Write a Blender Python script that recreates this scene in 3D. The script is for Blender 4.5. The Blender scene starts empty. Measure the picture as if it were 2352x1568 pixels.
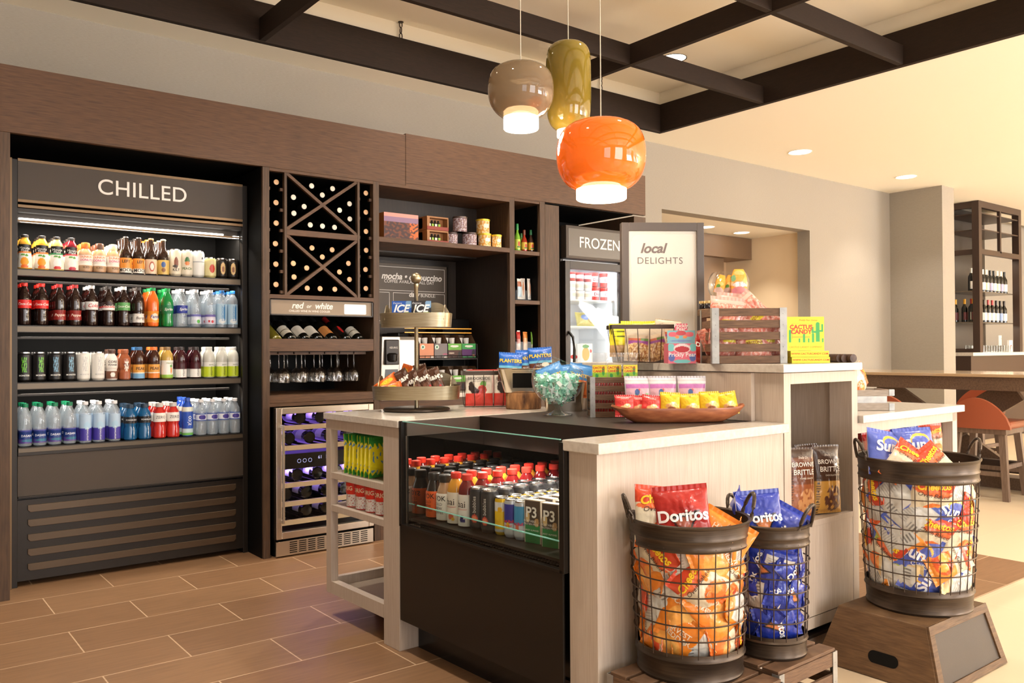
import bpy, bmesh, math, random
from mathutils import Vector, Matrix, Euler
random.seed(7)
PI = math.pi
sc = bpy.context.scene
C = sc.collection

# ------------------------------------------------------------------ camera, world, exposure
FPX = 1934.0; YAW = .663; PIT = .0107; ROL = .0058; EYE = 1.2
def _cam_axes():
    f = Vector((math.sin(YAW)*math.cos(PIT), math.cos(YAW)*math.cos(PIT), math.sin(PIT)))
    r = Vector((math.cos(YAW), -math.sin(YAW), 0)); d = f.cross(r)
    return (r*math.cos(ROL)+d*math.sin(ROL), -r*math.sin(ROL)+d*math.cos(ROL), f)
AX = _cam_axes()
cam = bpy.data.cameras.new('camera'); cam.sensor_width = 36; cam.lens = FPX*36/2352
cam.clip_start = .05; cam.clip_end = 100
co = bpy.data.objects.new('camera', cam); C.objects.link(co)
m = Matrix((AX[0], -AX[1], -AX[2])).transposed().to_4x4(); m.translation = (0, 0, EYE)
co.matrix_world = m; sc.camera = co
sc.view_settings.view_transform = 'Standard'; sc.view_settings.look = 'None'
sc.view_settings.gamma = 1; sc.view_settings.use_curve_mapping = False
sc.view_settings.exposure = 0.48
w = bpy.data.worlds.new('world'); sc.world = w; w.use_nodes = True
w.node_tree.nodes['Background'].inputs[0].default_value = (1, .91, .80, 1)
w.node_tree.nodes['Background'].inputs[1].default_value = .5

def area(name, loc, rot, sx, sy, power, col, spread=PI):
    l = bpy.data.lights.new(name, 'AREA'); l.shape = 'RECTANGLE'; l.size = sx; l.size_y = sy
    l.energy = power; l.color = col; l.spread = spread
    o = bpy.data.objects.new(name, l); C.objects.link(o); o.location = loc; o.rotation_euler = rot
    return o
def spot(name, loc, power, col=(1, .90, .77), ang=100, blend=.6, rad=.06, rot=(0, 0, 0)):
    l = bpy.data.lights.new(name, 'SPOT'); l.energy = power; l.color = col; l.spot_size = math.radians(ang)
    l.spot_blend = blend; l.shadow_soft_size = rad
    o = bpy.data.objects.new(name, l); C.objects.link(o); o.location = loc; o.rotation_euler = rot
    return o
# daylight through the tall windows behind the camera, boosted and tilted up as ceiling fill
for wx, wp in ((-1.5, 25), (2.5, 100), (6.5, 330), (10.5, 110), (14.2, 850)):
    area('window_daylight_fill', (wx, -4.35, 1.75), (PI/2+(.1 if wx < 0 else .2 if wx < 3 else .75), 0, 0 if wx < 10 else -.25), 2.4, 2.9, wp, (1, .97, .93))
# recessed downlights
for (sx, sy, sz, pw) in ((1.1, 3.9, 3.54, 130), (1.1, 2.4, 3.54, 60), (3.2, 4.54, 3.54, 85), (5.226, 4.54, 3.54, 70),
                         (3.2, 2.4, 3.54, 95), (5.2, 2.0, 3.54, 80), (1.1, .4, 3.54, 60), (3.2, .2, 3.54, 80), (5.2, -.3, 3.54, 70),
                         (7.51, 4.88, 3.17, 70), (9.59, 4.85, 3.17, 60), (7.5, 2.4, 3.17, 60), (9.6, 2.4, 3.17, 60), (12.5, 3.9, 3.17, 70),
                         (8.157, 6.082, 2.54, 35), (7.457, 6.031, 2.54, 35)):
    spot('downlight_beam', (sx, sy, sz), pw)

# ------------------------------------------------------------------ projection helpers (pixel of the photo -> point on a real plane)
def ray(x, y): return AX[0]*((x-1176)/FPX) + AX[1]*((y-784)/FPX) + AX[2]
def P(x, y, X=None, Y=None, Z=None):
    d = ray(x, y)
    t = X/d.x if X is not None else Y/d.y if Y is not None else (Z-EYE)/d.z
    return Vector((0, 0, EYE)) + d*t
IA = math.radians(1.5); IO = Vector((1.745, 1.825, 0))          # island frame
UU = Vector((math.cos(IA), math.sin(IA), 0)); VV = Vector((-math.sin(IA), math.cos(IA), 0))
def W(u, v, z=0): return IO + UU*u + VV*v + Vector((0, 0, z))
def L(x, y, u=None, v=None, Z=None):
    d = ray(x, y); du = d.dot(UU); dv = d.dot(VV); ou = -IO.dot(UU); ov = -IO.dot(VV)
    t = (u-ou)/du if u is not None else (v-ov)/dv if v is not None else (Z-EYE)/d.z
    return W(ou+du*t, ov+dv*t, EYE+d.z*t)

# ------------------------------------------------------------------ materials
def lin(c):
    c = c/255 if c > 1 else c
    return c/12.92 if c <= .04045 else ((c+.055)/1.055)**2.4
def rgb(r, g, b): return (lin(r), lin(g), lin(b), 1)
MATS = {}
def mat(name, col=None, rough=.5, metal=0, spec=.5, coat=0, emit=None, estr=1, src=None, bump=0, bscale=40, noise=None, alpha=1, trans=0, ior=1.45, bstretch=(1,1,1)):
    """procedural principled material. src: None | 'obj' (object colour) | 'attr' (painted faces); noise=(col2, scale, stretch xyz, detail)"""
    if name in MATS: return MATS[name]
    m = bpy.data.materials.new(name); m.use_nodes = True; MATS[name] = m
    N = m.node_tree.nodes; K = m.node_tree.links; b = N['Principled BSDF']
    b.inputs['Roughness'].default_value = rough; b.inputs['Metallic'].default_value = metal
    b.inputs['Specular IOR Level'].default_value = spec; b.inputs['Coat Weight'].default_value = coat
    b.inputs['Coat Roughness'].default_value = .05
    b.inputs['IOR'].default_value = ior; b.inputs['Transmission Weight'].default_value = trans; b.inputs['Alpha'].default_value = alpha
    if src == 'obj':
        oi = N.new('ShaderNodeObjectInfo'); K.new(oi.outputs['Color'], b.inputs['Base Color'])
    elif src == 'attr':
        at = N.new('ShaderNodeAttribute'); at.attribute_name = 'Col'; K.new(at.outputs['Color'], b.inputs['Base Color'])
    else: b.inputs['Base Color'].default_value = col
    if noise:
        c2, scl, st, det = noise
        tc = N.new('ShaderNodeTexCoord'); mp = N.new('ShaderNodeMapping'); mp.inputs['Scale'].default_value = st
        nz = N.new('ShaderNodeTexNoise'); nz.inputs['Scale'].default_value = scl; nz.inputs['Detail'].default_value = det
        mx = N.new('ShaderNodeMix'); mx.data_type = 'RGBA'
        cr = N.new('ShaderNodeMapRange'); cr.inputs[1].default_value = .3; cr.inputs[2].default_value = .7
        K.new(tc.outputs['Object'], mp.inputs[0]); K.new(mp.outputs[0], nz.inputs['Vector']); K.new(nz.outputs['Fac'], cr.inputs[0])
        K.new(cr.outputs[0], mx.inputs[0]); mx.inputs[6].default_value = col; mx.inputs[7].default_value = c2
        K.new(mx.outputs[2], b.inputs['Base Color'])
    if bump:
        tc = N.new('ShaderNodeTexCoord'); mp = N.new('ShaderNodeMapping'); mp.inputs['Scale'].default_value = bstretch
        nz = N.new('ShaderNodeTexNoise'); nz.inputs['Scale'].default_value = bscale; nz.inputs['Detail'].default_value = 3
        bp = N.new('ShaderNodeBump'); bp.inputs['Strength'].default_value = bump; bp.inputs['Distance'].default_value = .01
        K.new(tc.outputs['Object'], mp.inputs[0]); K.new(mp.outputs[0], nz.inputs['Vector']); K.new(nz.outputs['Fac'], bp.inputs['Height'])
        K.new(bp.outputs[0], b.inputs['Normal'])
    if emit:
        b.inputs['Emission Color'].default_value = emit; b.inputs['Emission Strength'].default_value = estr
    return m
def thin_glass(name, tint=(1, 1, 1, 1), refl=1.0, rough=.02, milk=0, milkcol=(1, 1, 1, 1)):
    if name in MATS: return MATS[name]
    m = bpy.data.materials.new(name); m.use_nodes = True; MATS[name] = m
    N = m.node_tree.nodes; K = m.node_tree.links; N.remove(N['Principled BSDF'])
    o = N['Material Output']; t = N.new('ShaderNodeBsdfTransparent'); t.inputs[0].default_value = tint
    g = N.new('ShaderNodeBsdfGlossy'); g.inputs['Roughness'].default_value = rough
    fr = N.new('ShaderNodeFresnel'); ge = N.new('ShaderNodeNewGeometry'); io = N.new('ShaderNodeMath'); io.operation = 'MULTIPLY_ADD'
    io.inputs[1].default_value = -.8333; io.inputs[2].default_value = 1.5; K.new(ge.outputs['Backfacing'], io.inputs[0]); K.new(io.outputs[0], fr.inputs[0])
    mu = N.new('ShaderNodeMath'); mu.operation = 'MULTIPLY'; mu.inputs[1].default_value = refl; mu.use_clamp = True
    mx = N.new('ShaderNodeMixShader'); K.new(fr.outputs[0], mu.inputs[0]); K.new(mu.outputs[0], mx.inputs[0])
    src = t.outputs[0]
    if milk:
        d = N.new('ShaderNodeBsdfDiffuse'); d.inputs[0].default_value = milkcol; m2 = N.new('ShaderNodeMixShader'); m2.inputs[0].default_value = milk
        K.new(t.outputs[0], m2.inputs[1]); K.new(d.outputs[0], m2.inputs[2]); src = m2.outputs[0]
    K.new(src, mx.inputs[1]); K.new(g.outputs[0], mx.inputs[2]); K.new(mx.outputs[0], o.inputs[0])
    return m

WOOD = mat('espresso_oak', rgb(100, 69, 44), .52, noise=(rgb(74, 50, 32), 9, (1.2, 1.2, 14), 5), bump=.08, bscale=60, bstretch=(1, 1, 12))
WOODV = mat('espresso_oak_upright', rgb(90, 67, 48), .55, noise=(rgb(66, 48, 34), 9, (12, 12, .8), 5), bump=.08, bscale=60, bstretch=(12, 12, 1))
WOODSHADE = mat('espresso_oak_shaded', rgb(50, 40, 33), .5, noise=(rgb(40, 31, 26), 9, (12, 12, .8), 4))  # darker copy of the oak, interior shade put into its colour
BEAM = mat('dark_beam_stain', rgb(46, 34, 26), .7, spec=.25, noise=(rgb(38, 28, 22), 8, (2, 2, 22), 5), bump=.1, bscale=60, bstretch=(1, 1, 10))
VOID = mat('black_and_shade', rgb(15, 14, 13), .6, spec=.15)  # real black parts, and sheets standing for shade in recesses
BLACKM = mat('black_powder_metal', rgb(40, 34, 29), .38, metal=.3)
GREYP = mat('charcoal_panel', rgb(72, 62, 53), .55, bump=.05, bscale=300)
CHAM = mat('champagne_trim', rgb(116, 94, 70), .4, metal=.7)
GLOSSB = mat('gloss_black_laminate', rgb(30, 26, 23), .22, spec=.35)
MATB = mat('satin_black_steel', rgb(48, 41, 36), .4)
PALE = mat('whitewashed_oak', rgb(201, 187, 173), .55, noise=(rgb(186, 169, 153), 8, (24, 24, 1), 5))
QTZ = mat('cream_quartz', rgb(218, 210, 199), .22, noise=(rgb(202, 192, 180), 60, (1, 1, 1), 6), coat=.3)
STEEL = mat('brushed_steel', rgb(200, 190, 175), .3, metal=1, bump=.04, bscale=80, bstretch=(1, 1, 20))
BRASS = mat('aged_brass', rgb(184, 172, 146), .36, metal=1, noise=(rgb(160, 147, 120), 12, (1, 1, 30), 4))
BRONZE = mat('oiled_bronze', rgb(84, 72, 62), .36, metal=.75, noise=(rgb(66, 56, 48), 10, (1, 1, 20), 4))
WIRE = mat('dark_wire', rgb(72, 58, 48), .4, metal=.5)
GALV = mat('galvanised_metal', rgb(172, 171, 167), .45, metal=.6, noise=(rgb(146, 146, 144), 25, (1, 1, 1), 5))
TIN = mat('polished_tin', rgb(214, 206, 192), .16, metal=1)
CRATEW = mat('walnut_crate_wood', rgb(122, 92, 68), .6, noise=(rgb(86, 62, 45), 8, (2, 2, 26), 6), bump=.15, bscale=30, bstretch=(1, 1, 12))
OLIVEW = mat('stained_pine', rgb(112, 84, 56), .55, noise=(rgb(84, 60, 38), 7, (2, 2, 18), 6), bump=.15, bscale=25, bstretch=(1, 1, 10))
GREYW = mat('weathered_grey_wood', rgb(168, 155, 142), .65, noise=(rgb(140, 128, 116), 12, (2, 2, 20), 6))
WHITE = mat('white_gloss', rgb(240, 236, 230), .3)
LETTER = mat('white_vinyl', rgb(244, 238, 230), .5)
DGREY = mat('grey_vinyl', rgb(110, 100, 98), .5)
PLAS = mat('painted_plastic', src='obj', rough=.35)
LIQ = mat('bottled_drink', src='obj', rough=.08, coat=.5)
METO = mat('painted_metal', src='obj', rough=.28, metal=.35)
FOIL = mat('printed_foil', src='attr', rough=.3, coat=.35, bump=.45, bscale=22)
FOILO = mat('plain_foil', src='obj', rough=.3, coat=.35, bump=.45, bscale=22)
PAPER = mat('printed_card', src='attr', rough=.5)
LABEL = mat('printed_label', src='attr', rough=.35)
INK = mat('ink', src='obj', rough=.5)
GLASS = thin_glass('clear_glass', (.97, .98, .97, 1), 1.6)
COOLGLASS = thin_glass('cooler_glass', (.95, .96, .95, 1), .3)
ACR = thin_glass('clear_acrylic', (.97, .97, .96, 1), .3, .06)
PETC = thin_glass('clear_bottle_plastic', (.86, .9, .92, 1), 1.3, .06, milk=.22, milkcol=(.8, .87, .95, 1))
POUCH = thin_glass('clear_pouch', (.97, .96, .95, 1), 1.0, .1, milk=.07)
GEDGE = mat('green_glass_edge', rgb(150, 215, 200), .15, emit=rgb(110, 190, 175), estr=.12)  # faint emission stands for light caught in the glass edge
MIRR = mat('dark_mirror', rgb(170, 165, 160), .02, metal=1)

# ------------------------------------------------------------------ mesh builder
class MB:
    def __init__(s): s.v = []; s.f = []; s.c = []; s.m = []
    def add(s, V, F, col=None, mi=0, M=None):
        o = len(s.v)
        for p in V: s.v.append(tuple(M @ Vector(p)) if M is not None else tuple(p))
        for i, f in enumerate(F):
            s.f.append(tuple(o+k for k in f)); s.m.append(mi)
            s.c.append((col[i] if isinstance(col, list) else col) or (1, 1, 1, 1))
        return s
    def box(s, x0, x1, y0, y1, z0, z1, col=None, mi=0, M=None):
        if x0 > x1: x0, x1 = x1, x0
        if y0 > y1: y0, y1 = y1, y0
        if z0 > z1: z0, z1 = z1, z0
        V = [(x0,y0,z0),(x1,y0,z0),(x1,y1,z0),(x0,y1,z0),(x0,y0,z1),(x1,y0,z1),(x1,y1,z1),(x0,y1,z1)]
        return s.add(V, [(0,3,2,1),(4,5,6,7),(0,1,5,4),(1,2,6,5),(2,3,7,6),(3,0,4,7)], col, mi, M)
    def lathe(s, prof, n=24, col=None, mi=0, M=None, sx=1, sy=1, close=False):
        V = []; F = []; k = len(prof)
        for (r, z) in prof:
            for i in range(n):
                a = 2*PI*i/n; V.append((r*sx*math.cos(a), r*sy*math.sin(a), z))
        for j in range(k-1):
            for i in range(n):
                F.append((j*n+i, j*n+(i+1) % n, (j+1)*n+(i+1) % n, (j+1)*n+i))
        if prof[0][0] > 1e-5 and not close: F.append(tuple(range(n))[::-1])
        if prof[-1][0] > 1e-5 and not close: F.append(tuple((k-1)*n+i for i in range(n)))
        return s.add(V, F, col, mi, M)
    def tube(s, pts, r, n=8, col=None, mi=0, closed=False, M=None):
        pts = [Vector(p) for p in pts]; V = []; F = []; k = len(pts); up = Vector((0, 0, 1))
        for i, p in enumerate(pts):
            a = pts[i-1] if (i > 0 or closed) else p; b = pts[(i+1) % k] if (i < k-1 or closed) else p
            d = (b-a).normalized(); q = up if abs(d.z) < .95 else Vector((1, 0, 0))
            e = d.cross(q).normalized(); g = e.cross(d)
            for j in range(n):
                t = 2*PI*j/n; V.append(p + e*(r*math.cos(t)) + g*(r*math.sin(t)))
        for i in range(k if closed else k-1):
            for j in range(n):
                F.append((i*n+j, i*n+(j+1) % n, ((i+1) % k)*n+(j+1) % n, ((i+1) % k)*n+j))
        if not closed: F.append(tuple(range(n))[::-1]); F.append(tuple((k-1)*n+j for j in range(n)))
        return s.add(V, F, col, mi, M)
    def prism(s, poly, a0, a1, axis='y', col=None, mi=0, M=None):
        """poly of 2-D points extruded along axis"""
        n = len(poly)
        def pt(p, a): return (p[0], a, p[1]) if axis == 'y' else (a, p[0], p[1]) if axis == 'x' else (p[0], p[1], a)
        V = [pt(p, a0) for p in poly] + [pt(p, a1) for p in poly]
        F = [tuple(range(n)), tuple(range(2*n-1, n-1, -1))] + [(i, (i+1) % n, n+(i+1) % n, n+i) for i in range(n)]
        return s.add(V, F, col, mi, M)
    def mesh(s, name, mats, smooth=False):
        me = bpy.data.meshes.new(name); me.from_pydata(s.v, [], s.f)
        mats = mats if isinstance(mats, (list, tuple)) else [mats]
        for q in mats: me.materials.append(q)
        if len(mats) > 1: me.polygons.foreach_set('material_index', s.m)
        if any(q.name in ('printed_foil', 'printed_card', 'printed_label') for q in mats):
            at = me.color_attributes.new('Col', 'FLOAT_COLOR', 'CORNER'); buf = []
            for p, c in zip(me.polygons, s.c):
                if isinstance(c[0], tuple):
                    for q in c: buf += q
                else: buf += list(c)*p.loop_total
            at.data.foreach_set('color', buf)
        b = bmesh.new(); b.from_mesh(me); bmesh.ops.recalc_face_normals(b, faces=b.faces); b.to_mesh(me); b.free()
        if smooth:
            me.polygons.foreach_set('use_smooth', [True]*len(me.polygons))
            try: me.set_sharp_from_angle(angle=math.radians(35))
            except Exception: pass
        me.update(); return me
    def build(s, name, mats, parent=None, smooth=False, bev=0, color=None, label=None):
        o = bpy.data.objects.new(name, s.mesh(name, mats, smooth)); C.objects.link(o)
        if parent: o.parent = parent
        if color: o.color = color
        if label: o['label'] = label
        if bev:
            d = o.modifiers.new('bevel', 'BEVEL'); d.width = bev; d.segments = 2; d.limit_method = 'ANGLE'; d.harden_normals = False
        return o
def tag(o, label=None, cat=None, group=None, kind=None):
    if label: o['label'] = label
    if cat: o['category'] = cat
    if group: o['group'] = group
    if kind: o['kind'] = kind
    return o
def thing(name, label, cat, loc=(0, 0, 0), rz=0, group=None, rot=None):
    o = bpy.data.objects.new(name, None); C.objects.link(o); o.location = loc
    o.rotation_euler = rot if rot else (0, 0, rz); o.empty_display_size = .02
    return tag(o, label, cat, group)
def part(name, me, parent, color=None, loc=None, rot=None, label=None, scale=None):
    o = bpy.data.objects.new(name, me); C.objects.link(o); o.parent = parent
    if color: o.color = color
    if loc: o.location = loc
    if rot: o.rotation_euler = rot
    if scale: o.scale = scale
    if label: o['label'] = label
    return o
def copy_tree(o, parent=None):
    c = o.copy(); C.objects.link(c); c.parent = parent
    for ch in o.children: copy_tree(ch, c)
    return c
def structure(o): o['kind'] = 'structure'; return o

_TX = {}
def text_geo(s, size=1, shear=0, bold=0, spacing=1, align='CENTER', res=2):
    k = (s, shear, bold, spacing, align, res)
    if k not in _TX:
        cu = bpy.data.curves.new('t', 'FONT'); cu.body = s; cu.size = 1; cu.shear = shear; cu.offset = bold
        cu.space_character = spacing; cu.align_x = align; cu.align_y = 'CENTER'; cu.resolution_u = res
        ob = bpy.data.objects.new('t', cu); me = bpy.data.meshes.new_from_object(ob)
        _TX[k] = ([tuple(v.co) for v in me.vertices], [tuple(p.vertices) for p in me.polygons])
        bpy.data.objects.remove(ob); bpy.data.meshes.remove(me); bpy.data.curves.remove(cu)
    V, F = _TX[k]
    return [(x*size, y*size) for x, y, z in V], F
def add_text(mb, s, size, fn, col=None, mi=0, thick=0, dx=0, dy=0, **kw):
    """letters laid on a surface: fn(x, y, h) gives the 3-D point at height h above it"""
    kw.setdefault('res', 8 if size > .06 else 5 if size > .03 else 2)
    V, F = text_geo(s, size, **kw)
    mb.add([fn(x+dx, y+dy, thick) for x, y in V], F, col, mi)
    if thick > .001:
        E = {}
        for f in F:
            for i in range(len(f)):
                e = (f[i], f[(i+1) % len(f)]); E[e] = 1
        for (a, b) in list(E):
            if (b, a) not in E:
                p = V[a]; q = V[b]
                mb.add([fn(p[0]+dx, p[1]+dy, 0), fn(q[0]+dx, q[1]+dy, 0), fn(q[0]+dx, q[1]+dy, thick), fn(p[0]+dx, p[1]+dy, thick)], [(0, 1, 2, 3)], col, mi)
    return mb
def vgrid(nu, nv, pf, colf, g=None, flip=False):
    """grid of quads with colours painted at the vertices; pf(s,t) point, colf(s,t) colour"""
    g = g or MB(); V = []; VC = []; F = []
    for j in range(nv+1):
        for i in range(nu+1): V.append(pf(i/nu, j/nv)); VC.append(colf(i/nu, j/nv))
    for j in range(nv):
        for i in range(nu):
            k = j*(nu+1)+i; f = (k, k+1, k+nu+2, k+nu+1); F.append(f[::-1] if flip else f)
    return g.add(V, F, [tuple(VC[q] for q in f) for f in F])
ORD = ['first','second','third','fourth','fifth','sixth','seventh','eighth','ninth','tenth','eleventh','twelfth','thirteenth','fourteenth','fifteenth','sixteenth','seventeenth','eighteenth','nineteenth','twentieth']
# ================================================================== STRUCTURE
def floor_mats():
    m = bpy.data.materials.new('plank_tile'); m.use_nodes = True; N = m.node_tree.nodes; K = m.node_tree.links; b = N['Principled BSDF']
    tc = N.new('ShaderNodeTexCoord'); mp = N.new('ShaderNodeMapping'); mp.inputs['Location'].default_value = (-.729, -4.68+20*.3165, 0)
    br = N.new('ShaderNodeTexBrick'); br.offset = .5; br.inputs['Scale'].default_value = 1
    br.inputs['Brick Width'].default_value = .645; br.inputs['Row Height'].default_value = .3165
    br.inputs['Mortar Size'].default_value = .0028; br.inputs['Mortar Smooth'].default_value = .1
    br.inputs['Color1'].default_value = rgb(152, 116, 84); br.inputs['Color2'].default_value = rgb(140, 104, 74); br.inputs['Mortar'].default_value = rgb(216, 184, 150)
    m2 = N.new('ShaderNodeMapping'); m2.inputs['Scale'].default_value = (2.2, 26, 1)
    nz = N.new('ShaderNodeTexNoise'); nz.inputs['Scale'].default_value = 2.2; nz.inputs['Detail'].default_value = 7; nz.inputs['Roughness'].default_value = .65
    mr = N.new('ShaderNodeMapRange'); mr.inputs[1].default_value = .3; mr.inputs[2].default_value = .72; mr.inputs[3].default_value = .80; mr.inputs[4].default_value = 1.12
    mx = N.new('ShaderNodeMix'); mx.data_type = 'RGBA'; mx.blend_type = 'MULTIPLY'; mx.inputs[0].default_value = 1
    K.new(tc.outputs['Object'], mp.inputs[0]); K.new(mp.outputs[0], br.inputs[0]); K.new(tc.outputs['Object'], m2.inputs[0]); K.new(m2.outputs[0], nz.inputs['Vector'])
    K.new(nz.outputs['Fac'], mr.inputs[0]); K.new(br.outputs['Color'], mx.inputs[6]); K.new(mr.outputs[0], mx.inputs[7]); K.new(mx.outputs[2], b.inputs['Base Color'])
    b.inputs['Roughness'].default_value = .42
    bp = N.new('ShaderNodeBump'); bp.invert = True; bp.inputs['Strength'].default_value = .3; bp.inputs['Distance'].default_value = .002
    K.new(br.outputs['Fac'], bp.inputs['Height']); K.new(bp.outputs[0], b.inputs['Normal'])
    n = bpy.data.materials.new('beige_tile'); n.use_nodes = True; N = n.node_tree.nodes; K = n.node_tree.links; b = N['Principled BSDF']
    tc = N.new('ShaderNodeTexCoord'); br = N.new('ShaderNodeTexBrick'); br.offset = .5; br.inputs['Scale'].default_value = 1
    br.inputs['Brick Width'].default_value = 1.2; br.inputs['Row Height'].default_value = .6; br.inputs['Mortar Size'].default_value = .002
    br.inputs['Color1'].default_value = rgb(222, 202, 172); br.inputs['Color2'].default_value = rgb(216, 195, 165); br.inputs['Mortar'].default_value = rgb(232, 210, 178)
    K.new(tc.outputs['Object'], br.inputs[0]); K.new(br.outputs['Color'], b.inputs['Base Color']); b.inputs['Roughness'].default_value = .4
    return m, n
FB, FC = floor_mats()
g = MB()
g.add([(-6,1.826,0),(5.157,1.826,0),(5.157,8,0),(-6,8,0)], [(0,1,2,3)], mi=0)
g.add([(-6,-6,0),(16,-6,0),(16,1.826,0),(-6,1.826,0)], [(0,1,2,3)], mi=1)
g.add([(5.157,1.826,0),(16,1.826,0),(16,8,0),(5.157,8,0)], [(0,1,2,3)], mi=1)
structure(g.build('floor', [FB, FC]))
CEILM = mat('ceiling_paint', rgb(250, 242, 224), .8)
WALLP = mat('grey_wallcovering', rgb(160, 152, 140), .7, noise=(rgb(151, 143, 131), 70, (.6, .6, 6), 3), bump=.25, bscale=120, bstretch=(1, 1, 4))
CREAM = mat('cream_paint', rgb(232, 210, 176), .7)
TAN = mat('tan_paint', rgb(205, 172, 134), .7)
ZC = 3.183; ZR = 3.56; RX = 5.8355; RY = 5.2455
g = MB()
def slab(x0, x1, y0, y1, z0, z1): g.box(x0, x1, y0, y1, z0, z1)
slab(RX, 16, -6, 5.66, ZC, ZC+.5); slab(-6, RX, RY, 5.66, ZC, ZC+.5); slab(-6, RX, -6, RY, ZR, ZR+.12)
structure(g.build('ceiling', CEILM))
OX0, OX1, OZ0, OZ1 = 6.138, 8.64, 1.0, 2.557
g = MB()
g.box(-6, OX0, 5.5, 5.66, 0, ZC); g.box(OX0, OX1, 5.5, 5.66, OZ1, ZC); g.box(OX0, OX1, 5.5, 5.66, 0, OZ0); g.box(OX1, 10.44, 5.5, 5.66, 0, ZC)
structure(g.build('wall_back', WALLP))
g = MB(); g.box(10.44, 10.75, 4.84, 5.66, 0, ZC); structure(g.build('wall_pier', WALLP))
g = MB(); g.box(10.75, 16, 5.9, 6.0, 0, ZC+.1); structure(g.build('wall_bar', WALLP))
g = MB(); g.box(16, 16.1, -6, 6, 0, ZC+.1); structure(g.build('wall_right', CREAM))
g = MB(); g.box(-3.3, -3.2, -4.7, 5.66, 0, ZR); structure(g.build('wall_left', WALLP))  # unseen wall, added to shut out stray light from the left
# kitchen pass-through behind the opening
g = MB(); g.box(5.2, 8.72, 5.66, 8, 2.56, 2.7); structure(g.build('ceiling_kitchen', CEILM))
g = MB(); g.box(8.72, 8.85, 5.66, 8, 0, 2.7); structure(g.build('wall_kitchen_right', CREAM))
g = MB(); g.box(5.2, 8.72, 6.74, 6.9, 0, 2.6); structure(g.build('wall_kitchen_back', TAN))
g = MB(); g.box(6.3, 8.715, 6.35, 6.735, 2.3, 2.555); g.box(6.3, 8.3, 6.45, 6.735, 1.75, 2.3)
tag(g.build('range_hood', mat('brown_hood', rgb(120, 96, 74), .4)), 'brown kitchen hood on the tan wall seen through the wall opening', 'hood')
# hall wall with daylight windows, behind the camera
g = MB(); HW = [(-2.7, -.3), (1.3, 3.7), (5.3, 7.7), (9.3, 11.7), (13.0, 15.4)]  # last window added to carry the strongest ceiling fill
xs = [-6] + [q for p in HW for q in p] + [16]
for i in range(0, len(xs), 2): g.box(xs[i], xs[i+1], -4.7, -4.5, 0, ZR)
for a, b in HW: g.box(a, b, -4.7, -4.5, 0, .25); g.box(a, b, -4.7, -4.5, 3.2, ZR)
structure(g.build('wall_front', CREAM))
SKYP = mat('daylight_pane', rgb(235, 240, 250), .3, emit=rgb(240, 244, 255), estr=2.2)
for i, (a, b) in enumerate(HW):
    g = MB(); g.box(a, b, -4.66, -4.65, .25, 3.2); o = structure(g.build('window_%d' % (i+1), SKYP))
    g = MB()
    for k in range(5): xx = a+(b-a)*k/4; g.box(xx-.03, xx+.03, -4.64, -4.58, .25, 3.2)
    for k in range(6): zz = .25+2.95*k/5; g.box(a, b, -4.64, -4.58, zz-.025, zz+.025)
    g.build('window_frame', BEAM, o)

# ------------------------------------------------------------------ ceiling beams
t = thing('ceiling_beam_frame', 'large dark-stained timber beam frame hung below the recessed ceiling', 'beam', (5.77, 5.24, ZC))
def wb(g, name, mats, root, **k):
    l = root.location; g.v = [(x-l[0], y-l[1], z-l[2]) for x, y, z in g.v]; return g.build(name, mats, root, **k)
g = MB(); g.box(-6, 5.83, 5.20, 5.245, ZC, 3.437); wb(g, 'wide_beam', BEAM, t, bev=.003)
g = MB(); g.box(5.79, 5.835, -6, 5.20, ZC, 3.437); wb(g, 'wide_beam', BEAM, t, bev=.003)
for yy in (4.11, 2.96, 1.8, .65, -.5): g = MB(); g.box(-6, 5.79, yy-.02, yy+.02, ZC+.005, 3.325); wb(g, 'cross_beam', BEAM, t, bev=.002)
for xx in (4.27, 2.05, -.17): g = MB(); g.box(xx-.02, xx+.02, -6, 5.20, ZC+.002, 3.328); wb(g, 'cross_beam', BEAM, t, bev=.002)
def chain(x, y, z0, z1):
    g = MB(); n = 3; h = (z1-z0)/n
    for k in range(n):
        zc = z0+h*(k+.5); pts = [(x+(.011*math.cos(a) if k % 2 == 0 else 0), y+(.011*math.cos(a) if k % 2 else 0), zc+h*.56*math.sin(a)) for a in [2*PI*i/12 for i in range(12)]]
        g.tube(pts, .004, 6, closed=True)
    g.box(x-.012, x+.012, y-.012, y+.012, z0-.006, z0+.004); g.lathe([(.02, z1-.004), (.02, z1)], 12, M=Matrix.Translation((x, y, 0)))
    return wb(g, 'chain', WIRE, t, smooth=True)
chain(3.083, 5.222, 3.437, ZR); chain(5.07, 5.222, 3.437, ZR); chain(.9, 5.222, 3.437, ZR); chain(5.81, 2.0, 3.437, ZR)
EMW = mat('lamp_lens', rgb(255, 240, 215), .4, emit=rgb(255, 236, 205), estr=9)
def downlight(x, y, z, r, lab, dark=False):
    t = thing('recessed_downlight', lab, 'downlight', (x, y, z), group='recessed ceiling downlights')
    g = MB(); g.lathe([(r, -.001), (r*1.1, -.006), (r*1.1, 0)], 28, close=True); g.build('trim_ring', MATB if dark else WHITE, t, smooth=True)
    g = MB(); g.lathe([(r, -.002), (r, -.0015)], 28); g.build('lens', EMW, t)
downlight(5.226, 4.54, ZR, .095, 'round downlight with dark trim ring in the raised ceiling between beams', True)
downlight(7.51, 4.88, ZC, .105, 'white downlight in the low ceiling nearer the cabinets')
downlight(9.59, 4.85, ZC, .105, 'white downlight in the low ceiling nearer the far wall pier')
downlight(8.157, 6.082, 2.56, .085, 'downlight in the kitchen ceiling, nearer its cream side wall')
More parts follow.
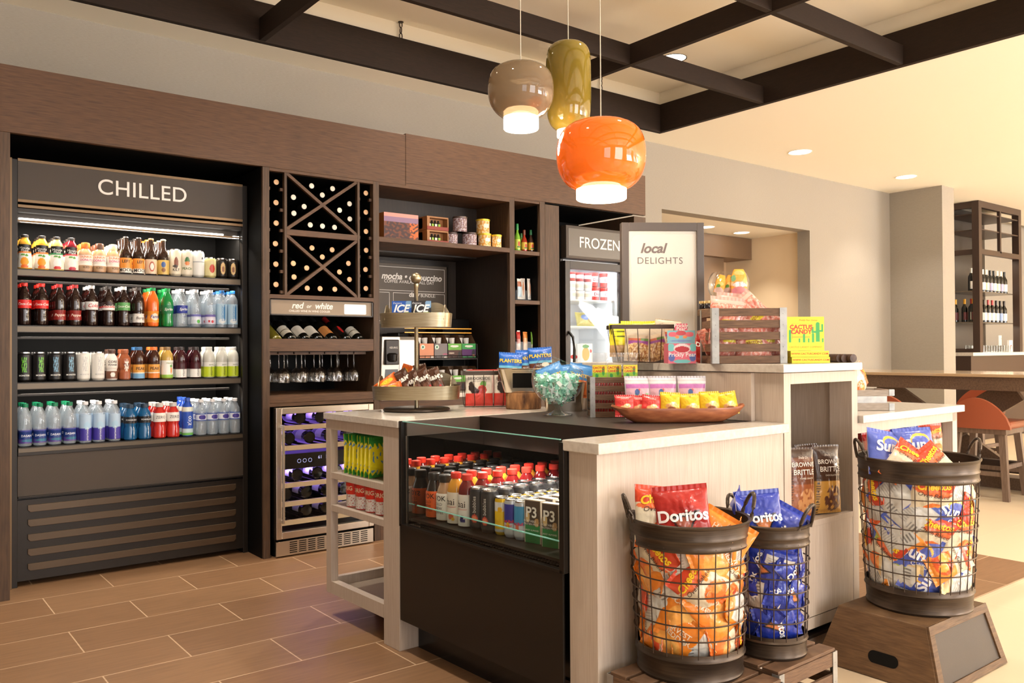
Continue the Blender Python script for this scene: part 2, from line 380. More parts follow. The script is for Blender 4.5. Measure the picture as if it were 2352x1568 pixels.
downlight(7.457, 6.031, 2.56, .085, 'downlight in the kitchen ceiling, half behind the sign frame')
for x, y in ((1.1, 4.25), (3.2, 4.54)): downlight(x, y, ZR, .095, 'downlight in the raised ceiling behind the beam frame', True)

# ================================================================== WALL CABINETRY
YF = 4.745; ZV = 2.293
t = thing('header_panel', 'long brown oak header board across the top of the wall cabinets', 'cabinet panel', (.555, YF, ZV))
g = MB(); g.box(.555, 2.832, YF, YF+.03, ZV-.012, 2.612); g.box(.555, 2.832, YF+.03, 5.495, 2.59, 2.612); wb(g, 'panel', WOOD, t, bev=.0015)
g = MB(); g.box(2.834, 5.10, YF, YF+.03, ZV+.004, 2.622); g.box(2.834, 5.10, YF+.03, 5.495, 2.6, 2.622); wb(g, 'panel', WOOD, t, bev=.0015)
g = MB(); g.box(.6, 4.98, YF+.03, 5.49, ZV, ZV+.02); wb(g, 'underside', VOID, t)
def pilaster(x0, x1, lab, side=None, z1=2.280):
    t = thing('cabinet_upright', lab, 'cabinet panel', (x0, YF, 0))
    g = MB(); g.box(x0, x1, YF, 5.49, 0, z1); wb(g, 'upright', WOODV, t, bev=.0012)
    if side:
        g = MB()
        for s, x in side: g.box(x, x+.002*s, YF+.02, 5.48, .0, z1-.001)
        wb(g, 'black_sheet', VOID, t)
pilaster(.556, .598, 'brown oak upright at the far left beside the drinks cooler', [(1, .5985)])
pilaster(1.87, 1.911, 'brown oak upright between the drinks cooler and the wine rack', [(-1, 1.8695)])
pilaster(4.023, 4.16, 'wide brown oak upright left of the frozen food cabinet', [(1, 4.1605)])
pilaster(4.964, 5.10, 'wide brown oak upright right of the frozen food cabinet')
g = MB(); g.box(4.165, 4.96, 5.40, 5.49, 0, ZV); g.box(.6, 1.865, 5.482, 5.495, 0, ZV)
tag(g.build('recess_back_panel', VOID), 'black panel lining the recesses behind the refrigerated cabinets', 'cabinet panel')

# ---- open drinks cooler
t = CH = thing('open_drinks_cooler', 'tall black open-front drinks cooler with CHILLED header at left', 'cooler', (.62, 4.98, 0))
X0, X1 = .66, 1.833; YC = 4.98
g = MB(); g.box(.63, X0, YC-.01, 5.47, 0, 2.2); g.box(X1, 1.864, YC-.01, 5.47, 0, 2.2); g.box(X0, X1, YC, 5.47, 2.17, 2.2); g.box(X0, X1, YC+.04, 5.47, .02, .44); g.box(X0, X1, YC+.02, 5.47, .44, .68)
wb(g, 'body', BLACKM, t, bev=.002)
g = MB(); g.box(X0, X1, 5.44, 5.47, .68, 2.17); g.box(X0+.001, X0+.003, YC+.03, 5.44, .7, 1.98); g.box(X1-.003, X1-.001, YC+.03, 5.44, .7, 1.98); wb(g, 'back_panel', VOID, t)
g = MB(); g.box(.617, .632, YC-.03, YC, 0, 2.2); wb(g, 'side_trim', CHAM, t)
g = MB(); g.box(X0, X1, YC-.012, YC, 1.995, 2.19); o = wb(g, 'header_sign', GREYP, t)
g = MB(); add_text(g, 'CHILLED', .118, lambda x, y, h: (1.272-.62+x, -.0125-h, 2.098+y), thick=.003, spacing=1.04, bold=.004); g.build('lettering', LETTER, o)
g = MB(); g.box(X0, X1, YC-.016, YC, 2.19, 2.204); g.box(X0, X1, YC-.016, YC, 1.98, 1.994); g.box(X0, X1, YC-.02, YC, 1.952, 1.966); g.box(X0, X1, YC+.02, YC+.035, 1.885, 1.893)
wb(g, 'header_trim', CHAM, t)
g = MB(); g.box(X0, X1, YC+.0, YC+.09, 1.93, 1.95); g.box(X0, X1, YC+.06, YC+.1, 1.885, 1.93); wb(g, 'canopy', BLACKM, t)
g = MB(); g.box(X0+.012, 1.735, YC+.035, YC+.055, 1.889, 1.905); g.box(1.795, X1-.004, YC+.035, YC+.055, 1.885, 1.898)
wb(g, 'light_tube', mat('cool_tube', rgb(255, 250, 240), .4, emit=rgb(255, 250, 240), estr=7), t)
SHELFZ = [1.635, 1.342, 1.045, .712]
for i, z in enumerate(SHELFZ):
    yf = YC+(.02 if i < 3 else -.01)
    g = MB(); g.box(X0+.002, X1-.002, yf, 5.435, z-.022, z-.004); g.box(X0+.002, X1-.002, yf-.004, yf+.01, z-.034, z+.004)
    if i < 3: g.box(X0+.002, X1-.07, yf-.002, yf+.02, z-.068, z-.056)
    wb(g, 'shelf', BLACKM, t, bev=.001)
    g = MB(); g.box(X0+.003, X1-.003, yf-.006, yf-.0042, z-.03, z-.002); wb(g, 'price_rail', mat('price_rail', rgb(96, 84, 70), .35, metal=.4), t)
g = MB(); g.box(X0, X1, YC-.014, YC+.02, .465, .672); wb(g, 'kick_panel', GREYP, t)
g = MB(); g.box(X0, X1, YC-.018, YC+.02, .672, .69); g.box(X0, X1, YC-.02, YC, .455, .465); wb(g, 'bumper', BLACKM, t, bev=.002)
g = MB(); g.box(X0, X1, YC-.008, YC+.04, .03, .445); wb(g, 'vent_panel', BLACKM, t)
SLAT = mat('bronze_slat', rgb(88, 73, 58), .3, metal=.5)
for k in range(5):
    z = .098+k*.0755; g = MB(); x0, x1, r = .705, 1.79, .012
    poly = [(x0+r, z-.02), (x1-r, z-.02), (x1, z-.02+r), (x1, z+.018), (x0, z+.018), (x0, z-.02+r)]
    g.prism(poly, YC-.016, YC-.008); wb(g, 'vent_slat', SLAT, t, bev=.002)
def strip_light(name, x0, x1, y, z, power, col=(1, .9, .78), tilt=0.5, h=.03):
    o = area(name, ((x0+x1)/2, y, z), (tilt, 0, 0), x1-x0, h, power, col)
strip_light('cooler_strip_glow', X0+.02, X1-.02, YC+.045, 1.88, 9, tilt=.55)
for z in SHELFZ[:3]: strip_light('cooler_strip_glow', X0+.02, X1-.02, YC+.035, z-.045, 3.2, tilt=.5)

# ---- wine cabinet
t = WC = thing('wine_cabinet', 'brown oak wine rack cabinet with two X-braced bins', 'cabinet', (1.911, YF, 0))
A0, A1 = 1.911, 2.636
g = MB(); g.box(2.594, A1, YF, 5.45, 0, 2.280); wb(g, 'side_upright', WOODV, t, bev=.0012)
g = MB(); g.box(A0, 2.594, 5.3, 5.45, .88, 2.27); wb(g, 'back_panel', VOID, t)  # rack back made black to stand for shade in the bins
for a, b in ((A0, A0+.002), (2.592, 2.594)): g = MB(); g.box(a, b, YF+.04, 5.295, 1.54, 2.26); wb(g, 'black_sheet', VOID, t)  # added black sheets: bin shade put into the side faces
for x0, x1 in ((2.004, 2.02), (2.484, 2.5)):
    g = MB(); g.box(x0+.0005, x1-.0005, YF+.03, 4.98, 1.539, 2.261); wb(g, 'divider_back', VOID, t)  # deep part of the oak divider blackened as shade
    g = MB(); g.box(x0, x1, YF+.002, YF+.03, 1.538, 2.262); wb(g, 'divider', WOODV, t, bev=.001)
g = MB(); g.box(A0, 2.594, YF, 5.295, 2.262, 2.280); wb(g, 'top_rail', WOOD, t, bev=.001)
g = MB(); g.box(2.021, 2.483, YF+.03, 5.29, 1.8935, 1.9275); wb(g, 'middle_shelf_back', VOID, t)  # deep part of the oak shelf blackened as shade
g = MB(); g.box(2.02, 2.484, YF+.002, YF+.03, 1.893, 1.928); wb(g, 'middle_shelf', WOOD, t, bev=.001)
g = MB(); g.box(A0, 2.594, YF, 5.295, 1.508, 1.538); wb(g, 'lower_shelf', WOOD, t, bev=.001)
for a, b in ((1.538, 1.539), (2.261, 2.262)): g = MB(); g.box(A0, 2.594, YF+.03, 5.295, a, b); wb(g, 'black_sheet', VOID, t)  # added black sheets put shade on shelf and rail faces
for z0, z1 in ((1.928, 2.262), (1.538, 1.893)):
    for flip in (0, 1):
        a = Vector((2.02, 0, z1 if flip else z0)); b = Vector((2.484, 0, z0 if flip else z1)); d = (b-a).normalized(); n = Vector((-d.z, 0, d.x))*.009
        g = MB(); g.prism([((a+n).x, (a+n).z), ((b+n).x, (b+n).z), ((b-n).x, (b-n).z), ((a-n).x, (a-n).z)], YF+.006+.002*flip, YF+.03); wb(g, 'diagonal_brace', WOOD, t)
        n = n*.9; g = MB(); g.prism([((a+n).x, (a+n).z), ((b+n).x, (b+n).z), ((b-n).x, (b-n).z), ((a-n).x, (a-n).z)], YF+.03, 4.98); wb(g, 'brace_shaded', VOID, t)  # deep part of the oak brace blackened as shade
g = MB()
for xa, xb in ((A0, 2.004), (2.5, 2.594)):
    for k in range(6):
        z = 1.545+k*.1215
        for a, b in ((xa, xa+.012), (xb-.018, xb)): g = MB(); g.box(a, b, YF+.02, YF+.04, z, z+.018); wb(g, 'bottle_peg', WOOD, t)
g = MB(); g.box(A0, 2.594, YF+.002, YF+.03, 1.203, 1.277); wb(g, 'display_rail', WOOD, t, bev=.001)
g = MB(); g.box(A0, 2.594, YF+.03, 5.295, 1.2, 1.215); wb(g, 'display_shelf', WOODSHADE, t)
g = MB(); g.box(A0, 2.594, YF+.0, 5.295, .9, .945); wb(g, 'ledge', WOOD, t, bev=.001)
g = MB(); g.box(A0, 2.594, YF+.004, YF+.03, .878, .899); wb(g, 'bottom_rail', WOOD, t, bev=.001)
g = MB(); g.box(A0+.02, 2.57, YF+.06, YF+.075, 1.182, 1.198)
for k in range(6): g.box(1.985+k*.1-.004, 1.985+k*.1+.004, YF+.06, 5.1, 1.186, 1.198)
wb(g, 'glass_hanger', WOOD, t)
# ---- red or white sign
s = thing('wine_sign', 'framed grey sign reading red or white above the tilted wine bottles', 'sign', (2.25, YF+.012, 1.465))
SIGNB = mat('taupe_board', rgb(150, 134, 116), .6)
g = MB(); g.box(-.332, .334, -.004, .004, -.042, .042); g.build('board', SIGNB, s)
g = MB()
for a in ((-.335, .337, .042, .049), (-.335, .337, -.049, -.042), (-.337, -.330, -.049, .049), (.332, .339, -.049, .049)): g.box(a[0], a[1], -.012, .004, a[2], a[3])
g.build('frame', MATB, s)
f = lambda x, y, h: (x, -.0045-h, y)
g = MB(); add_text(g, 'red', .052, f, dx=-.165, dy=.010, shear=.25, bold=.022); add_text(g, 'or', .032, f, dx=-.092, dy=.008, shear=.25, bold=.012); add_text(g, 'white', .052, f, dx=.005, dy=.010, shear=.25, bold=.022)
add_text(g, 'CHILLED WINE IN WINE COOLER', .0175, f, dx=-.085, dy=-.022, bold=.006)
g.build('lettering', LETTER, s)
g = MB()
rr = []; 
for cx, cz, a0 in ((.288, .022, 0), (.148, .022, 90), (.148, -.028, 180), (.288, -.028, 270)):
    rr += [(cx+.006*math.cos(math.radians(a0+q)), cz+.006*math.sin(math.radians(a0+q))) for q in (0, 30, 60, 90)]
g.prism(rr, -.006, -.004); g.build('blank_card', WHITE, s)

# ---- coffee nook cabinet and narrow shelves
t = thing('coffee_nook_cabinet', 'brown oak open cabinet framing the coffee nook', 'cabinet', (2.636, YF, 0))
g = MB(); g.box(3.69, 3.735, YF, 5.45, 0, 2.2805); wb(g, 'side_upright', WOODV, t, bev=.0012)
g = MB(); g.box(2.636, 3.69, YF, 5.15, 2.262, 2.2805); wb(g, 'top_rail', WOOD, t, bev=.001)
g = MB(); g.box(2.834, 3.735, YF+.001, YF+.028, 2.2806, 2.2965); wb(g, 'cover_strip', WOOD, t)
g = MB(); g.box(2.636, 3.69, YF, 5.15, 1.900, 1.932); wb(g, 'shelf', WOOD, t, bev=.001)
g = MB(); g.box(2.636, 3.69, 5.15, 5.17, 1.90, 2.2805); wb(g, 'upper_back', WOODSHADE, t)
g = MB(); g.box(2.636, 3.69, 5.43, 5.46, .0, 1.90); g.box(2.636, 3.69, 5.15, 5.43, 1.89, 1.90); wb(g, 'nook_back', WOODSHADE, t)
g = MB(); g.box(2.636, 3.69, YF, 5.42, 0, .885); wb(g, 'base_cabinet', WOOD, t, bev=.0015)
for a, b in ((2.6362, 2.638), (3.688, 3.6898)): g = MB(); g.box(a, b, YF+.03, 5.43, .916, 1.899); wb(g, 'shaded_side', WOODSHADE, t)  # added dark sheets put the nook's shade onto its side faces
t = thing('nook_worktop', 'cream quartz worktop under the coffee maker', 'worktop', (2.636, YF-.02, .885))
g = MB(); g.box(2.638, 3.688, YF-.02, 5.42, .886, .915); wb(g, 'slab', QTZ, t, bev=.002)
t = thing('narrow_shelf_cabinet', 'narrow brown oak shelf tower between coffee nook and freezer', 'cabinet', (3.735, YF, 0))
g = MB(); g.box(3.7355, 4.021, YF+.001, YF+.028, 2.2916, 2.2965); wb(g, 'cover_strip', WOOD, t)
g = MB(); g.box(3.973, 4.021, YF, 5.45, 0, 2.2915); wb(g, 'side_upright', WOODV, t, bev=.0012)
g = MB(); g.box(3.735, 3.973, 5.06, 5.08, 0, ZV-.002); g.box(3.7352, 3.737, YF+.03, 5.06, 0, 2.27); g.box(3.971, 3.9728, YF+.03, 5.06, 0, 2.27); wb(g, 'back_panel', VOID, t)  # side sheets blackened to stand for shade between the shelves
for z in (2.275, 1.894, 1.535, 1.16, .8):
    g = MB(); g.box(3.7375, 3.9705, YF+.003, 5.06, z, z+(.028 if z < 2.2 else .016)); wb(g, 'shelf', WOOD, t, bev=.001)

# ---- freezer
t = FZ = thing('frozen_food_cabinet', 'black upright glass-door freezer with FROZEN header', 'freezer', (4.27, 4.8, 0))
fx0, fx1 = 4.27, 4.93; YZ = 4.80
g = MB(); g.box(fx0, fx0+.03, YZ+.06, 5.38, 0, 2.16); g.box(fx1-.03, fx1, YZ+.06, 5.38, 0, 2.16); g.box(fx0, fx1, YZ+.06, 5.38, 1.90, 2.16); g.box(fx0, fx1, YZ+.06, 5.38, 0, .25)
wb(g, 'body', BLACKM, t, bev=.002)
WIN = mat('white_liner', rgb(225, 225, 228), .5)
g = MB(); g.box(fx0+.03, fx1-.03, 5.33, 5.38, .25, 1.9); g.box(fx0+.031, fx0+.04, YZ+.07, 5.33, .25, 1.9); g.box(fx1-.04, fx1-.031, YZ+.07, 5.33, .25, 1.9); g.box(fx0+.04, fx1-.04, YZ+.07, 5.33, 1.88, 1.9)
wb(g, 'liner', WIN, t)
for z in (1.60, 1.39, 1.10, .8):
    g = MB(); g.box(fx0+.045, fx1-.045, YZ+.1, 5.32, z-.012, z); wb(g, 'wire_shelf', WHITE, t)
g = MB(); g.box(4.278, 4.925, YZ, YZ+.06, 1.905, 2.157); o = wb(g, 'header_sign', GREYP, t, bev=.002)
g = MB(); g.box(4.30-4.27, 4.90-4.27, -.002, 0, 1.925, 2.135); g.build('sign_face', mat('sign_grey', rgb(98, 92, 84), .35), o)
g = MB(); add_text(g, 'FROZEN', .118, lambda x, y, h: (4.632-4.27+x, -.0025-h, 2.03+y), thick=.002, bold=.006); g.build('lettering', LETTER, o)
d = MB()
for a in ((4.268, 4.318, .1, 1.885), (4.88, 4.93, .1, 1.885)): d.box(a[0], a[1], YZ+.0, YZ+.05, a[2], a[3])
d.box(4.318, 4.88, YZ, YZ+.05, 1.825, 1.885); d.box(4.318, 4.88, YZ, YZ+.05, .1, .2)
o = wb(d, 'door_frame', MATB, t, bev=.002)
g = MB(); g.box(.048, .612, .02, .024, .2, 1.83); g.build('door_glass', COOLGLASS, o)
g = MB(); g.tube([(.028, -.002, 1.34), (.03, -.045, 1.30), (.032, -.06, 1.2), (.032, -.055, 1.05), (.03, -.04, .98), (.028, -.002, .95)], .011, 8); g.build('handle', BLACKM, o, smooth=True)
area('freezer_strip_glow', (4.6, 4.9, 1.86), (.3, 0, 0), .5, .04, 1.6, (.8, .88, 1)); area('freezer_strip_glow', (4.35, 4.9, 1.2), (PI/2, 0, -.5), .03, 1.0, 1.0, (.8, .92, 1)); area('freezer_strip_glow', (4.85, 4.9, 1.3), (PI/2, 0, .5), .03, 1.0, 1.4, (.8, .92, 1))

# ---- wine fridge
t = WF = thing('wine_fridge', 'stainless undercounter wine fridge lit violet inside', 'fridge', (1.94, 4.70, 0))
wx0, wx1 = 1.930, 2.566; YW = 4.70
g = MB(); g.box(wx0+.01, wx1-.01, 5.2, 5.22, .1, .87); g.box(wx0+.002, wx0+.012, YW+.04, 5.2, .1, .87); g.box(wx1-.012, wx1-.002, YW+.04, 5.2, .1, .87); g.box(wx0+.01, wx1-.01, YW+.04, 5.2, .86, .872); g.box(wx0+.01, wx1-.01, YW+.06, 5.2, .0, .13)
wb(g, 'body', VOID, t)
d = MB(); sx, sz0, sz1, tx = .03, .108, .873, .035
d.box(wx0, wx0+tx, YW, YW+.04, sz0, sz1); d.box(wx1-tx, wx1, YW, YW+.04, sz0, sz1); d.box(wx0+tx, wx1-tx, YW, YW+.04, sz1-.038, sz1); d.box(wx0+tx, wx1-tx, YW, YW+.04, sz0, sz0+.04)
o = wb(d, 'door_frame', STEEL, t, bev=.003)
g = MB(); g.box(tx-.01, .636-tx, .028, .031, .147, .836); g.build('door_glass', COOLGLASS, o)
g = MB(); g.box(.012, .024, -.045, -.033, .22, .76); g.box(.012, .024, -.045, .0, .205, .225); g.box(.012, .024, -.045, .0, .755, .775); g.build('handle', STEEL, o, bev=.002)
for z in (.735, .615, .395, .285, .175):
    g = MB(); g.box(wx0+.03, wx1-.03, YW+.05, YW+.07, z, z+.028); o = wb(g, 'rack', mat('beech_rack_front', rgb(205, 180, 150), .4), t)
    g = MB()
    for k in range(7): g.box(.06+k*.085, .064+k*.085, .07, .46, z+.002, z+.008)
    g.build('rack_wires', STEEL, o)
g = MB(); g.box(wx0+.03, wx1-.03, YW+.045, YW+.2, .505, .595); o = wb(g, 'control_panel', GLOSSB, t)
g = MB()
for k in range(3):
    g.tube([(.15+k*.035+.011*math.cos(a), .0435, .55+.011*math.sin(a)) for a in [2*PI*q/14 for q in range(14)]], .001, 4, closed=True)
add_text(g, '61', .028, lambda x, y, h: (.285+x, .0445, .562+y)); add_text(g, '52', .028, lambda x, y, h: (.335+x, .0445, .562+y))
g.build('display', mat('pale_display', rgb(200, 200, 215), .5, emit=rgb(170, 180, 255), estr=.8), o)
g = MB(); g.box(wx0+.002, wx1-.0, YW+.01, YW+.03, .008, .093); o = wb(g, 'toe_grille', STEEL, t, bev=.001)
g = MB()
for k in range(4):
    for j in range(6): x = .075+k*.058; z = .02+j*.012; g.box(x, x+.045, .008, .0098, z, z+.005); g.box(x+.29, x+.335, .008, .0098, z, z+.005)
g.build('vent_slots', VOID, o)
g = MB(); g.lathe([(.008, 0), (.008, .006), (.004, .008)], 14, M=Matrix.Translation((.318, .01, .052)) @ Matrix.Rotation(PI/2, 4, 'X')); g.build('lock', TIN, o, smooth=True)
area('wine_fridge_glow', (2.25, 4.86, .855), (0, 0, 0), .5, .05, 1.0, (.32, .18, 1)); area('wine_fridge_glow', (2.25, 4.86, .50), (0, 0, 0), .5, .05, 1.3, (.34, .22, 1)); area('wine_fridge_glow', (2.25, 5.15, .6), (-PI/2, 0, 0), .5, .4, .4, (.3, .15, 1))

# ================================================================== ISLAND
def isl(name, label, cat, u=0, v=0, z=0, rz=0, group=None):
    return thing(name, label, cat, W(u, v, z), IA+rz, group)
def ib(g, name, mats, root, **k):     # geometry given in island (u,v,z); root is an island thing with rz=0
    d = root.location-IO; ou = d.dot(UU); ov = d.dot(VV); oz = d.z
    g.v = [(x-ou, y-ov, z-oz) for x, y, z in g.v]; return g.build(name, mats, root, **k)
ZT = .921
t = isl('island_shelf_unit', 'whitewashed open shelf unit at the left end of the island', 'shelf unit', 0, 1.119)
FV0, FV1, BV = 1.24, 1.735, 1.70
g = MB(); g.box(.004, .10, 1.119, 1.24, 0, .891); ib(g, 'corner_post', PALE, t, bev=.0015)
g = MB(); g.box(.004, .04, BV, 1.745, .105, .891); ib(g, 'front_stile', PALE, t, bev=.001)
g = MB(); g.box(.42, .46, BV, 1.745, .105, .891); ib(g, 'rear_stile', PALE, t, bev=.001)
g = MB(); g.box(.004, .04, 1.24, BV, .848, .891); g.box(.04, .42, 1.715, 1.745, .848, .891); ib(g, 'top_rail', PALE, t)
g = MB(); g.box(.004, .04, 1.24, BV, .105, .16); g.box(.04, .42, 1.715, 1.745, .105, .17); ib(g, 'bottom_rail', PALE, t)
for z in (.625, .478): g = MB(); g.box(.006, .42, 1.241, 1.74, z, z+.028); ib(g, 'shelf', PALE, t, bev=.001)
g = MB(); g.box(.04, .42, 1.241, 1.715, .11, .128); ib(g, 'bottom_board', PALE, t)
g = MB(); g.box(.42, .46, 1.24, BV, .105, .891); ib(g, 'end_panel', PALE, t)
g = MB(); g.box(.17, .45, 1.245, 1.6, 0, .105); ib(g, 'plinth', mat('brown_plinth', rgb(84, 50, 36), .5), t)
t = isl('island_left_worktop', 'cream quartz worktop on the left end of the island', 'worktop', -.005, 1.114, .892)
g = MB(); g.box(-.006, .98, 1.114, 1.752, .8925, ZT); ib(g, 'slab', QTZ, t, bev=.002)

t = isl('island_panelling', 'whitewashed panelled body of the island with low front', 'island', .02, .02)
g = MB(); g.box(.02, 1.012, .022, .145, 0, .886); ib(g, 'front_panel', PALE, t, bev=.0015)
g = MB(); g.box(.5, .98, 1.13, 1.7, 0, .885); ib(g, 'rear_body', PALE, t)
t = isl('island_front_worktop', 'narrow cream quartz worktop along the front of the island', 'worktop', 0, 0, .888)
g = MB(); g.box(0, 1.010, -.006, .155, .887, ZT); ib(g, 'slab', QTZ, t, bev=.003)

t = ICB = isl('island_bottle_cooler', 'glossy black built-in bottle cooler with glass front in the island', 'cooler', 0, .146)
v0, v1 = .158, 1.112
g = MB(); g.box(.004, .012, v0, v1, .128, .502); ib(g, 'lower_panel', GLOSSB, t, bev=.001)
g = MB(); g.box(.09, .1, v0, v1, 0, .127); g.box(.1, .97, v0, v1, 0, .5); ib(g, 'base', GLOSSB, t)
g = MB(); g.box(0, .022, v1-.018, v1, .503, .921); g.box(0, .04, v0-.01, v0+.012, .503, .912); g.box(0, .022, v0, v1, .503, .513); ib(g, 'glass_frame', GLOSSB, t, bev=.001)
g = MB(); g.box(.006, .011, v0+.012, v1-.018, .513, .918); ib(g, 'front_glass', COOLGLASS, t)
g = MB(); g.box(.006, .011, v0+.012, v1-.018, .918, .921); ib(g, 'glass_top_edge', GEDGE, t)
g = MB(); g.box(.388, .97, v0, v1-.03, .890, .9215); ib(g, 'deck', MATB, t, bev=.001)
g = MB(); g.box(.384, .388, v0, v1-.03, .862, .9215); g.box(.40, .41, v0, v1-.03, .80, .89); ib(g, 'canopy_edge', BLACKM, t)
g = MB(); g.box(.02, .388, v1-.03, v1-.019, .862, .92); ib(g, 'side_trim', GREYP, t)
g = MB(); g.box(.03, .82, v0+.012, v1-.04, .525, .535); ib(g, 'tray', BLACKM, t)
g = MB(); g.box(.82, .83, v0, v1-.02, .5, .89); g.box(.02, .82, v0, v0+.01, .5, .89); ib(g, 'inner_wall', VOID, t)
g = MB(); g.box(.02, .82, v1-.04, v1-.0305, .513, .862); ib(g, 'mirror_wall', MIRR, t)
g = MB(); g.box(.052, .056, v0+.014, v1-.05, .515, .583); o = ib(g, 'guard_glass', COOLGLASS, t)
g = MB(); g.box(.0515, .0565, v0+.014, v1-.05, .583, .5865); ib(g, 'guard_edge', GEDGE, t)
g = MB()
for k in range(60): v = v0+.02+k*.0148; g.box(.025, .048, v, v+.006, .515, .517)
ib(g, 'air_grille', MATB, t)
iu = W(.2, .63, .855)
for vv in (.3, .52, .74, .96): spot('island_cooler_spot', W(.30, vv, .85), 5, (1, .93, .84), 150, .8, .012)
t = isl('floor_trim', 'white plinth board', 'plinth', 0, 0); bpy.data.objects.remove(t)

t = isl('island_tower', 'tall whitewashed island section with an open display niche', 'cabinet', 1.015, .02)
g = MB(); g.box(1.015, 1.061, .02, .12, .158, 1.108); g.box(1.511, 1.557, .02, .12, .158, 1.108); ib(g, 'stile', PALE, t, bev=.001)
g = MB(); g.box(1.061, 1.511, .02, .12, 1.066, 1.108); ib(g, 'top_rail', PALE, t)
g = MB(); g.box(1.061, 1.511, .02, .40, .505, .528); ib(g, 'niche_shelf', PALE, t, bev=.001)
g = MB(); g.box(1.061, 1.511, .021, .12, .158, .505); ib(g, 'lower_panel', PALE, t)
g = MB(); g.box(1.061, 1.511, .36, .38, .528, 1.1); g.box(1.061, 1.511, .12, .36, 1.09, 1.1); ib(g, 'niche_back', PALE, t)
g = MB(); g.box(1.015, 1.03, .12, 1.1, .16, 1.108); g.box(1.54, 1.557, .12, 1.1, .16, 1.108); g.box(1.03, 1.54, 1.08, 1.1, .16, 1.108); ib(g, 'side_panel', PALE, t)
g = MB(); g.box(1.016, 1.556, .024, .12, .108, .153); g.box(1.016, 1.556, .05, .1, .012, .068); ib(g, 'plinth', PALE, t)
g = MB(); g.box(1.016, 1.556, .06, 1.0, 0, .108); ib(g, 'base', VOID, t)
g = MB(); g.box(1.016, 1.556, .03, .055, .068, .08); ib(g, 'steel_strip', BRONZE, t)
g = MB(); g.box(.99, 1.014, .147, 1.1, .922, 1.108); ib(g, 'raised_side', PALE, t)
t = isl('island_raised_worktop', 'raised cream quartz worktop on the middle of the island', 'worktop', .984, 0, 1.111)
g = MB(); g.box(.984, 1.562, 0, 1.14, 1.111, 1.142); ib(g, 'slab', QTZ, t, bev=.002)

t = isl('island_right_table', 'whitewashed low display table joined to the right of the island', 'table', 1.56, .02)
g = MB(); g.box(1.56, 2.512, .022, .05, .845, .888); g.box(1.56, 2.49, .70, .728, .845, .888); g.box(2.485, 2.512, .05, .70, .845, .888); ib(g, 'apron', PALE, t)
for a in ((2.462, .022), (2.462, .68)): g = MB(); g.box(a[0], a[0]+.05, a[1], a[1]+.05, 0, .888); ib(g, 'leg', PALE, t, bev=.001)
g = MB(); g.box(1.56, 2.47, .06, .70, .60, .62); ib(g, 'lower_shelf', PALE, t)
g = MB(); g.box(1.56, 2.46, .70, .71, .62, .84); ib(g, 'back_panel', WOODSHADE, t)
t = isl('island_right_worktop', 'cream quartz worktop on the low right table', 'worktop', 1.562, 0, .888)
g = MB(); g.box(1.563, 2.545, -.002, .74, .8885, ZT); ib(g, 'slab', QTZ, t, bev=.003)
# ================================================================== BOTTLES, CANS
def grid_label(r0f, z0, z1, a0, a1, colf, na=28, nz=14, off=.0006):
    """band that follows radius r0f(z) between angles a0..a1 (radians, 0 faces -Y); colf(s,t) paints it"""
    na *= 2; nz *= 2
    def pf(s, t):
        z = z0+(z1-z0)*t; r = r0f(z)+off; a = a0+(a1-a0)*s; return (r*math.sin(a), -r*math.cos(a), z)
    return vgrid(na, nz, pf, colf)
def prof_r(prof):
    def f(z):
        for (r0, z0), (r1, z1) in zip(prof, prof[1:]):
            if min(z0, z1) <= z <= max(z0, z1) and abs(z1-z0) > 1e-6: return r0+(r1-r0)*(z-z0)/(z1-z0)
        return prof[-1][0]
    return f
def cyl_text(g, s, size, z, rf, a=0, rot=False, off=.0012, col=None, **k):
    def f(x, y, h):
        if rot: x, y = -y, x
        zz = z+y; r = rf(max(0, zz))+off; th = a+x/max(r, .01); return (r*math.sin(th), -r*math.cos(th), zz)
    return add_text(g, s, size, f, col, **k)
SH = {}
SH['soda'] = dict(body=[(.022,0),(.029,.004),(.031,.012),(.031,.045),(.0285,.062),(.0315,.085),(.0325,.10),(.0325,.135),(.030,.155),(.022,.178),(.0145,.195),(.0125,.205)], cap=[(.0145,.203),(.0150,.206),(.0150,.220),(.013,.222)])
SH['water'] = dict(body=[(.022,0),(.029,.003),(.030,.01),(.0305,.07),(.029,.075),(.0305,.08),(.0305,.13),(.028,.148),(.019,.17),(.0125,.184),(.0125,.192)], cap=[(.0145,.191),(.0145,.206),(.013,.208)])
SH['tall_water'] = dict(body=[(.026,0),(.030,.003),(.030,.155),(.028,.17),(.018,.188),(.0125,.198),(.0125,.205)], cap=[(.0148,.204),(.0148,.219),(.013,.221)])
SH['juice'] = dict(body=[(.032,0),(.035,.004),(.0345,.03),(.030,.075),(.027,.105),(.029,.128),(.026,.145),(.018,.158),(.016,.166)], cap=[(.018,.165),(.018,.178),(.016,.18)])
SH['coffee'] = dict(body=[(.028,0),(.033,.004),(.033,.03),(.031,.045),(.033,.06),(.033,.095),(.029,.112),(.019,.128)], cap=[(.0215,.126),(.0225,.132),(.0225,.152),(.020,.158),(.012,.16)])
SH['beer'] = dict(body=[(.026,0),(.0305,.004),(.0305,.10),(.029,.118),(.018,.148),(.0135,.165),(.013,.20)], cap=[(.0135,.199),(.0155,.202),(.0135,.208),(.01,.209)])
SH['bigcan'] = dict(body=[(.026,0),(.030,.006),(.0325,.012),(.0325,.142),(.029,.15)], cap=[(.0285,.150),(.0285,.156),(.0265,.155),(.0255,.152)])
SH['can'] = dict(body=[(.026,0),(.030,.006),(.0325,.012),(.0325,.106),(.029,.114)], cap=[(.0285,.114),(.0285,.120),(.0265,.119),(.0255,.116)])
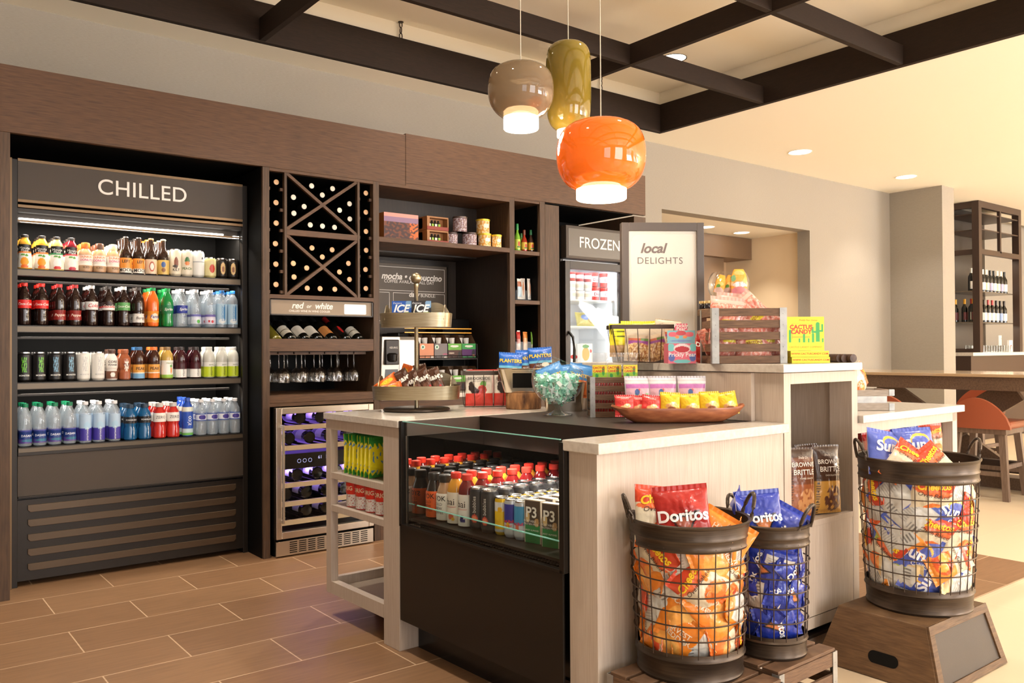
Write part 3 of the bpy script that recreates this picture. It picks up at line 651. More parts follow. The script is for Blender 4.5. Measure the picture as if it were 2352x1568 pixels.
SH['slimcan'] = dict(body=[(.022,0),(.025,.005),(.0265,.01),(.0265,.122),(.024,.130)], cap=[(.0242,.130),(.0242,.135),(.0225,.134),(.0215,.131)])
SH['sport'] = dict(body=[(.029,0),(.034,.005),(.034,.06),(.029,.075),(.034,.092),(.034,.13),(.030,.15),(.019,.168),(.017,.176)], cap=[(.0205,.175),(.0205,.194),(.018,.197)])
SH['pinch'] = dict(body=[(.026,0),(.030,.006),(.029,.04),(.0255,.055),(.030,.07),(.030,.105),(.028,.125),(.018,.14),(.0165,.147)], cap=[(.019,.146),(.020,.15),(.020,.165),(.016,.17)])
SH['vitamin'] = dict(body=[(.026,0),(.0315,.005),(.0315,.085),(.033,.098),(.033,.118),(.030,.14),(.021,.158),(.0175,.165)], cap=[(.0195,.164),(.0195,.180),(.017,.182)])
SH['bai'] = dict(body=[(.026,0),(.0345,.004),(.0345,.13),(.031,.148),(.021,.166),(.0165,.174)], cap=[(.0195,.173),(.0205,.176),(.0205,.194),(.018,.196)])
SH['stok'] = dict(body=[(.028,0),(.035,.004),(.0355,.10),(.030,.122),(.0235,.138),(.022,.15)], cap=[(.0235,.149),(.0245,.152),(.0245,.176),(.022,.179)])
_BM = {}
def shape_mesh(k, p, mt):
    key = (k, p, mt.name)
    if key not in _BM: _BM[key] = MB().lathe(SH[k][p], 20).mesh(k+'_'+p, mt, True)
    return _BM[key]
MET = {'bigcan', 'can', 'slimcan'}
CANTOP = mat('can_lid', rgb(205, 205, 205), .25, metal=1)
def drink_proto(kind, shape, body, cap, band, colf, texts=(), clear=False, neck=None):
    """kind: name; body/cap rgb; band=(z0,z1) label; texts=(string,size,z,rgb,kwargs)"""
    t = thing(kind, '', 'bottle' if shape not in MET else 'can')
    mt = (METO if shape in MET else PETC if clear else LIQ)
    part('can_body' if shape in MET else 'bottle_body', shape_mesh(shape, 'body', mt), t, color=rgb(*body))
    part('can_lid' if shape in MET else 'cap', shape_mesh(shape, 'cap', CANTOP if shape in MET else PLAS), t, color=rgb(*cap))
    rf = prof_r(SH[shape]['body'])
    if band:
        lb = grid_label(rf, band[0], band[1], -2.2, 2.2, colf).build('label', LABEL, t, smooth=True)
        k = 0
        for (s, size, z, cc, kw) in texts:
            g = MB(); cyl_text(g, s, size, z, rf, **kw); g.build('lettering', INK, lb, color=rgb(*cc)); k += 1
    return t
def solid(*c):
    q = rgb(*c); return lambda s, t: q
def bands(*bs):
    """bs: (t_upper, colour) from the bottom up"""
    q = [(u, rgb(*c)) for u, c in bs]
    def f(s, t):
        for u, c in q:
            if t <= u: return c
        return q[-1][1]
    return f
def blob(base, blobs):
    """painted picture: blobs=(cx,cy,rx,ry,colour) drawn in order over a base painter"""
    bb = [(a, b, c, d, rgb(*e)) for a, b, c, d, e in blobs]
    def f(s, t):
        c = base(s, t)
        for (x, y, rx, ry, k) in bb:
            if ((s-x)/rx)**2+((t-y)/ry)**2 < 1: c = k
        return c
    return f
def fruit(top, frame, fc, bc):
    return blob(bands((.42, (238, 228, 212)), (.62, (238, 235, 225)), (.70, top), (1, (28, 26, 26))), [(.5, .26, .13, .20, fc), (.5, .05, .12, .08, bc), (.44, .55, .07, .05, (90, 160, 60)), (.57, .53, .06, .05, (80, 150, 60))])
T = lambda s, z, size, c, **k: (s, size, z, c, k)
PR = {}
def proto(key, name, look, *a, **k):
    PR[key] = (drink_proto(name, *a, **k), look)
proto('mm1', 'juice_bottle', 'orange juice bottle with black top label', 'juice', (235, 170, 60), (40, 36, 34), (.006, .128), fruit((240, 130, 50), 0, (246, 160, 50), (235, 110, 40)), [T('Minute', .108, .019, (240, 240, 235)), T('Maid', .095, .019, (240, 240, 235))])
proto('mm2', 'juice_bottle', 'apple juice bottle with green band', 'juice', (222, 190, 110), (40, 36, 34), (.006, .128), fruit((50, 150, 90), 0, (245, 240, 235), (200, 45, 45)), [T('Minute', .108, .019, (240, 240, 235)), T('Maid', .095, .019, (240, 240, 235))])
proto('mm3', 'juice_bottle', 'red berry juice bottle with red band', 'juice', (120, 30, 40), (40, 36, 34), (.006, .128), fruit((215, 60, 70), 0, (245, 235, 230), (190, 40, 60)), [T('Minute', .108, .019, (240, 240, 235)), T('Maid', .095, .019, (240, 240, 235))])
dd = bands((.25, (186, 150, 115)), (.30, (200, 160, 125)), (.92, (246, 238, 226)), (1, (200, 160, 125)))
for key, cc, nm in (('dd1', (245, 110, 40), 'orange'), ('dd2', (90, 60, 45), 'brown'), ('dd3', (232, 226, 170), 'cream')):
    proto(key, 'iced_coffee_bottle', 'iced coffee bottle with %s cap' % nm, 'coffee', (196, 150, 112), cc, (.008, .098), dd, [T('DUNKIN\'', .080, .0165, (235, 120, 40), bold=.02), T('DONUTS', .063, .0165, (215, 60, 120), bold=.02), T('ICED', .024, .0155, (90, 60, 40), bold=.01)])
proto('beer1', 'beer_bottle', 'brown beer bottle with orange label', 'beer', (42, 26, 18), (40, 36, 34), (.006, .088), bands((.3, (240, 235, 225)), (1, (232, 150, 60))), [T('MOON', .02, .026, (40, 36, 34), bold=.02), T('LEFT', .068, .022, (40, 36, 34), bold=.02)])
proto('beer2', 'beer_bottle', 'brown beer bottle with round cream emblem', 'beer', (42, 26, 18), (200, 120, 50), (.006, .088), blob(solid(226, 200, 170), [(.5, .5, .11, .34, (170, 70, 45)), (.5, .5, .075, .25, (235, 228, 215))]))
proto('beer3', 'beer_bottle', 'brown beer bottle with gold and blue label', 'beer', (42, 26, 18), (190, 170, 120), (.006, .088), blob(solid(212, 178, 96), [(.5, .68, .09, .2, (70, 100, 160)), (.5, .3, .08, .16, (150, 100, 60))]))
proto('can1', 'tall_can', 'tall cream beer can with brown emblem', 'bigcan', (226, 214, 190), (200, 200, 200), (.014, .138), blob(solid(228, 216, 192), [(.5, .5, .08, .26, (130, 72, 45)), (.46, .34, .1, .06, (60, 48, 40))]), [T('KILT', .035, .02, (50, 42, 38), bold=.02)])
proto('can2', 'tall_can', 'tall cream beer can with peach picture', 'bigcan', (226, 216, 196), (200, 200, 200), (.014, .138), blob(solid(228, 218, 198), [(.5, .62, .09, .2, (70, 120, 70)), (.5, .5, .09, .1, (235, 140, 80))]), [T('PEACH', .045, .019, (70, 110, 60), bold=.02)])
proto('can3', 'tall_can', 'tall plain white can', 'bigcan', (232, 232, 228), (200, 200, 200), (.014, .138), blob(bands((.6, (236, 236, 232)), (.64, (150, 160, 170)), (1, (236, 236, 232))), [(.56, .78, .03, .06, (60, 60, 70))]))
proto('can4', 'drink_can', 'short pale yellow can with red emblem', 'can', (226, 214, 150), (200, 200, 200), (.014, .102), blob(solid(228, 216, 160), [(.5, .45, .11, .28, (205, 70, 50))]))
proto('can5', 'drink_can', 'short gold and black can', 'can', (40, 34, 30), (200, 200, 200), (.014, .102), blob(solid(40, 34, 30), [(.5, .5, .1, .42, (226, 190, 130)), (.5, .45, .05, .2, (150, 90, 50))]))
COLA = (38, 20, 16)
def soda(key, look, body, cap, lab, txt, tc, z0=.088, z1=.132, clear=False, extra=None, size=.0175, band2=None):
    proto(key, 'soda_bottle', look, 'soda', body, cap, (z0, z1), extra or solid(*lab), [T(txt, (z0+z1)/2, size, tc, shear=.3, bold=.012)], clear=clear)
soda('coke', 'cola bottle with red cap and red label', COLA, (226, 50, 40), (216, 40, 36), 'Coca-Cola', (245, 240, 235))
soda('drp', 'dark soda bottle with red cap and maroon label', COLA, (200, 50, 50), (140, 38, 34), 'Pepper', (235, 215, 200), .03, .082, size=.02)
soda('dcoke', 'diet cola bottle with white cap and silver label', COLA, (238, 238, 238), (226, 224, 222), 'Coke', (205, 40, 45), size=.027)
soda('zcoke', 'cola bottle with black cap and white-red label', COLA, (60, 56, 54), (0, 0, 0), 'Coca-Cola', (240, 235, 230), extra=bands((.3, (232, 228, 225)), (.5, (205, 45, 45)), (1, (50, 30, 28))))
soda('lcoke', 'cola bottle with white cap and green label', COLA, (238, 238, 238), (92, 160, 90), 'Coca-Cola', (240, 245, 235))
soda('barq', 'root beer bottle with dark cap and white label', COLA, (70, 62, 58), (226, 220, 214), 'Barqs', (70, 55, 50), .022, .072, size=.022)
soda('fanta', 'orange soda bottle with green cap', (240, 110, 40), (40, 150, 80), (0, 0, 0), 'Fanta', (50, 50, 130), .024, .088, size=.026, extra=blob(solid(244, 150, 50), [(.5, .5, .16, .3, (238, 225, 205))]))
soda('sprite', 'green lemon soda bottle with green cap', (20, 130, 60), (30, 150, 75), (24, 120, 70), 'Sprite', (240, 245, 235), .075, .125, size=.021)
soda('spritez', 'clear lemon soda bottle with blue label', (0, 0, 0), (235, 235, 238), (48, 60, 150), 'Sprite', (240, 245, 240), .08, .125, clear=True, size=.021)
soda('dlime', 'clear sparkling water bottle with green lime label', (0, 0, 0), (235, 235, 238), (0, 0, 0), 'DASANI', (240, 240, 250), .02, .075, clear=True, size=.0145, extra=blob(bands((.75, (206, 214, 226)), (1, (120, 120, 190))), [(.6, .25, .07, .2, (90, 180, 70))]))
soda('dberry', 'clear sparkling water bottle with red berry label', (0, 0, 0), (235, 235, 238), (0, 0, 0), 'DASANI', (240, 240, 250), .02, .075, clear=True, size=.0145, extra=blob(bands((.75, (214, 208, 224)), (1, (120, 110, 180))), [(.56, .25, .05, .16, (200, 40, 50)), (.42, .3, .04, .13, (200, 50, 60))]))
proto('smart1', 'water_bottle', 'slim clear water bottle with blue cap', 'tall_water', (0, 0, 0), (40, 110, 180), (.02, .14), blob(solid(175, 205, 226), [(.5, .15, .16, .12, (226, 232, 236)), (.6, .55, .04, .4, (60, 130, 190))]), [T('smartwater', .085, .02, (60, 140, 200), rot=True)], clear=True)
def monster(key, look, body, c2, txt):
    proto(key, 'energy_drink_can', look, 'bigcan', body, (200, 200, 200), (.013, .141), lambda s, t: rgb(*c2) if (t > .32 and t < .92 and (abs(s-.44-.012*math.sin(t*20)) < .013 or abs(s-.5-.01*math.sin(t*23)) < .014 or abs(s-.56+.012*math.sin(t*19)) < .013)) else rgb(*body), [T('MONSTER', .034, .0115, txt, bold=.02)])
monster('mon1', 'black energy drink can with green claw mark', (28, 26, 26), (110, 190, 50), (230, 230, 225))
monster('mon2', 'black energy drink can with pale blue claw mark', (28, 26, 26), (120, 170, 200), (230, 230, 225))
monster('mon3', 'white energy drink can with grey claw mark', (226, 224, 218), (190, 190, 190), (190, 190, 188))
proto('core', 'protein_shake_bottle', 'white protein shake bottle with brown picture', 'pinch', (236, 230, 222), (90, 66, 56), (.008, .12), blob(bands((.38, (120, 80, 60)), (1, (238, 232, 224))), [(.5, .2, .09, .12, (232, 226, 218))]), [T('CORE', .10, .019, (40, 36, 34), bold=.02), T('POWER', .083, .014, (40, 36, 34), bold=.02)])
proto('yup', 'milk_bottle', 'brown chocolate milk bottle with white splash', 'pinch', (160, 88, 56), (170, 96, 62), (.008, .12), lambda s, t: rgb(240, 232, 222) if math.hypot((s-.5)*2.6, t-.62) < .24+.07*math.sin(9*math.atan2(t-.62, (s-.5)*2.6)) else rgb(166, 92, 58), [T('YUP', .082, .024, (120, 60, 40), bold=.03)])
for key, cc, c2, nm in (('peak1', (60, 110, 160), (120, 170, 210), 'blue'), ('peak2', (235, 120, 50), (226, 130, 50), 'orange')):
    proto(key, 'iced_tea_bottle', 'dark iced tea bottle with %s cap' % nm, 'vitamin', (60, 28, 18), cc, (.006, .088), bands((.35, c2), (.42, (240, 230, 215)), (.95, (226, 160, 70)), (1, (60, 40, 30))), [T('PEAK', .06, .023, (70, 50, 40), bold=.02)])
proto('honest', 'juice_bottle', 'amber tea bottle with white carrot label', 'vitamin', (196, 160, 80), (140, 110, 70), (.004, .105), blob(bands((.2, (150, 200, 80)), (1, (244, 242, 234))), [(.56, .45, .035, .22, (240, 140, 50)), (.56, .68, .05, .08, (90, 170, 70))]), [T('Honest', .09, .014, (110, 150, 70))])
proto('vit1', 'flavoured_water_bottle', 'dark red flavoured water bottle with white label', 'vitamin', (60, 18, 26), (60, 50, 50), (.006, .092), bands((.55, (242, 240, 236)), (1, (70, 24, 32))), [T('vitamin', .04, .019, (50, 44, 44), rot=True, a=.35)])
proto('vit2', 'flavoured_water_bottle', 'pale flavoured water bottle with lime label', 'vitamin', (206, 206, 196), (220, 220, 216), (.006, .092), bands((.68, (196, 216, 50)), (1, (238, 238, 232))), [T('vitamin', .04, .019, (50, 60, 40), rot=True), T('zero', .077, .016, (90, 110, 50))])
proto('dasani', 'water_bottle', 'clear water bottle with green cap and blue label', 'soda', (0, 0, 0), (30, 130, 90), (.018, .085), blob(bands((.3, (96, 70, 150)), (.9, (34, 60, 130)), (1, (90, 90, 170))), [(.6, .2, .3, .1, (60, 120, 150))]), [T('DASANI', .056, .0155, (226, 230, 240), bold=.01)], clear=True)
proto('smart2', 'water_bottle', 'slim clear water bottle with white cap and violet label', 'tall_water', (0, 0, 0), (235, 235, 238), (.012, .15), blob(bands((.48, (70, 60, 160)), (1, (180, 205, 230))), [(.5, .58, .14, .14, (170, 205, 232))]), [T('smartwater', .05, .016, (235, 240, 245), rot=True)], clear=True)
proto('power', 'sports_drink_bottle', 'blue sports drink bottle with black label', 'sport', (24, 90, 140), (40, 60, 80), (.092, .128), solid(34, 34, 38), [T('POWERADE', .110, .0115, (230, 235, 240), bold=.012)])
proto('pzero', 'sports_drink_bottle', 'red sports drink bottle with white ZERO label', 'sport', (196, 44, 36), (205, 200, 196), (.092, .142), solid(240, 236, 230), [T('ZERO', .117, .022, (90, 80, 80), bold=.005)])
proto('zico', 'coconut_water_bottle', 'blue coconut water bottle', 'tall_water', (40, 80, 180), (50, 90, 190), (.006, .168), blob(bands((.1, (110, 190, 90)), (.22, (200, 225, 235)), (.85, (44, 84, 186)), (1, (230, 235, 220))), []), [T('zico', .09, .034, (240, 245, 250), rot=True, bold=.01)])
proto('nestle', 'water_bottle', 'small clear ribbed water bottle with white cap', 'water', (0, 0, 0), (238, 238, 240), (.084, .126), blob(bands((.12, (60, 90, 170)), (.88, (226, 232, 245)), (1, (60, 90, 170))), [(.5, .5, .16, .32, (70, 60, 150))]), clear=True)
GRP = {}
def place_drink(key, loc, label, group, rz=0, first={}):
    src, look = PR[key]
    o = src if key not in first else copy_tree(src)
    first[key] = 1
    o.location = loc; o.rotation_euler = (0, 0, rz); o['label'] = label; o['group'] = group
    return o
rows = [
 ('top shelf', 1.640, 5.035, 'drinks on the top cooler shelf', [('mm1',57),('mm1',96.4),('mm2',130.4),('mm3',164.2),('dd1',196.8),('dd2',229),('dd3',259.8),('beer1',286),('beer1',308),('beer2',334),('beer3',359),('can1',389.7),('can2',421),('can3',450.7),('can4',484),('can5',511.5),('can5',548)]),
 ('second shelf', 1.347, 5.035, 'sodas on the second cooler shelf', list(zip(['coke','coke','drp','drp','dcoke','zcoke','lcoke','barq','fanta','sprite','spritez','dlime','dberry','smart1','smart1'], [54.9,95.6,136.6,172.7,210,249,284,317.4,350.8,384.8,417.8,450,483.4,513.4,547.7]))),
 ('third shelf', 1.050, 5.035, 'drinks on the third cooler shelf', list(zip(['mon1','mon1','mon2','mon2','mon3','mon3','core','yup','peak1','peak2','honest','vit1','vit1','vit2','vit2','vit2'], [50.6,89,125.7,159,191.8,224.6,256.2,286.7,318.3,352.7,383.6,415.2,448.8,479.2,511.3,549.6]))),
 ('bottom shelf', .717, 5.005, 'waters and sports drinks on the bottom cooler shelf', list(zip(['dasani']*4+['smart2']*3+['power','power','pzero','pzero','zico']+['nestle']*4, [49.4,87,125.7,160,195.7,227.4,263,298.5,332,365.8,397.4,430.2,461.8,498.2,526,551.6]))),
]
for rname, z, y, grp, items in rows:
    px = []
    for i, (k, x) in enumerate(items):
        X = min(max(P(x, 800, Y=y).x, .70), 1.797); px.append(X)
    for i in range(1, len(px)):
        if px[i]-px[i-1] < .066: px[i] = px[i-1]+.0665
    over = px[-1]-1.797
    if over > 0:
        px[-1] = 1.797
        for i in range(len(px)-2, -1, -1):
            if px[i+1]-px[i] < .0665: px[i] = px[i+1]-.0665
    for d in range(3):
        for i, (k, x) in enumerate(items):
            o = ORD[i]
            if d == 0: lab = '%s, %s from left, %s front' % (PR[k][1], o, rname)
            elif d == 1: lab = '%s right behind %s, %s' % (PR[k][1], o, rname)
            else:
                if rname == 'third shelf': continue
                lab = '%s two behind %s, %s' % (PR[k][1], o, rname)
            place_drink(k, (px[i]+random.uniform(-.001, .001), y+d*.075, z), lab, grp, random.uniform(-.25, .25))

# ---- island bottle cooler goods
proto('bai1', 'juice_bottle', 'yellow juice bottle with red cap', 'bai', (214, 150, 50), (226, 62, 50), (.004, .122), blob(solid(240, 232, 220), [(.52, .22, .08, .11, (226, 110, 80)), (.58, .14, .05, .06, (240, 190, 60))]), [T('bai', .085, .036, (60, 46, 44)), T('ANTIOXIDANT', .066, .0075, (226, 90, 70))])
proto('bai2', 'juice_bottle', 'dark red juice bottle with red cap', 'bai', (110, 22, 24), (226, 62, 50), (.004, .122), blob(solid(242, 238, 232), [(.5, .2, .05, .07, (50, 50, 120)), (.57, .18, .05, .07, (60, 60, 140)), (.53, .29, .05, .05, (40, 40, 100))]), [T('bai', .085, .036, (50, 40, 40)), T('ANTIOXIDANT', .066, .0075, (226, 90, 70))])
def stok(key, look, body, lab, tc):
    proto(key, 'cold_brew_bottle', look, 'stok', body, (38, 36, 36), (.006, .108), solid(*lab), [T('STOK', .088, .027, tc, bold=.012), T('COLD', .066, .015, tc), T('BREW', .05, .015, tc), T('COFFEE', .034, .015, tc)])
stok('stok1', 'black cold brew bottle with orange label', (34, 22, 18), (238, 104, 44), (40, 34, 32))
stok('stok2', 'tan cold brew bottle with white label', (176, 140, 108), (240, 236, 228), (40, 34, 32))
proto('bubly', 'energy_drink_can', 'matt black sparkling drink can with fruit slice', 'bigcan', (58, 56, 58), (180, 180, 180), (.013, .141), blob(solid(62, 60, 62), [(.52, .24, .09, .12, (226, 90, 70)), (.52, .24, .06, .08, (240, 150, 110))]), [T('bubbles', .095, .02, (235, 232, 228), rot=True, a=.1)])
proto('rb1', 'energy_drink_can', 'slim yellow energy drink can', 'slimcan', (240, 196, 40), (205, 205, 205), (.012, .118), blob(bands((.1, (200, 205, 210)), (.7, (244, 200, 40)), (1, (228, 228, 226))), [(.6, .75, .08, .1, (240, 180, 30))]), [T('Red', .05, .02, (240, 190, 40), bold=.03)])
proto('rb2', 'energy_drink_can', 'slim dark blue and silver energy drink can', 'slimcan', (200, 204, 212), (205, 205, 205), (.012, .118), blob(bands((.36, (205, 210, 216)), (1, (56, 56, 150))), [(.5, .3, .07, .1, (235, 190, 60))]), [T('Red Bull', .058, .0135, (226, 60, 70), bold=.03), T('Red Bull', .042, .009, (226, 60, 70), bold=.02)])
proto('rb3', 'energy_drink_can', 'slim light blue energy drink can', 'slimcan', (200, 204, 212), (205, 205, 205), (.012, .118), blob(bands((.36, (210, 216, 222)), (1, (70, 150, 200))), [(.5, .3, .07, .1, (226, 120, 90))]), [T('Red Bull', .056, .0145, (226, 60, 80), bold=.03)])
cols = [('stok1', 1.022), ('stok2', .948), ('bai1', .874), ('bai2', .802), ('bubly', .733), ('bubly', .664), ('rb1', .606), ('rb2', .551), ('rb3', .496), ('p3', .425), ('p3', .335), ('bubly', .25)]
def p3():
    t = thing('protein_pack', '', 'pack'); n = 20; w, h = .064, .145
    fn = blob(bands((.42, (50, 140, 80)), (1, (84, 70, 62))), [(.2, .62, .16, .14, (226, 196, 140)), (.8, .5, .14, .1, (200, 160, 110))])
    g = vgrid(32, 48, lambda a, b: ((a-.5)*w, -.014-.006*math.sin(PI*a)*math.sin(PI*b), h*b), fn)
    g.box(-w/2-.003, w/2+.003, -.014, .014, .0, h+.003, col=rgb(200, 186, 168)); o = g.build('pack_body', LABEL, t)
    g = MB(); add_text(g, 'P3', .05, lambda x, y, hh: (x, -.0212, .105+y), bold=.02); add_text(g, 'PORTABLE', .011, lambda x, y, hh: (x-.006, -.0212, .076+y)); add_text(g, 'PROTEIN PACK', .009, lambda x, y, hh: (x-.002, -.0212, .066+y)); add_text(g, 'TURKEY ALMOND', .008, lambda x, y, hh: (x-.002, -.0205, .045+y)); g.build('lettering', INK, o, color=rgb(240, 238, 232))
    return t
PR['p3'] = (p3(), 'dark and green protein snack pack')
ZI = .5365
colname = {0: 'beside the mirrored side', 1: 'second column from mirror', 2: 'third column from mirror', 3: 'fourth column from mirror', 4: 'fifth column from mirror', 5: 'sixth column from mirror', 6: 'seventh column from mirror', 7: 'eighth column from mirror', 8: 'ninth column from mirror', 9: 'fourth last column of island cooler', 10: 'third last column of island cooler', 11: 'last column of island cooler'}
for ci, (k, v) in enumerate(cols):
    n = 8 if ci < 6 else 7
    for d in range(n):
        u = .11+d*(.074 if ci < 6 else .062)+(.012 if ci > 5 else 0)
        kk = k
        if ci < 2 and d % 2: kk = 'stok2' if k == 'stok1' else 'stok1'
        if ci in (6, 7, 8) and d > 0: kk = 'can3' if False else k
        if k == 'p3' and d > 3: continue
        look = PR[kk][1].replace(' with fruit slice', '').replace('sparkling ', '')
        lab = '%s, %s, %s back' % (look, colname[ci], ORD[d])
        o = place_drink(kk, W(u, v, ZI), lab, 'drinks in the island bottle cooler', IA-PI/2+random.uniform(-.12, .12)+.1 if ci < 2 else IA-PI/2+.25+random.uniform(-.15, .15))
# ================================================================== WINE, GLASSES
RC = -YAW                      # turns a thing's front (-Y) towards the shop side of the island
FWD = AX[2]
def dep(p): return (Vector(p)-Vector((0, 0, EYE))).dot(FWD)
wb_prof = [(.0, 0), (.030, .001), (.0365, .006), (.0370, .02), (.0370, .175), (.034, .195), (.020, .222), (.0148, .238), (.0145, .285)]
cap_prof = [(.0150, .235), (.0152, .262), (.0155, .294), (.0165, .297), (.0165, .302), (.013, .303), (.0, .303)]
WBM = {}
def wine_bottle(look, col, foil, lab=None, mark=None):
    t = thing('wine_bottle', look, 'bottle')
    if 'b' not in WBM: WBM['b'] = MB().lathe(wb_prof, 22).mesh('wine_body', LIQ, True); WBM['c'] = MB().lathe(cap_prof, 18).mesh('wine_capsule', PLAS, True)
    part('bottle_body', WBM['b'], t, color=rgb(*col)); part('capsule', WBM['c'], t, color=rgb(*foil))
    if lab: grid_label(prof_r(wb_prof), .045, .135, -1.9, 1.9, mark or solid(*lab), 24, 12).build('label', LABEL, t, smooth=True)
    return t
def axis_rot(d): return Vector((0, 0, 1)).rotation_difference(Vector(d).normalized()).to_euler()
dark = (20, 20, 16)
up = [(330,162),(467,180),(400,222),(211,236),(281,297),(214,341),(578,279),(513,321),(580,378),(321,417),(401,425),(480,433)]
lo = [(332,568),(464,580),(400,627),(210,669),(298,699),(215,758),(571,669),(512,725),(578,774),(301,831),(385,834),(482,838)]
wL = [(99,137),(97,271),(98,405),(93,540),(96,674),(97,807)]
wR = [(685,209),(685,334),(686,460),(687,583),(683,709),(685,833)]
WP = wine_bottle('', (9, 10, 8), (34, 32, 28)); WO = wine_bottle('', (9, 9, 7), (34, 28, 22)); used = set()  # glass and capsule sides darkened to stand for shade in the rack
CE = MB().lathe([(.0, .3042), (.0148, .3042), (.0160, .3036), (.0163, .300)], 20, close=True).mesh('capsule_end', PLAS, True)
part('capsule_end', CE, WP, color=rgb(236, 232, 216)); part('capsule_end', CE, WO, color=rgb(236, 192, 146))
wedge = ['top left of the upper wedge', 'top right', 'centre above the cross', 'far left high', 'left middle', 'far left low', 'far right high', 'right middle', 'far right low', 'bottom left', 'bottom centre', 'bottom right']
for nm, pts, src, wh in (('upper bin', up, WP, 'white capsule'), ('lower bin', lo, WO, 'amber capsule'), ('left slot column', wL, WO, 'amber capsule'), ('right slot column', wR, WO, 'amber capsule')):
    for i, (x, y) in enumerate(pts):
        p = P(600+x/2.85, 370+y/2.85, Y=4.79)
        o = src if id(src) not in used else copy_tree(src); used.add(id(src))
        if nm.endswith('bin'):
            for q in range(3): pass
        o.location = (p.x, p.y+.303, p.z); o.rotation_euler = (PI/2, 0, 0)
        where = ('%s of the wine rack %s' % (wedge[i].replace(' of the upper wedge', ''), nm)) if 'bin' in nm else '%s from top, wine rack %s' % (ORD[i], nm)
        tag(o, 'wine bottle end with %s, %s' % (wh, where), group='wine bottles lying in the rack')
# tilted bottles on the display shelf
tl = [(200, (120, 112, 40), (90, 90, 40), None, 'green-gold glass and no front label'), (470, dark, (30, 30, 30), blob(bands((.45, (236, 230, 216)), (.5, (130, 120, 90)), (1, (238, 232, 220))), [(.5, .78, .06, .12, (40, 40, 44))]), 'cream two-part label'), (725, dark, (30, 30, 30), solid(236, 230, 220), 'plain white label'), (950, dark, (30, 30, 30), solid(240, 234, 222), 'smaller white label'), (1215, dark, (30, 30, 30), blob(solid(205, 140, 80), [(.5, .6, .05, .12, (190, 70, 50))]), 'orange-brown label'), (1460, dark, (160, 30, 30), blob(solid(30, 24, 22), [(.35, .6, .06, .5, (200, 40, 40))]), 'black and red label'), (1700, dark, (30, 30, 30), blob(bands((.45, (236, 230, 216)), (.5, (130, 120, 90)), (1, (238, 232, 220))), [(.5, .78, .06, .12, (40, 40, 44))]), 'cream label, at the right end')]
for i, (cx, col, foil, mk, lk) in enumerate(tl):
    o = wine_bottle('tilted wine bottle with %s on the display shelf' % lk, col, foil, (1, 1, 1) if mk else None, mk); o['group'] = 'tilted bottles on the display shelf'
    p = P(610+cx/7.84, 775, Y=4.80); o.rotation_euler = axis_rot((-.10, .9, .52)); o.rotation_euler.rotate_axis('Z', .55)
    o.location = (p.x, 4.80, 1.262)
# hanging stemware
gp = [(.0, .0), (.033, .001), (.034, .003), (.006, .008), (.0038, .016), (.0036, .075), (.006, .085), (.022, .097), (.034, .118), (.0375, .140), (.034, .172), (.0332, .172), (.0365, .140), (.033, .118), (.0, .09)]
GLM = MB().lathe(gp, 26).mesh('wine_glass_bowl', thin_glass('stem_glass', (.98, .98, .98, 1), 2.6, .04), True)
n = 0
for r, yy in enumerate((4.84, 4.94, 5.04)):
    for k, cx in enumerate((335, 650, 975, 1290, 1590)):
        X = P(610+cx/7.84, 850, Y=4.84).x+(0, .008, -.006)[r]
        t = bpy.data.objects.new('wine_glass', GLM); C.objects.link(t); t.location = (X, yy, 1.186); t.rotation_euler = (PI, 0, 0)
        tag(t, 'clear stemmed wine glass hanging upside down, %s across, %s row back' % (ORD[k], ORD[r]), 'wine glass', 'wine glasses hanging under the display shelf')
# bottles in the wine fridge
src = None
for r, (z, xs) in enumerate(((.763, (.16, .29, .42, .53)), (.643, (.09, .22, .35, .48)), (.423, (.14, .27, .40, .52)), (.313, (.07, .20, .33, .46)), (.203, (.2, .33, .46)))):
    for k, x in enumerate(xs):
        o = wine_bottle('', dark, (30, 30, 30), (225, 222, 215)) if src is None else copy_tree(src); src = src or o
        o.rotation_euler = (-PI/2, 0, 0); o.location = (1.93+x+.03, 4.79, z+.038)
        tag(o, 'dark bottle base, %s rack of the wine fridge, %s from left' % (ORD[r], ORD[k]), 'bottle', 'bottles in the wine fridge')

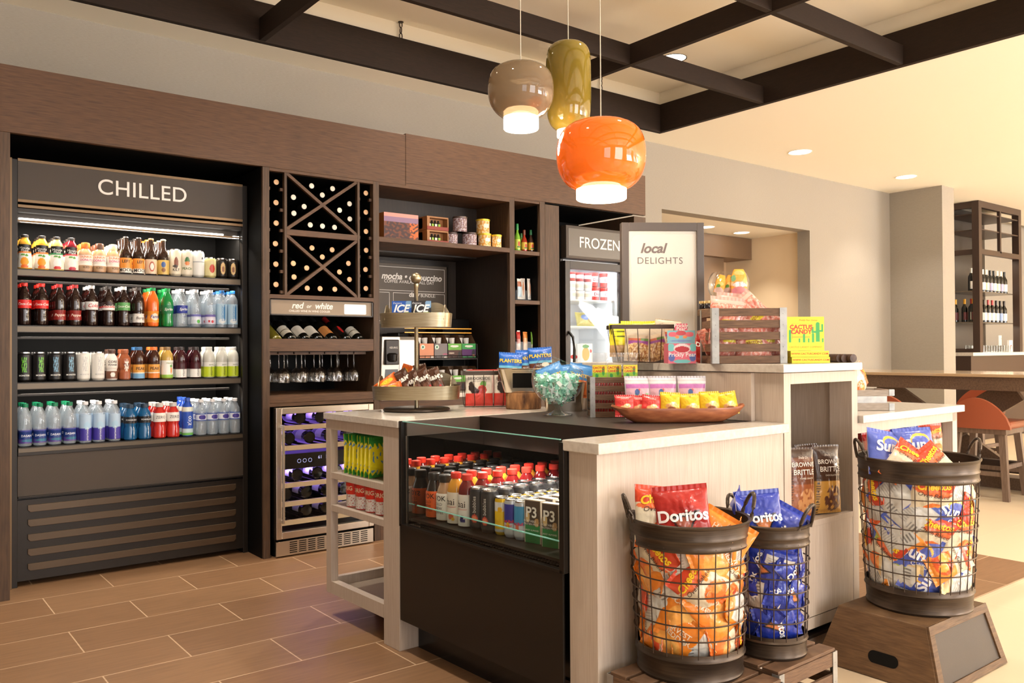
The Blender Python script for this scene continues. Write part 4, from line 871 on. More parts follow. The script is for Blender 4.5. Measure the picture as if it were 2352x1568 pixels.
# ================================================================== BAGS
from mathutils import noise as MN
def bag_mesh(w, h, d, front, back, seed=0, seal=.07, nx=46, ny=60, crumple=1.0, bottom_seal=True):
    """pillow bag centred on the origin, front towards -Y"""
    g = MB(); sv = Vector((seed*7.1, seed*3.3, 0))
    def dz(s, t):
        a = max(0, 1-abs(2*s-1)**2.2)**.6
        lo = seal if bottom_seal else 0
        q = 0 if t < lo or t > 1-seal else (t-lo)/(1-seal-lo)
        b = max(0, 1-abs(2*q-1)**2.6)**.62 if (q > 0) else 0
        if not bottom_seal and t < .5: b = 1
        c = MN.noise(Vector((s*3.2, t*4.2, 0))+sv)*.30+abs(MN.noise(Vector((s*7, t*8, 5))+sv))*.16
        return d/2*a*b*(1+crumple*c)+.0012
    def xs(s, t): 
        pinch = 1-.07*math.sin(PI*t)*0-.05*(1-abs(2*t-1))*1.0
        return (s-.5)*w*pinch+MN.noise(Vector((t*5, s*2, 9))+sv)*.012*w*crumple
    def yo(s, t): return MN.noise(Vector((s*1.6, t*2.1, 3))+sv)*.10*d*crumple + (math.sin(s*60)*.0008 if (t < seal or t > 1-seal) else 0)
    for side in (-1, 1):
        vgrid(nx, ny, lambda s, t: (xs(s, t), side*dz(s, t)+yo(s, t), (t-.5)*h), (lambda s, t: front(s, t)) if side < 0 else (lambda s, t: back(1-s, t)), g, side > 0)
    m = (nx+1)*(ny+1); F = []; K = []
    for j in range(ny):
        for i in (0, nx): k = j*(nx+1)+i; F.append((k, k+nx+1, k+nx+1+m, k+m)); K.append(back(.5, .5))
    for i in range(nx):
        for j in (0, ny): k = j*(nx+1)+i; F.append((k, k+1, k+1+m, k+m)); K.append(back(.5, .99))
    for f_, k_ in zip(F, K): g.f.append(f_); g.m.append(0); g.c.append(k_)
    surf = lambda x, y, hh: (x, -(dz(min(max(x/w+.5, 0), 1), min(max(y/h+.5, 0), 1)))+yo(x/w+.5, y/h+.5)-.0022-hh, y)
    return g, surf
BAG = {}
def bagdef(key, name, look, w, h, d, front, back, texts=(), variants=1, mt=None, **kw):
    BAG[key] = []
    for v in range(variants):
        g, sf = bag_mesh(w, h, d, front, back, seed=len(BAG)*3+v, **kw)
        me = g.mesh('pouch', mt or FOIL, True); tx = []
        for (s, size, x, y, c, k) in texts:
            q = MB(); rot = k.pop('ang', 0) if isinstance(k, dict) else 0
            fn = (lambda X, Y, H, a=rot, x0=x, y0=y: sf(x0+X*math.cos(a)-Y*math.sin(a), y0+X*math.sin(a)+Y*math.cos(a), H))
            add_text(q, s, size, fn, **k); k['ang'] = rot; tx.append((q.mesh('lettering', INK), rgb(*c)))
        BAG[key].append((me, tx, name, look, w, h, d))
def put_bag(key, loc, rot, label, group=None, v=None, cat='bag', scale=1, order='XYZ'):
    opts = BAG[key]; me, tx, name, look, w, h, d = opts[(v if v is not None else random.randrange(99)) % len(opts)]
    t = thing(name, label, cat, loc, group=group, rot=rot)
    if scale != 1: t.scale = (scale,)*3
    b = part('pouch', me, t)
    for m_, c in tx: part('lettering', m_, b, color=c)
    return t
X_ = lambda s, size, x, y, c, **k: (s, size, x, y, c, k)
def nutri(base, stripe=(128, 124, 120), accent=None):
    b = rgb(*base); w = rgb(208, 205, 198); k = rgb(*stripe); k2 = rgb(168, 164, 158); a = rgb(*(accent or base))
    def f(s, t):
        if .12 < s < .5 and .25 < t < .75: return k2 if int(t*40) % 2 and s < .47 else w
        if .58 < s < .86 and .2 < t < .36: return k if int(s*70) % 2 else w
        if t > .8: return a
        return w if s > .08 and s < .92 and t > .12 else b
    return f
def wedge_fn(base, tri, inner):
    b, t_, i_ = rgb(*base), rgb(*tri), rgb(*inner)
    def f(s, t):
        x = s-.5; y = t-.42
        if y > -.28+abs(x)*1.5 and y < .16+.1*x: return i_ if (y > -.20+abs(x)*1.5 and y < .10+.1*x) else t_
        return b
    return f
bagdef('cheetos', 'snack_bag', 'cream cheese-puff bag with red top', .145, .185, .055, blob(bands((.10, (236, 120, 50)), (.70, (226, 212, 184)), (1, (210, 70, 40))), [(.62, .28, .30, .18, (232, 120, 50)), (.72, .33, .16, .10, (240, 160, 80)), (.5, .66, .5, .07, (232, 110, 60))]), nutri((236, 140, 60), accent=(226, 90, 50)), [X_('Cheetos', .034, -.004, .052, (246, 200, 40), shear=.2, bold=.03, ang=.2), X_('Oven Baked', .022, 0, .020, (70, 50, 40), shear=.3, ang=.06)], variants=3)
bagdef('flamin', 'snack_bag', 'orange cheese-puff bag with noodle-like picture', .145, .185, .055, blob(bands((.5, (240, 150, 60)), (1, (222, 206, 178))), [(.5, .3, .34, .2, (220, 88, 36)), (.42, .36, .14, .12, (246, 180, 80)), (.62, .26, .12, .1, (244, 170, 70)), (.5, .85, .5, .1, (226, 80, 44))]), nutri((240, 150, 60), accent=(230, 100, 50)), [X_('Oven Baked', .021, 0, .022, (70, 50, 40), shear=.3)], variants=2)
bagdef('dorred', 'snack_bag', 'red tortilla chip bag', .165, .20, .06, wedge_fn((176, 40, 34), (40, 26, 24), (150, 66, 40)), nutri((176, 40, 34)), [X_('Doritos', .047, 0, .008, (245, 242, 238), bold=.03), X_('NACHO', .014, .045, -.035, (240, 235, 230), bold=.02), X_('CHEESE', .014, .045, -.050, (240, 235, 230), bold=.02)], variants=1)
bagdef('dorblue', 'snack_bag', 'blue tortilla chip bag', .15, .19, .055, wedge_fn((36, 56, 160), (20, 22, 50), (206, 120, 60)), nutri((36, 56, 160)), [X_('Doritos', .042, 0, .008, (245, 245, 248), bold=.03)], variants=3)
bagdef('ched', 'snack_bag', 'orange harvest cheddar chip bag', .165, .20, .055, blob(solid(238, 138, 44), [(.5, .40, .34, .22, (244, 170, 80)), (.6, .45, .16, .10, (250, 196, 110))]), nutri((238, 138, 44)), [X_('HARVEST', .024, .01, .050, (246, 226, 200), bold=.02), X_('CHEDDAR', .024, .01, .028, (246, 226, 200), bold=.02)], variants=2)
bagdef('sun', 'snack_bag', 'blue-violet multigrain chip bag', .15, .185, .055, blob(solid(88, 104, 190), [(.60, .70, .26, .16, (240, 190, 70)), (.60, .66, .23, .14, (92, 108, 196)), (.5, .2, .4, .06, (190, 205, 90))]), nutri((70, 90, 180)), [X_('Sun', .058, -.01, .018, (245, 245, 250), bold=.03, shear=.1), X_('CHIPS', .022, .022, -.018, (245, 245, 250), bold=.02)], variants=3)
bagdef('ruf', 'snack_bag', 'tan ridged chip bag with blue edge', .15, .18, .055, blob(bands((.1, (90, 150, 200)), (.75, (236, 214, 170)), (1, (214, 170, 100))), [(.4, .3, .24, .16, (214, 160, 80)), (.6, .35, .16, .12, (226, 180, 100))]), nutri((226, 200, 150)), [X_('RUFFLES', .022, .0, .03, (190, 60, 40), bold=.02), X_('Oven Baked', .016, 0, .008, (70, 50, 40), shear=.3)], variants=2)

def side_word(a):
    return 'far left' if a < -60 else 'left' if a < -20 else 'centre' if a < 20 else 'right' if a < 60 else 'far right'
def wire_basket(name_lab, cx, cy, z0, z1, r0, r1, band_top, band_bot, nv, nh, ha):
    t = thing('wire_basket', name_lab, 'basket', (cx, cy, z0), group=None); H = z1-z0
    R = lambda z: r0+(r1-r0)*z/H
    g = MB(); zt = H-band_top
    pr = [(R(zt)-.001, zt), (R(zt)+.002, zt), (R(zt)+.005, zt+.006), (R(zt)+.002, zt+.012), (R(zt)+.002, zt+band_top*.35), (R(zt)+.005, zt+band_top*.42), (R(zt)+.002, zt+band_top*.5), (R(H)+.002, H-.012), (R(H)+.006, H-.008), (R(H)+.007, H-.003), (R(H)+.003, H), (R(H)-.003, H-.004), (R(H)-.001, H-.012), (R(zt)-.001, zt)]
    g.lathe(pr, 56, close=True); g.build('rim_band', BRONZE, t, smooth=True)
    g = MB(); zb = band_bot
    pr = [(0, .002), (r0-.004, .0), (r0+.002, .002), (r0+.004, .008), (r0+.001, .014), (R(zb*.7)+.001, zb*.68), (R(zb)+.005, zb*.76), (R(zb)+.001, zb*.84), (R(zb)+.001, zb), (R(zb)-.002, zb), (r0-.003, .006), (0, .008)]
    g.lathe(pr, 56, close=True); g.build('base_band', BRONZE, t, smooth=True)
    g = MB()
    for k in range(nv):
        a = 2*PI*k/nv; g.tube([((R(z)+.001)*math.cos(a), (R(z)+.001)*math.sin(a), z) for z in (zb-.01, (zb+zt)/2, zt+.012)], .0019, 6)
    g.build('upright_wires', WIRE, t, smooth=True)
    g = MB()
    for k in range(nh):
        z = zb+(zt-zb)*(k+1)/(nh+1); g.tube([((R(z)+.0042)*math.cos(a), (R(z)+.0042)*math.sin(a), z) for a in [2*PI*q/56 for q in range(56)]], .0022, 6, closed=True)
    g.build('hoop_wires', WIRE, t, smooth=True)
    for s in (0, PI):
        g = MB(); a = ha+s; pts = []
        for q in range(13):
            b = PI*q/12; off = .042*math.cos(b); hh = .075*math.sin(b)
            rr = R(H)+.004+.018*math.sin(b); th = a+off/rr; pts.append((rr*math.cos(th), rr*math.sin(th), H-.012+hh))
        g.tube(pts, .0058, 10); g.build('handle', BRONZE, t, smooth=True)
    return t, R
def fill_basket(cx, cy, z0, R, layers, keys, nm, top, seed, rev=.2, sc=1.0):
    random.seed(seed); phi0 = math.atan2(-cy, -cx); n = 0; LN = ['bottom', 'second', 'third', 'fourth', 'fifth']
    for li, z in enumerate(layers):
        angs = (-112, -68, -26, 14, 56, 100) if li % 2 == 0 else (-92, -46, -4, 36, 78, 120)
        for a in angs:
            key = keys[(n+li) % len(keys)] if random.random() < .75 else random.choice(keys); n += 1
            me, tx, name, look, w, h, d = BAG[key][0]
            phi = phi0+math.radians(a)     # screen-left is positive rotation seen from above
            rr = R(z)-(.036+.012*random.random())
            roll = random.choice((-1.3, -.9, -.5, .35, .7, 1.1, 1.5))+random.uniform(-.2, .2)
            m_ = Matrix.Rotation(phi+PI/2+(PI if random.random() < rev else 0), 4, 'Z') @ Matrix.Rotation(random.uniform(-.22, .22), 4, 'X') @ Matrix.Rotation(roll, 4, 'Y')
            o = put_bag(key, (cx+rr*math.cos(phi), cy+rr*math.sin(phi), z0+z), m_.to_euler(), '%s, %s of %s layer in %s' % (look, side_word(-a), LN[li], nm) if abs(a) < 85 else '%s, back %s of %s layer in %s' % (look, 'left' if a > 0 else 'right', LN[li], nm), 'snack bags in the wire baskets', scale=sc)
    for i, (key, dx, dy, dz, rz, rx, ry, w_) in enumerate(top):
        look = BAG[key][0][3]
        m_ = Matrix.Rotation(RC+rz, 4, 'Z') @ Matrix.Rotation(rx, 4, 'X') @ Matrix.Rotation(ry, 4, 'Y')
        q = Vector((cx, cy, z0))+Vector((math.cos(RC), math.sin(RC), 0))*dx+Vector((-math.sin(RC), math.cos(RC), 0))*dy+Vector((0, 0, dz))
        put_bag(key, q, m_.to_euler(), '%s %s %s' % (look, w_, nm), 'snack bags in the wire baskets', v=i)
B1 = (1.99, 1.685, .245, .70); B2 = (2.277, 1.60, .255, .662); B3 = (3.225, 1.60, .2225, .788)
t, R = wire_basket('bronze wire basket of orange snack bags at the front left of the crates', B1[0], B1[1], B1[2], B1[3], .155, .177, .078, .085, 22, 6, RC+.05)
fill_basket(B1[0], B1[1], B1[2], R, (.12, .20, .28, .345), ['ched', 'flamin', 'cheetos', 'flamin', 'ched'], 'front left basket',
 [('cheetos', -.098, -.01, .452, .25, -.28, .12, 'leaning on the left rim of'), ('dorred', -.028, -.05, .452, -.1, -.25, -.10, 'standing at the top of'), ('ched', .07, -.06, .372, -.3, -.3, .5, 'low at the top right of')], 11, sc=.9)
t, R2 = wire_basket('smaller bronze wire basket of blue snack bags behind the front one', B2[0], B2[1], B2[2], B2[3], .106, .117, .068, .068, 18, 5, RC-.75)
fill_basket(B2[0], B2[1], B2[2], R2, (.11, .19, .27), ['dorblue', 'dorblue', 'dorblue'], 'small blue basket',
 [('dorblue', -.03, .0, .405, .1, -.2, -.06, 'standing at the top left of'), ('dorblue', .03, .01, .365, -.2, -.35, .5, 'leaning at the top right of'), ('dorblue', -.085, .03, .40, 1.2, -.1, -.1, 'edge-on at the far left top of')], 5, rev=.22, sc=.72)
t, R3 = wire_basket('large bronze wire basket of mixed snack bags standing on the pine riser', B3[0], B3[1], B3[2], B3[3], .184, .213, .085, .092, 30, 6, RC+.0)
fill_basket(B3[0], B3[1], B3[2], R3, (.13, .21, .29, .37, .43), ['sun', 'cheetos', 'ruf', 'sun', 'flamin', 'cheetos'], 'large basket',
 [('sun', -.128, -.01, .575, .25, -.35, .2, 'leaning on the left rim of'), ('sun', .0, .01, .58, 0, -.35, -.05, 'in the top middle of'), ('cheetos', -.08, -.08, .535, .1, -.45, .75, 'tilted at the front left top of'), ('cheetos', .03, -.09, .525, .05, -.5, -.6, 'tilted at the front right top of')], 21, rev=.25)

# ---- crates and riser under the baskets
def crate(name, lab, loc, rz, w, d, h, ns, wood, metal, top=False, inner=True, mw=.024):
    """slatted crate, front at y=0, origin bottom front centre"""
    t = thing(name, lab, 'crate', loc, rz)
    th = .010; hs = h/(ns*1.0); sl = hs*.70
    for k in range(ns):
        z0 = k*(h-sl)/(ns-1)
        g = MB(); g.box(-w/2, w/2, 0, th, z0, z0+sl); g.build('slat', wood, t, bev=.001)
        g = MB(); g.box(-w/2, w/2, d-th, d, z0, z0+sl); g.build('slat', wood, t)
        for s in (-1, 1): g = MB(); g.box(s*w/2, s*(w/2-th), th, d-th, z0, z0+sl); g.build('slat', wood, t)
    g = MB(); g.box(-w/2+th, w/2-th, th, d-th, .002, .010) if not top else None
    if not top: g.build('floor_board', wood, t)
    for sx in (-1, 1):
        for sy in (0, 1):
            g = MB(); y = -.0015 if sy == 0 else d+.0015
            g.box(sx*(w/2+.0015), sx*(w/2-mw), y-.001, y+.001, 0, h+.002); g.box(sx*(w/2+.0005), sx*(w/2+.0025), y, y+(mw if sy == 0 else -mw), 0, h+.002)
            o = g.build('corner_strap', metal, t)
            g = MB()
            for q in range(ns): g.lathe([(.0022, 0), (.0015, .001)], 8, M=Matrix.Translation((sx*(w/2-mw*.5), -.0026, (q+.5)*h/ns)) @ Matrix.Rotation(PI/2, 4, 'X'))
            if sy == 0: g.build('rivets', metal, o)
    return t
def slat_top(t, w, d, h, n):
    for k in range(n):
        y0 = k*(d)/n+.004; g = MB(); g.box(-w/2+.002, w/2-.002, y0, y0+d/n*.80, h+.0005, h+.0105); g.build('top_slat', CRATEW, t, bev=.001)
c1 = crate('wooden_crate', 'upturned walnut-stained crate under the front left basket', W(.195, -.385, 0), IA, .335, .375, .234, 4, CRATEW, GALV, True); slat_top(c1, .335, .375, .234, 5)
c2 = crate('wooden_crate', 'upturned walnut-stained crate under the small blue basket', W(.535, -.365, 0), IA, .318, .345, .244, 4, CRATEW, GALV, True); slat_top(c2, .318, .345, .2440, 5)
t = thing('display_riser', 'stained pine trapezoid riser with chalkboard front under the large basket', 'riser', (3.19, 1.61, 0))
def quad_box(g, b, tp, z0, z1):
    V = [(b[0], b[2], z0), (b[1], b[2], z0), (b[1], b[3], z0), (b[0], b[3], z0), (tp[0], tp[2], z1), (tp[1], tp[2], z1), (tp[1], tp[3], z1), (tp[0], tp[3], z1)]
    return g.add(V, [(0,3,2,1),(4,5,6,7),(0,1,5,4),(1,2,6,5),(2,3,7,6),(3,0,4,7)])
g = MB(); quad_box(g, (-.265, .27, -.225, .245), (-.225, .23, -.165, .17), .002, .2215); g.build('body', OLIVEW, t, bev=.003)
sl = Vector((0, -.06, -.2215)).normalized(); nrm = Vector((0, -sl.z, sl.y)) if False else Vector((0, -.2215, .06)).normalized()
def front(u_, k, off):        # point on the sloping front face; u_ in -1..1, k 0 bottom..1 top
    hw = .265-.038*k; y = -.225+.06*k; return Vector((.0025+u_*hw, y, .002+.2195*k))+nrm*off
for name, us, ks, off, m_ in (('chalkboard', (-.86, .86), (.11, .86), .0015, GREYP), ('frame_rail', (-1, 1), (0, .11), .008, OLIVEW), ('frame_rail', (-1, 1), (.86, 1), .008, OLIVEW), ('frame_stile', (-1, -.86), (.11, .86), .008, OLIVEW), ('frame_stile', (.86, 1), (.11, .86), .008, OLIVEW)):
    g = MB(); V = [front(us[0], ks[0], 0), front(us[1], ks[0], 0), front(us[1], ks[1], 0), front(us[0], ks[1], 0)] + [front(us[0], ks[0], off), front(us[1], ks[0], off), front(us[1], ks[1], off), front(us[0], ks[1], off)]
    g.add(V, [(0,3,2,1),(4,5,6,7),(0,1,5,4),(1,2,6,5),(2,3,7,6),(3,0,4,7)]); g.build(name, m_, t, bev=.001)
g = MB(); pts = []
for q in range(24):
    a = 2*PI*q/24; yy = .035*(1 if math.cos(a) > 0 else -1)+.022*math.cos(a); zz = .022*math.sin(a); pts.append((yy-.02, .075+zz))
V = [(-.2655+.04*(z-.0)/.2215-.0012, y, z) for y, z in pts]; g.add(V, [tuple(range(24))]); g.build('hand_hole_patch', VOID, t)  # flat black patch stands for the shade inside the slot
# ================================================================== PENDANT LAMPS
def cam_pt(x, y, d): return Vector((0, 0, EYE))+ray(x, y)*d
def pendant(lab, cx, ytop, ybot, wpx, depth, prof, gmat, dr, dz):
    """prof: (r,z) in units of max radius / glass height, z from 0 (top) to 1 (glass bottom)"""
    top = cam_pt(cx, ytop, depth); R = wpx/2*depth/FPX; Hh = (ybot-ytop)*depth/FPX
    t = thing('pendant_lamp', lab, 'pendant lamp', (top.x, top.y, top.z-Hh), group='glass pendant lamps'); gh = Hh*dz
    g = MB(); g.lathe([(r*R, Hh-z*gh) for r, z in prof], 48, close=True); sh = g.build('glass_shade', gmat, t, smooth=True)
    m_ = sh.modifiers.new('smooth', 'SUBSURF'); m_.levels = m_.render_levels = 1
    g = MB(); g.lathe([(dr*R*.9, Hh*.30), (dr*R, Hh*.27), (dr*R, .004), (dr*R*.96, .0), (0, .0)], 40, close=True); g.build('diffuser', mat('lamp_diffuser', rgb(255, 248, 235), .4, emit=rgb(255, 238, 210), estr=5), t, smooth=True)
    g = MB(); g.tube([(0, 0, Hh), (0, 0, ZR-t.location.z)], .0022, 6); g.build('cord', mat('pale_cord', rgb(225, 215, 195), .6), t)
    g = MB(); g.lathe([(.0, ZR-t.location.z-.02), (.05, ZR-t.location.z-.02), (.055, ZR-t.location.z)], 24); g.build('ceiling_rose', WHITE, t, smooth=True)
    l = bpy.data.lights.new('pendant_glow', 'POINT'); l.energy = 5; l.color = (1, .82, .6); l.shadow_soft_size = .05
    o = bpy.data.objects.new('pendant_glow', l); C.objects.link(o); o.location = (top.x, top.y, top.z-Hh-.06)
    return t
def lampglass(name, col, glow, mixf):
    m = bpy.data.materials.new(name); m.use_nodes = True; N = m.node_tree.nodes; K = m.node_tree.links; b = N['Principled BSDF']
    b.inputs['Base Color'].default_value = col; b.inputs['Roughness'].default_value = .05; b.inputs['Coat Weight'].default_value = .6; b.inputs['Coat Roughness'].default_value = .02
    b.inputs['Emission Color'].default_value = col; b.inputs['Emission Strength'].default_value = glow
    tr = N.new('ShaderNodeBsdfTransparent'); tr.inputs[0].default_value = col; mx = N.new('ShaderNodeMixShader'); mx.inputs[0].default_value = mixf
    K.new(b.outputs[0], mx.inputs[1]); K.new(tr.outputs[0], mx.inputs[2]); K.new(mx.outputs[0], N['Material Output'].inputs[0]); return m
barrel = [(0, 0), (.3, .002), (.52, .016), (.74, .07), (.90, .16), (.975, .28), (1, .42), (1, .56), (.97, .68), (.90, .79), (.78, .89), (.66, .95), (.56, .985), (.52, 1)]
obar = [(0, 0), (.3, .004), (.5, .02), (.70, .065), (.87, .15), (.96, .27), (1, .42), (1, .56), (.98, .68), (.93, .78), (.84, .88), (.72, .95), (.60, .985), (.56, 1)]
tallp = [(0, 0), (.3, .002), (.55, .012), (.75, .035), (.90, .08), (.98, .15), (1, .25), (1.0, .45), (1.0, .65), (.98, .78), (.93, .86), (.84, .92), (.70, .965), (.55, .99), (.5, 1)]
pendant('smoky taupe glass pendant lamp, left of the three', 1196, 147, 298, 152, 3.62, barrel, lampglass('smoke_glass', rgb(150, 130, 104), .05, .38), .53, .82)
pendant('tall olive green glass pendant lamp between the other two', 1305, 97, 316, 104, 3.85, tallp, lampglass('olive_glass', rgb(128, 108, 42), .12, .08), .52, .93)
pendant('large orange glass pendant lamp, lowest of the three', 1380, 276, 459, 206, 3.42, obar, lampglass('orange_glass', rgb(232, 112, 30), .16, .05), .56, .87)

# ================================================================== COFFEE NOOK AND SHELVES
def dims(px, depth): return px*depth/FPX
# menu board
yb = 5.40; a = P(871, 604, Y=yb); b = P(1025, 615, Y=yb); zt = 1.842; zb_ = 1.40; xl = 2.70
t = thing('menu_board', 'dark framed coffee menu board at the back of the nook', 'sign', (3.1, yb, 1.62)); xr = b.x-3.1
g = MB(); g.box(-.42, xr, -.004, .02, zb_-1.62, zt-1.62); g.build('board', mat('menu_brown', rgb(92, 82, 72), .5), t)
g = MB(); g.box(-.43, xr+.012, -.014, .02, zt-1.62, zt-1.60); g.box(xr, xr+.012, -.014, .02, zb_-1.62, zt-1.62); g.box(-.43, -.42, -.014, .02, zb_-1.62, zt-1.62); g.build('frame', BLACKM, t)
f = lambda x, y, h: (x, -.0055-h, y)
g = MB(); q = P(870, 632, Y=yb); r_ = P(1013, 636, Y=yb); e = P(940, 648, Y=yb); dl = P(968, 678, Y=yb)
add_text(g, 'mocha • cappuccino', .064, f, dx=r_.x-3.1, dy=q.z-1.62-.002, shear=.25, bold=.03, align='RIGHT')
add_text(g, 'COFFEE AVAILABLE ALL DAY', .0335, f, dx=e.x-3.1, dy=e.z-1.62, bold=.004)
add_text(g, 'daily', .048, f, dx=dl.x-3.1-.07, dy=dl.z-1.62, shear=.25, bold=.03); add_text(g, 'BUNDLE:', .033, f, dx=dl.x-3.1+.055, dy=dl.z-1.62-.004, bold=.004)
for x0, x1, z0, z1 in ((-.40, xr-.02, zt-1.645, zt-1.642), (-.40, xr-.02, .025, .028), (xr-.023, xr-.02, .025, zt-1.642), (-.40, -.02, .008, .011), (-.023, -.02, -.2, .011), (.01, xr-.02, .008, .011), (.01, .013, -.2, .011), (xr-.023, xr-.02, -.2, .011), (-.4, xr-.02, -.2, -.197)):
    g.box(x0, x1, -.0055, -.004, z0, z1)
g.build('lettering', LETTER, t)
# coffee maker
c = P(915, 800, Y=4.98); x0 = P(874, 800, Y=4.98).x; x1 = P(960, 800, Y=4.98).x; zt = P(915, 773, Y=4.98).z; W_ = x1-x0
t = thing('coffee_maker', 'silver and black single-cup coffee maker in the nook', 'coffee maker', ((x0+x1)/2, 4.98, .9165))
g = MB(); h = zt-.9165; SILV = mat('silver_plastic', rgb(205, 198, 188), .3, metal=.4)
g.prism([(0, 0), (.30, 0), (.30, h), (.02, h), (-.01, h-.02)], -W_/2+.14, W_/2, 'x'); g.prism([(-.02, h), (.30, h), (.30, 0), (.03, 0), (.0, .03)], -W_/2, -W_/2+.14, 'x'); g.build('body', SILV, t, bev=.004)
g = MB(); g.box(-W_/2+.02, -W_/2+.125, -.035, .0, h-.19, h-.02); o = g.build('brew_head', BLACKM, t, bev=.006)
g = MB(); add_text(g, 'KEURIG', .018, lambda x, y, hh: (-W_/2+.08+x, -.0362-hh, h-.075+y)); g.build('lettering', LETTER, o)
g = MB(); g.lathe([(.03, 0), (.042, .01), (.045, .05), (.03, .06)], 20, M=Matrix.Translation((-W_/2+.07, -.02, h-.17))); g.build('brew_basket', GLOSSB, t, smooth=True)
g = MB(); g.box(-W_/2+.03, -W_/2+.13, -.008, .0, .03, h-.22); g.build('drip_recess', mat('slate_grey', rgb(86, 92, 100), .4), t)
# pod boxes on a two tier wire rack
YR = 5.02; z1_ = P(1020, 822, Y=YR).z; z0_ = .9165
t = thing('wire_pod_rack', 'black two-tier wire rack holding the coffee pod boxes', 'rack', (3.32, YR, z0_))
g = MB(); rx0 = P(962, 820, Y=YR).x-3.32; rx1 = P(1096, 820, Y=YR).x-3.32
for zz in (z1_-z0_, z1_-z0_-.006+.022): g.tube([(rx0, -.01, zz), (rx1, -.01, zz)], .0025, 6)
for k in range(12): x = rx0+(rx1-rx0)*k/11; g.tube([(x, -.01, z1_-z0_+.02), (x, -.01, z1_-z0_), (x, .16, z1_-z0_)], .002, 6)
g.box(rx0, rx1, -.008, .16, z1_-z0_-.012, z1_-z0_-.003)
for x in (rx0, rx1): g.tube([(x, -.008, 0), (x, .0, z1_-z0_+.1), (x, .16, z1_-z0_+.19)], .003, 6); g.tube([(x, .16, 0), (x, .16, z1_-z0_+.19)], .003, 6)
g.build('wire_frame', BLACKM, t, smooth=True)
def pod_box(look, col, z, xc, w, grp, front):
    t = thing('pod_box', look, 'box', (xc, YR, z), group=grp); h = .105
    g = vgrid(40, 40, lambda a, b: (-w/2+w*a, 0, h*b), front)
    kr = rgb(112, 84, 60); s_ = rgb(*col)
    g.add([(-w/2, 0, 0), (-w/2, 0, h), (-w/2, .05, h+.065), (-w/2, .15, h+.065), (-w/2, .15, 0)], [(0, 1, 2, 3, 4)], kr)
    g.add([(w/2, 0, 0), (w/2, 0, h), (w/2, .05, h+.065), (w/2, .15, h+.065), (w/2, .15, 0)], [(4, 3, 2, 1, 0)], kr)
    g.add([(-w/2, .15, 0), (w/2, .15, 0), (w/2, .15, h+.065), (-w/2, .15, h+.065)], [(0, 1, 2, 3)], kr)
    g.add([(-w/2, 0, .0), (w/2, 0, .0), (w/2, .15, .0), (-w/2, .15, .0)], [(0, 1, 2, 3)], kr)
    g.build('carton', PAPER, t)
    for q in range(2):
        g = MB(); g.lathe([(.0175, 0), (.0235, .042), (.025, .044), (.022, .045), (.0165, .004)], 18, M=Matrix.Translation((-w/4+q*w*.45, .07, h-.005)) @ Matrix.Rotation(-.15, 4, 'X')); g.build('coffee_pod', WHITE, t, smooth=True)
    return t
Fd = {'a': blob(solid(214, 140, 104), [(.22, .76, .14, .16, (205, 226, 210)), (.22, .76, .07, .08, (60, 110, 90)), (.84, .08, .14, .05, (236, 228, 220))]),
      'b': blob(solid(120, 112, 112), [(.22, .76, .14, .16, (205, 226, 210)), (.22, .76, .07, .08, (60, 110, 90)), (.80, .28, .2, .05, (170, 80, 110)), (.84, .08, .14, .05, (236, 228, 220))]),
      'c': blob(bands((.55, (80, 48, 40)), (1, (110, 180, 70))), [(.5, .82, .3, .08, (236, 240, 226)), (.85, .25, .1, .22, (40, 40, 40)), (.3, .35, .2, .05, (200, 180, 160))]),
      'd': blob(bands((.12, (60, 150, 80)), (.62, (86, 36, 100)), (1, (60, 160, 80))), [(.5, .82, .3, .08, (236, 240, 226)), (.84, .32, .13, .26, (40, 34, 40)), (.84, .18, .1, .07, (200, 130, 90))])}
pxs = [981, 1013, 1044, 1077]
for tier, zz, yy in (('upper', z1_-.003+.001, 0), ('lower', z0_+.001, 0)):
    for k, (kk, nm) in enumerate((('a', 'salmon'), ('b', 'grey'), ('c', 'green and brown'), ('d', 'green and purple'))):
        X = P(pxs[k]+(8 if tier == 'lower' else 0), 800, Y=YR).x
        pod_box('%s coffee pod carton on the %s tier of the nook rack' % (nm, tier), (200, 140, 110), zz, X, .122, 'coffee pod cartons', Fd[kk])
z_ = P(1020, 765, Y=5.1).z
t = thing('amber_edged_shelf', 'clear shelf with two amber edges above the pod rack', 'shelf', (3.3, 5.1, z_))
AMB = mat('amber_acrylic', rgb(240, 170, 70), .2, emit=rgb(240, 160, 60), estr=.35)
x0 = P(930, 760, Y=5.1).x-3.3; x1 = P(1083, 760, Y=5.1).x-3.3
for z in (0, .030): g = MB(); g.box(x0, x1, 0, .006, z, z+.007); g.build('amber_edge', AMB, t)
g = MB(); g.box(x0, x1, .006, .25, 0, .004); g.box(x0+.005, x0+.015, .1, .325, -.02, .0); g.box(x1-.015, x1-.005, .1, .325, -.02, .0); g.build('deck', MATB, t)
t = thing('nook_equipment_box', 'dark box appliance at the right of the nook worktop', 'appliance', (3.52, 5.28, .9165))
g = MB(); g.box(-.12, .12, -.1, .12, 0, .52); g.build('casing', VOID, t, bev=.006)

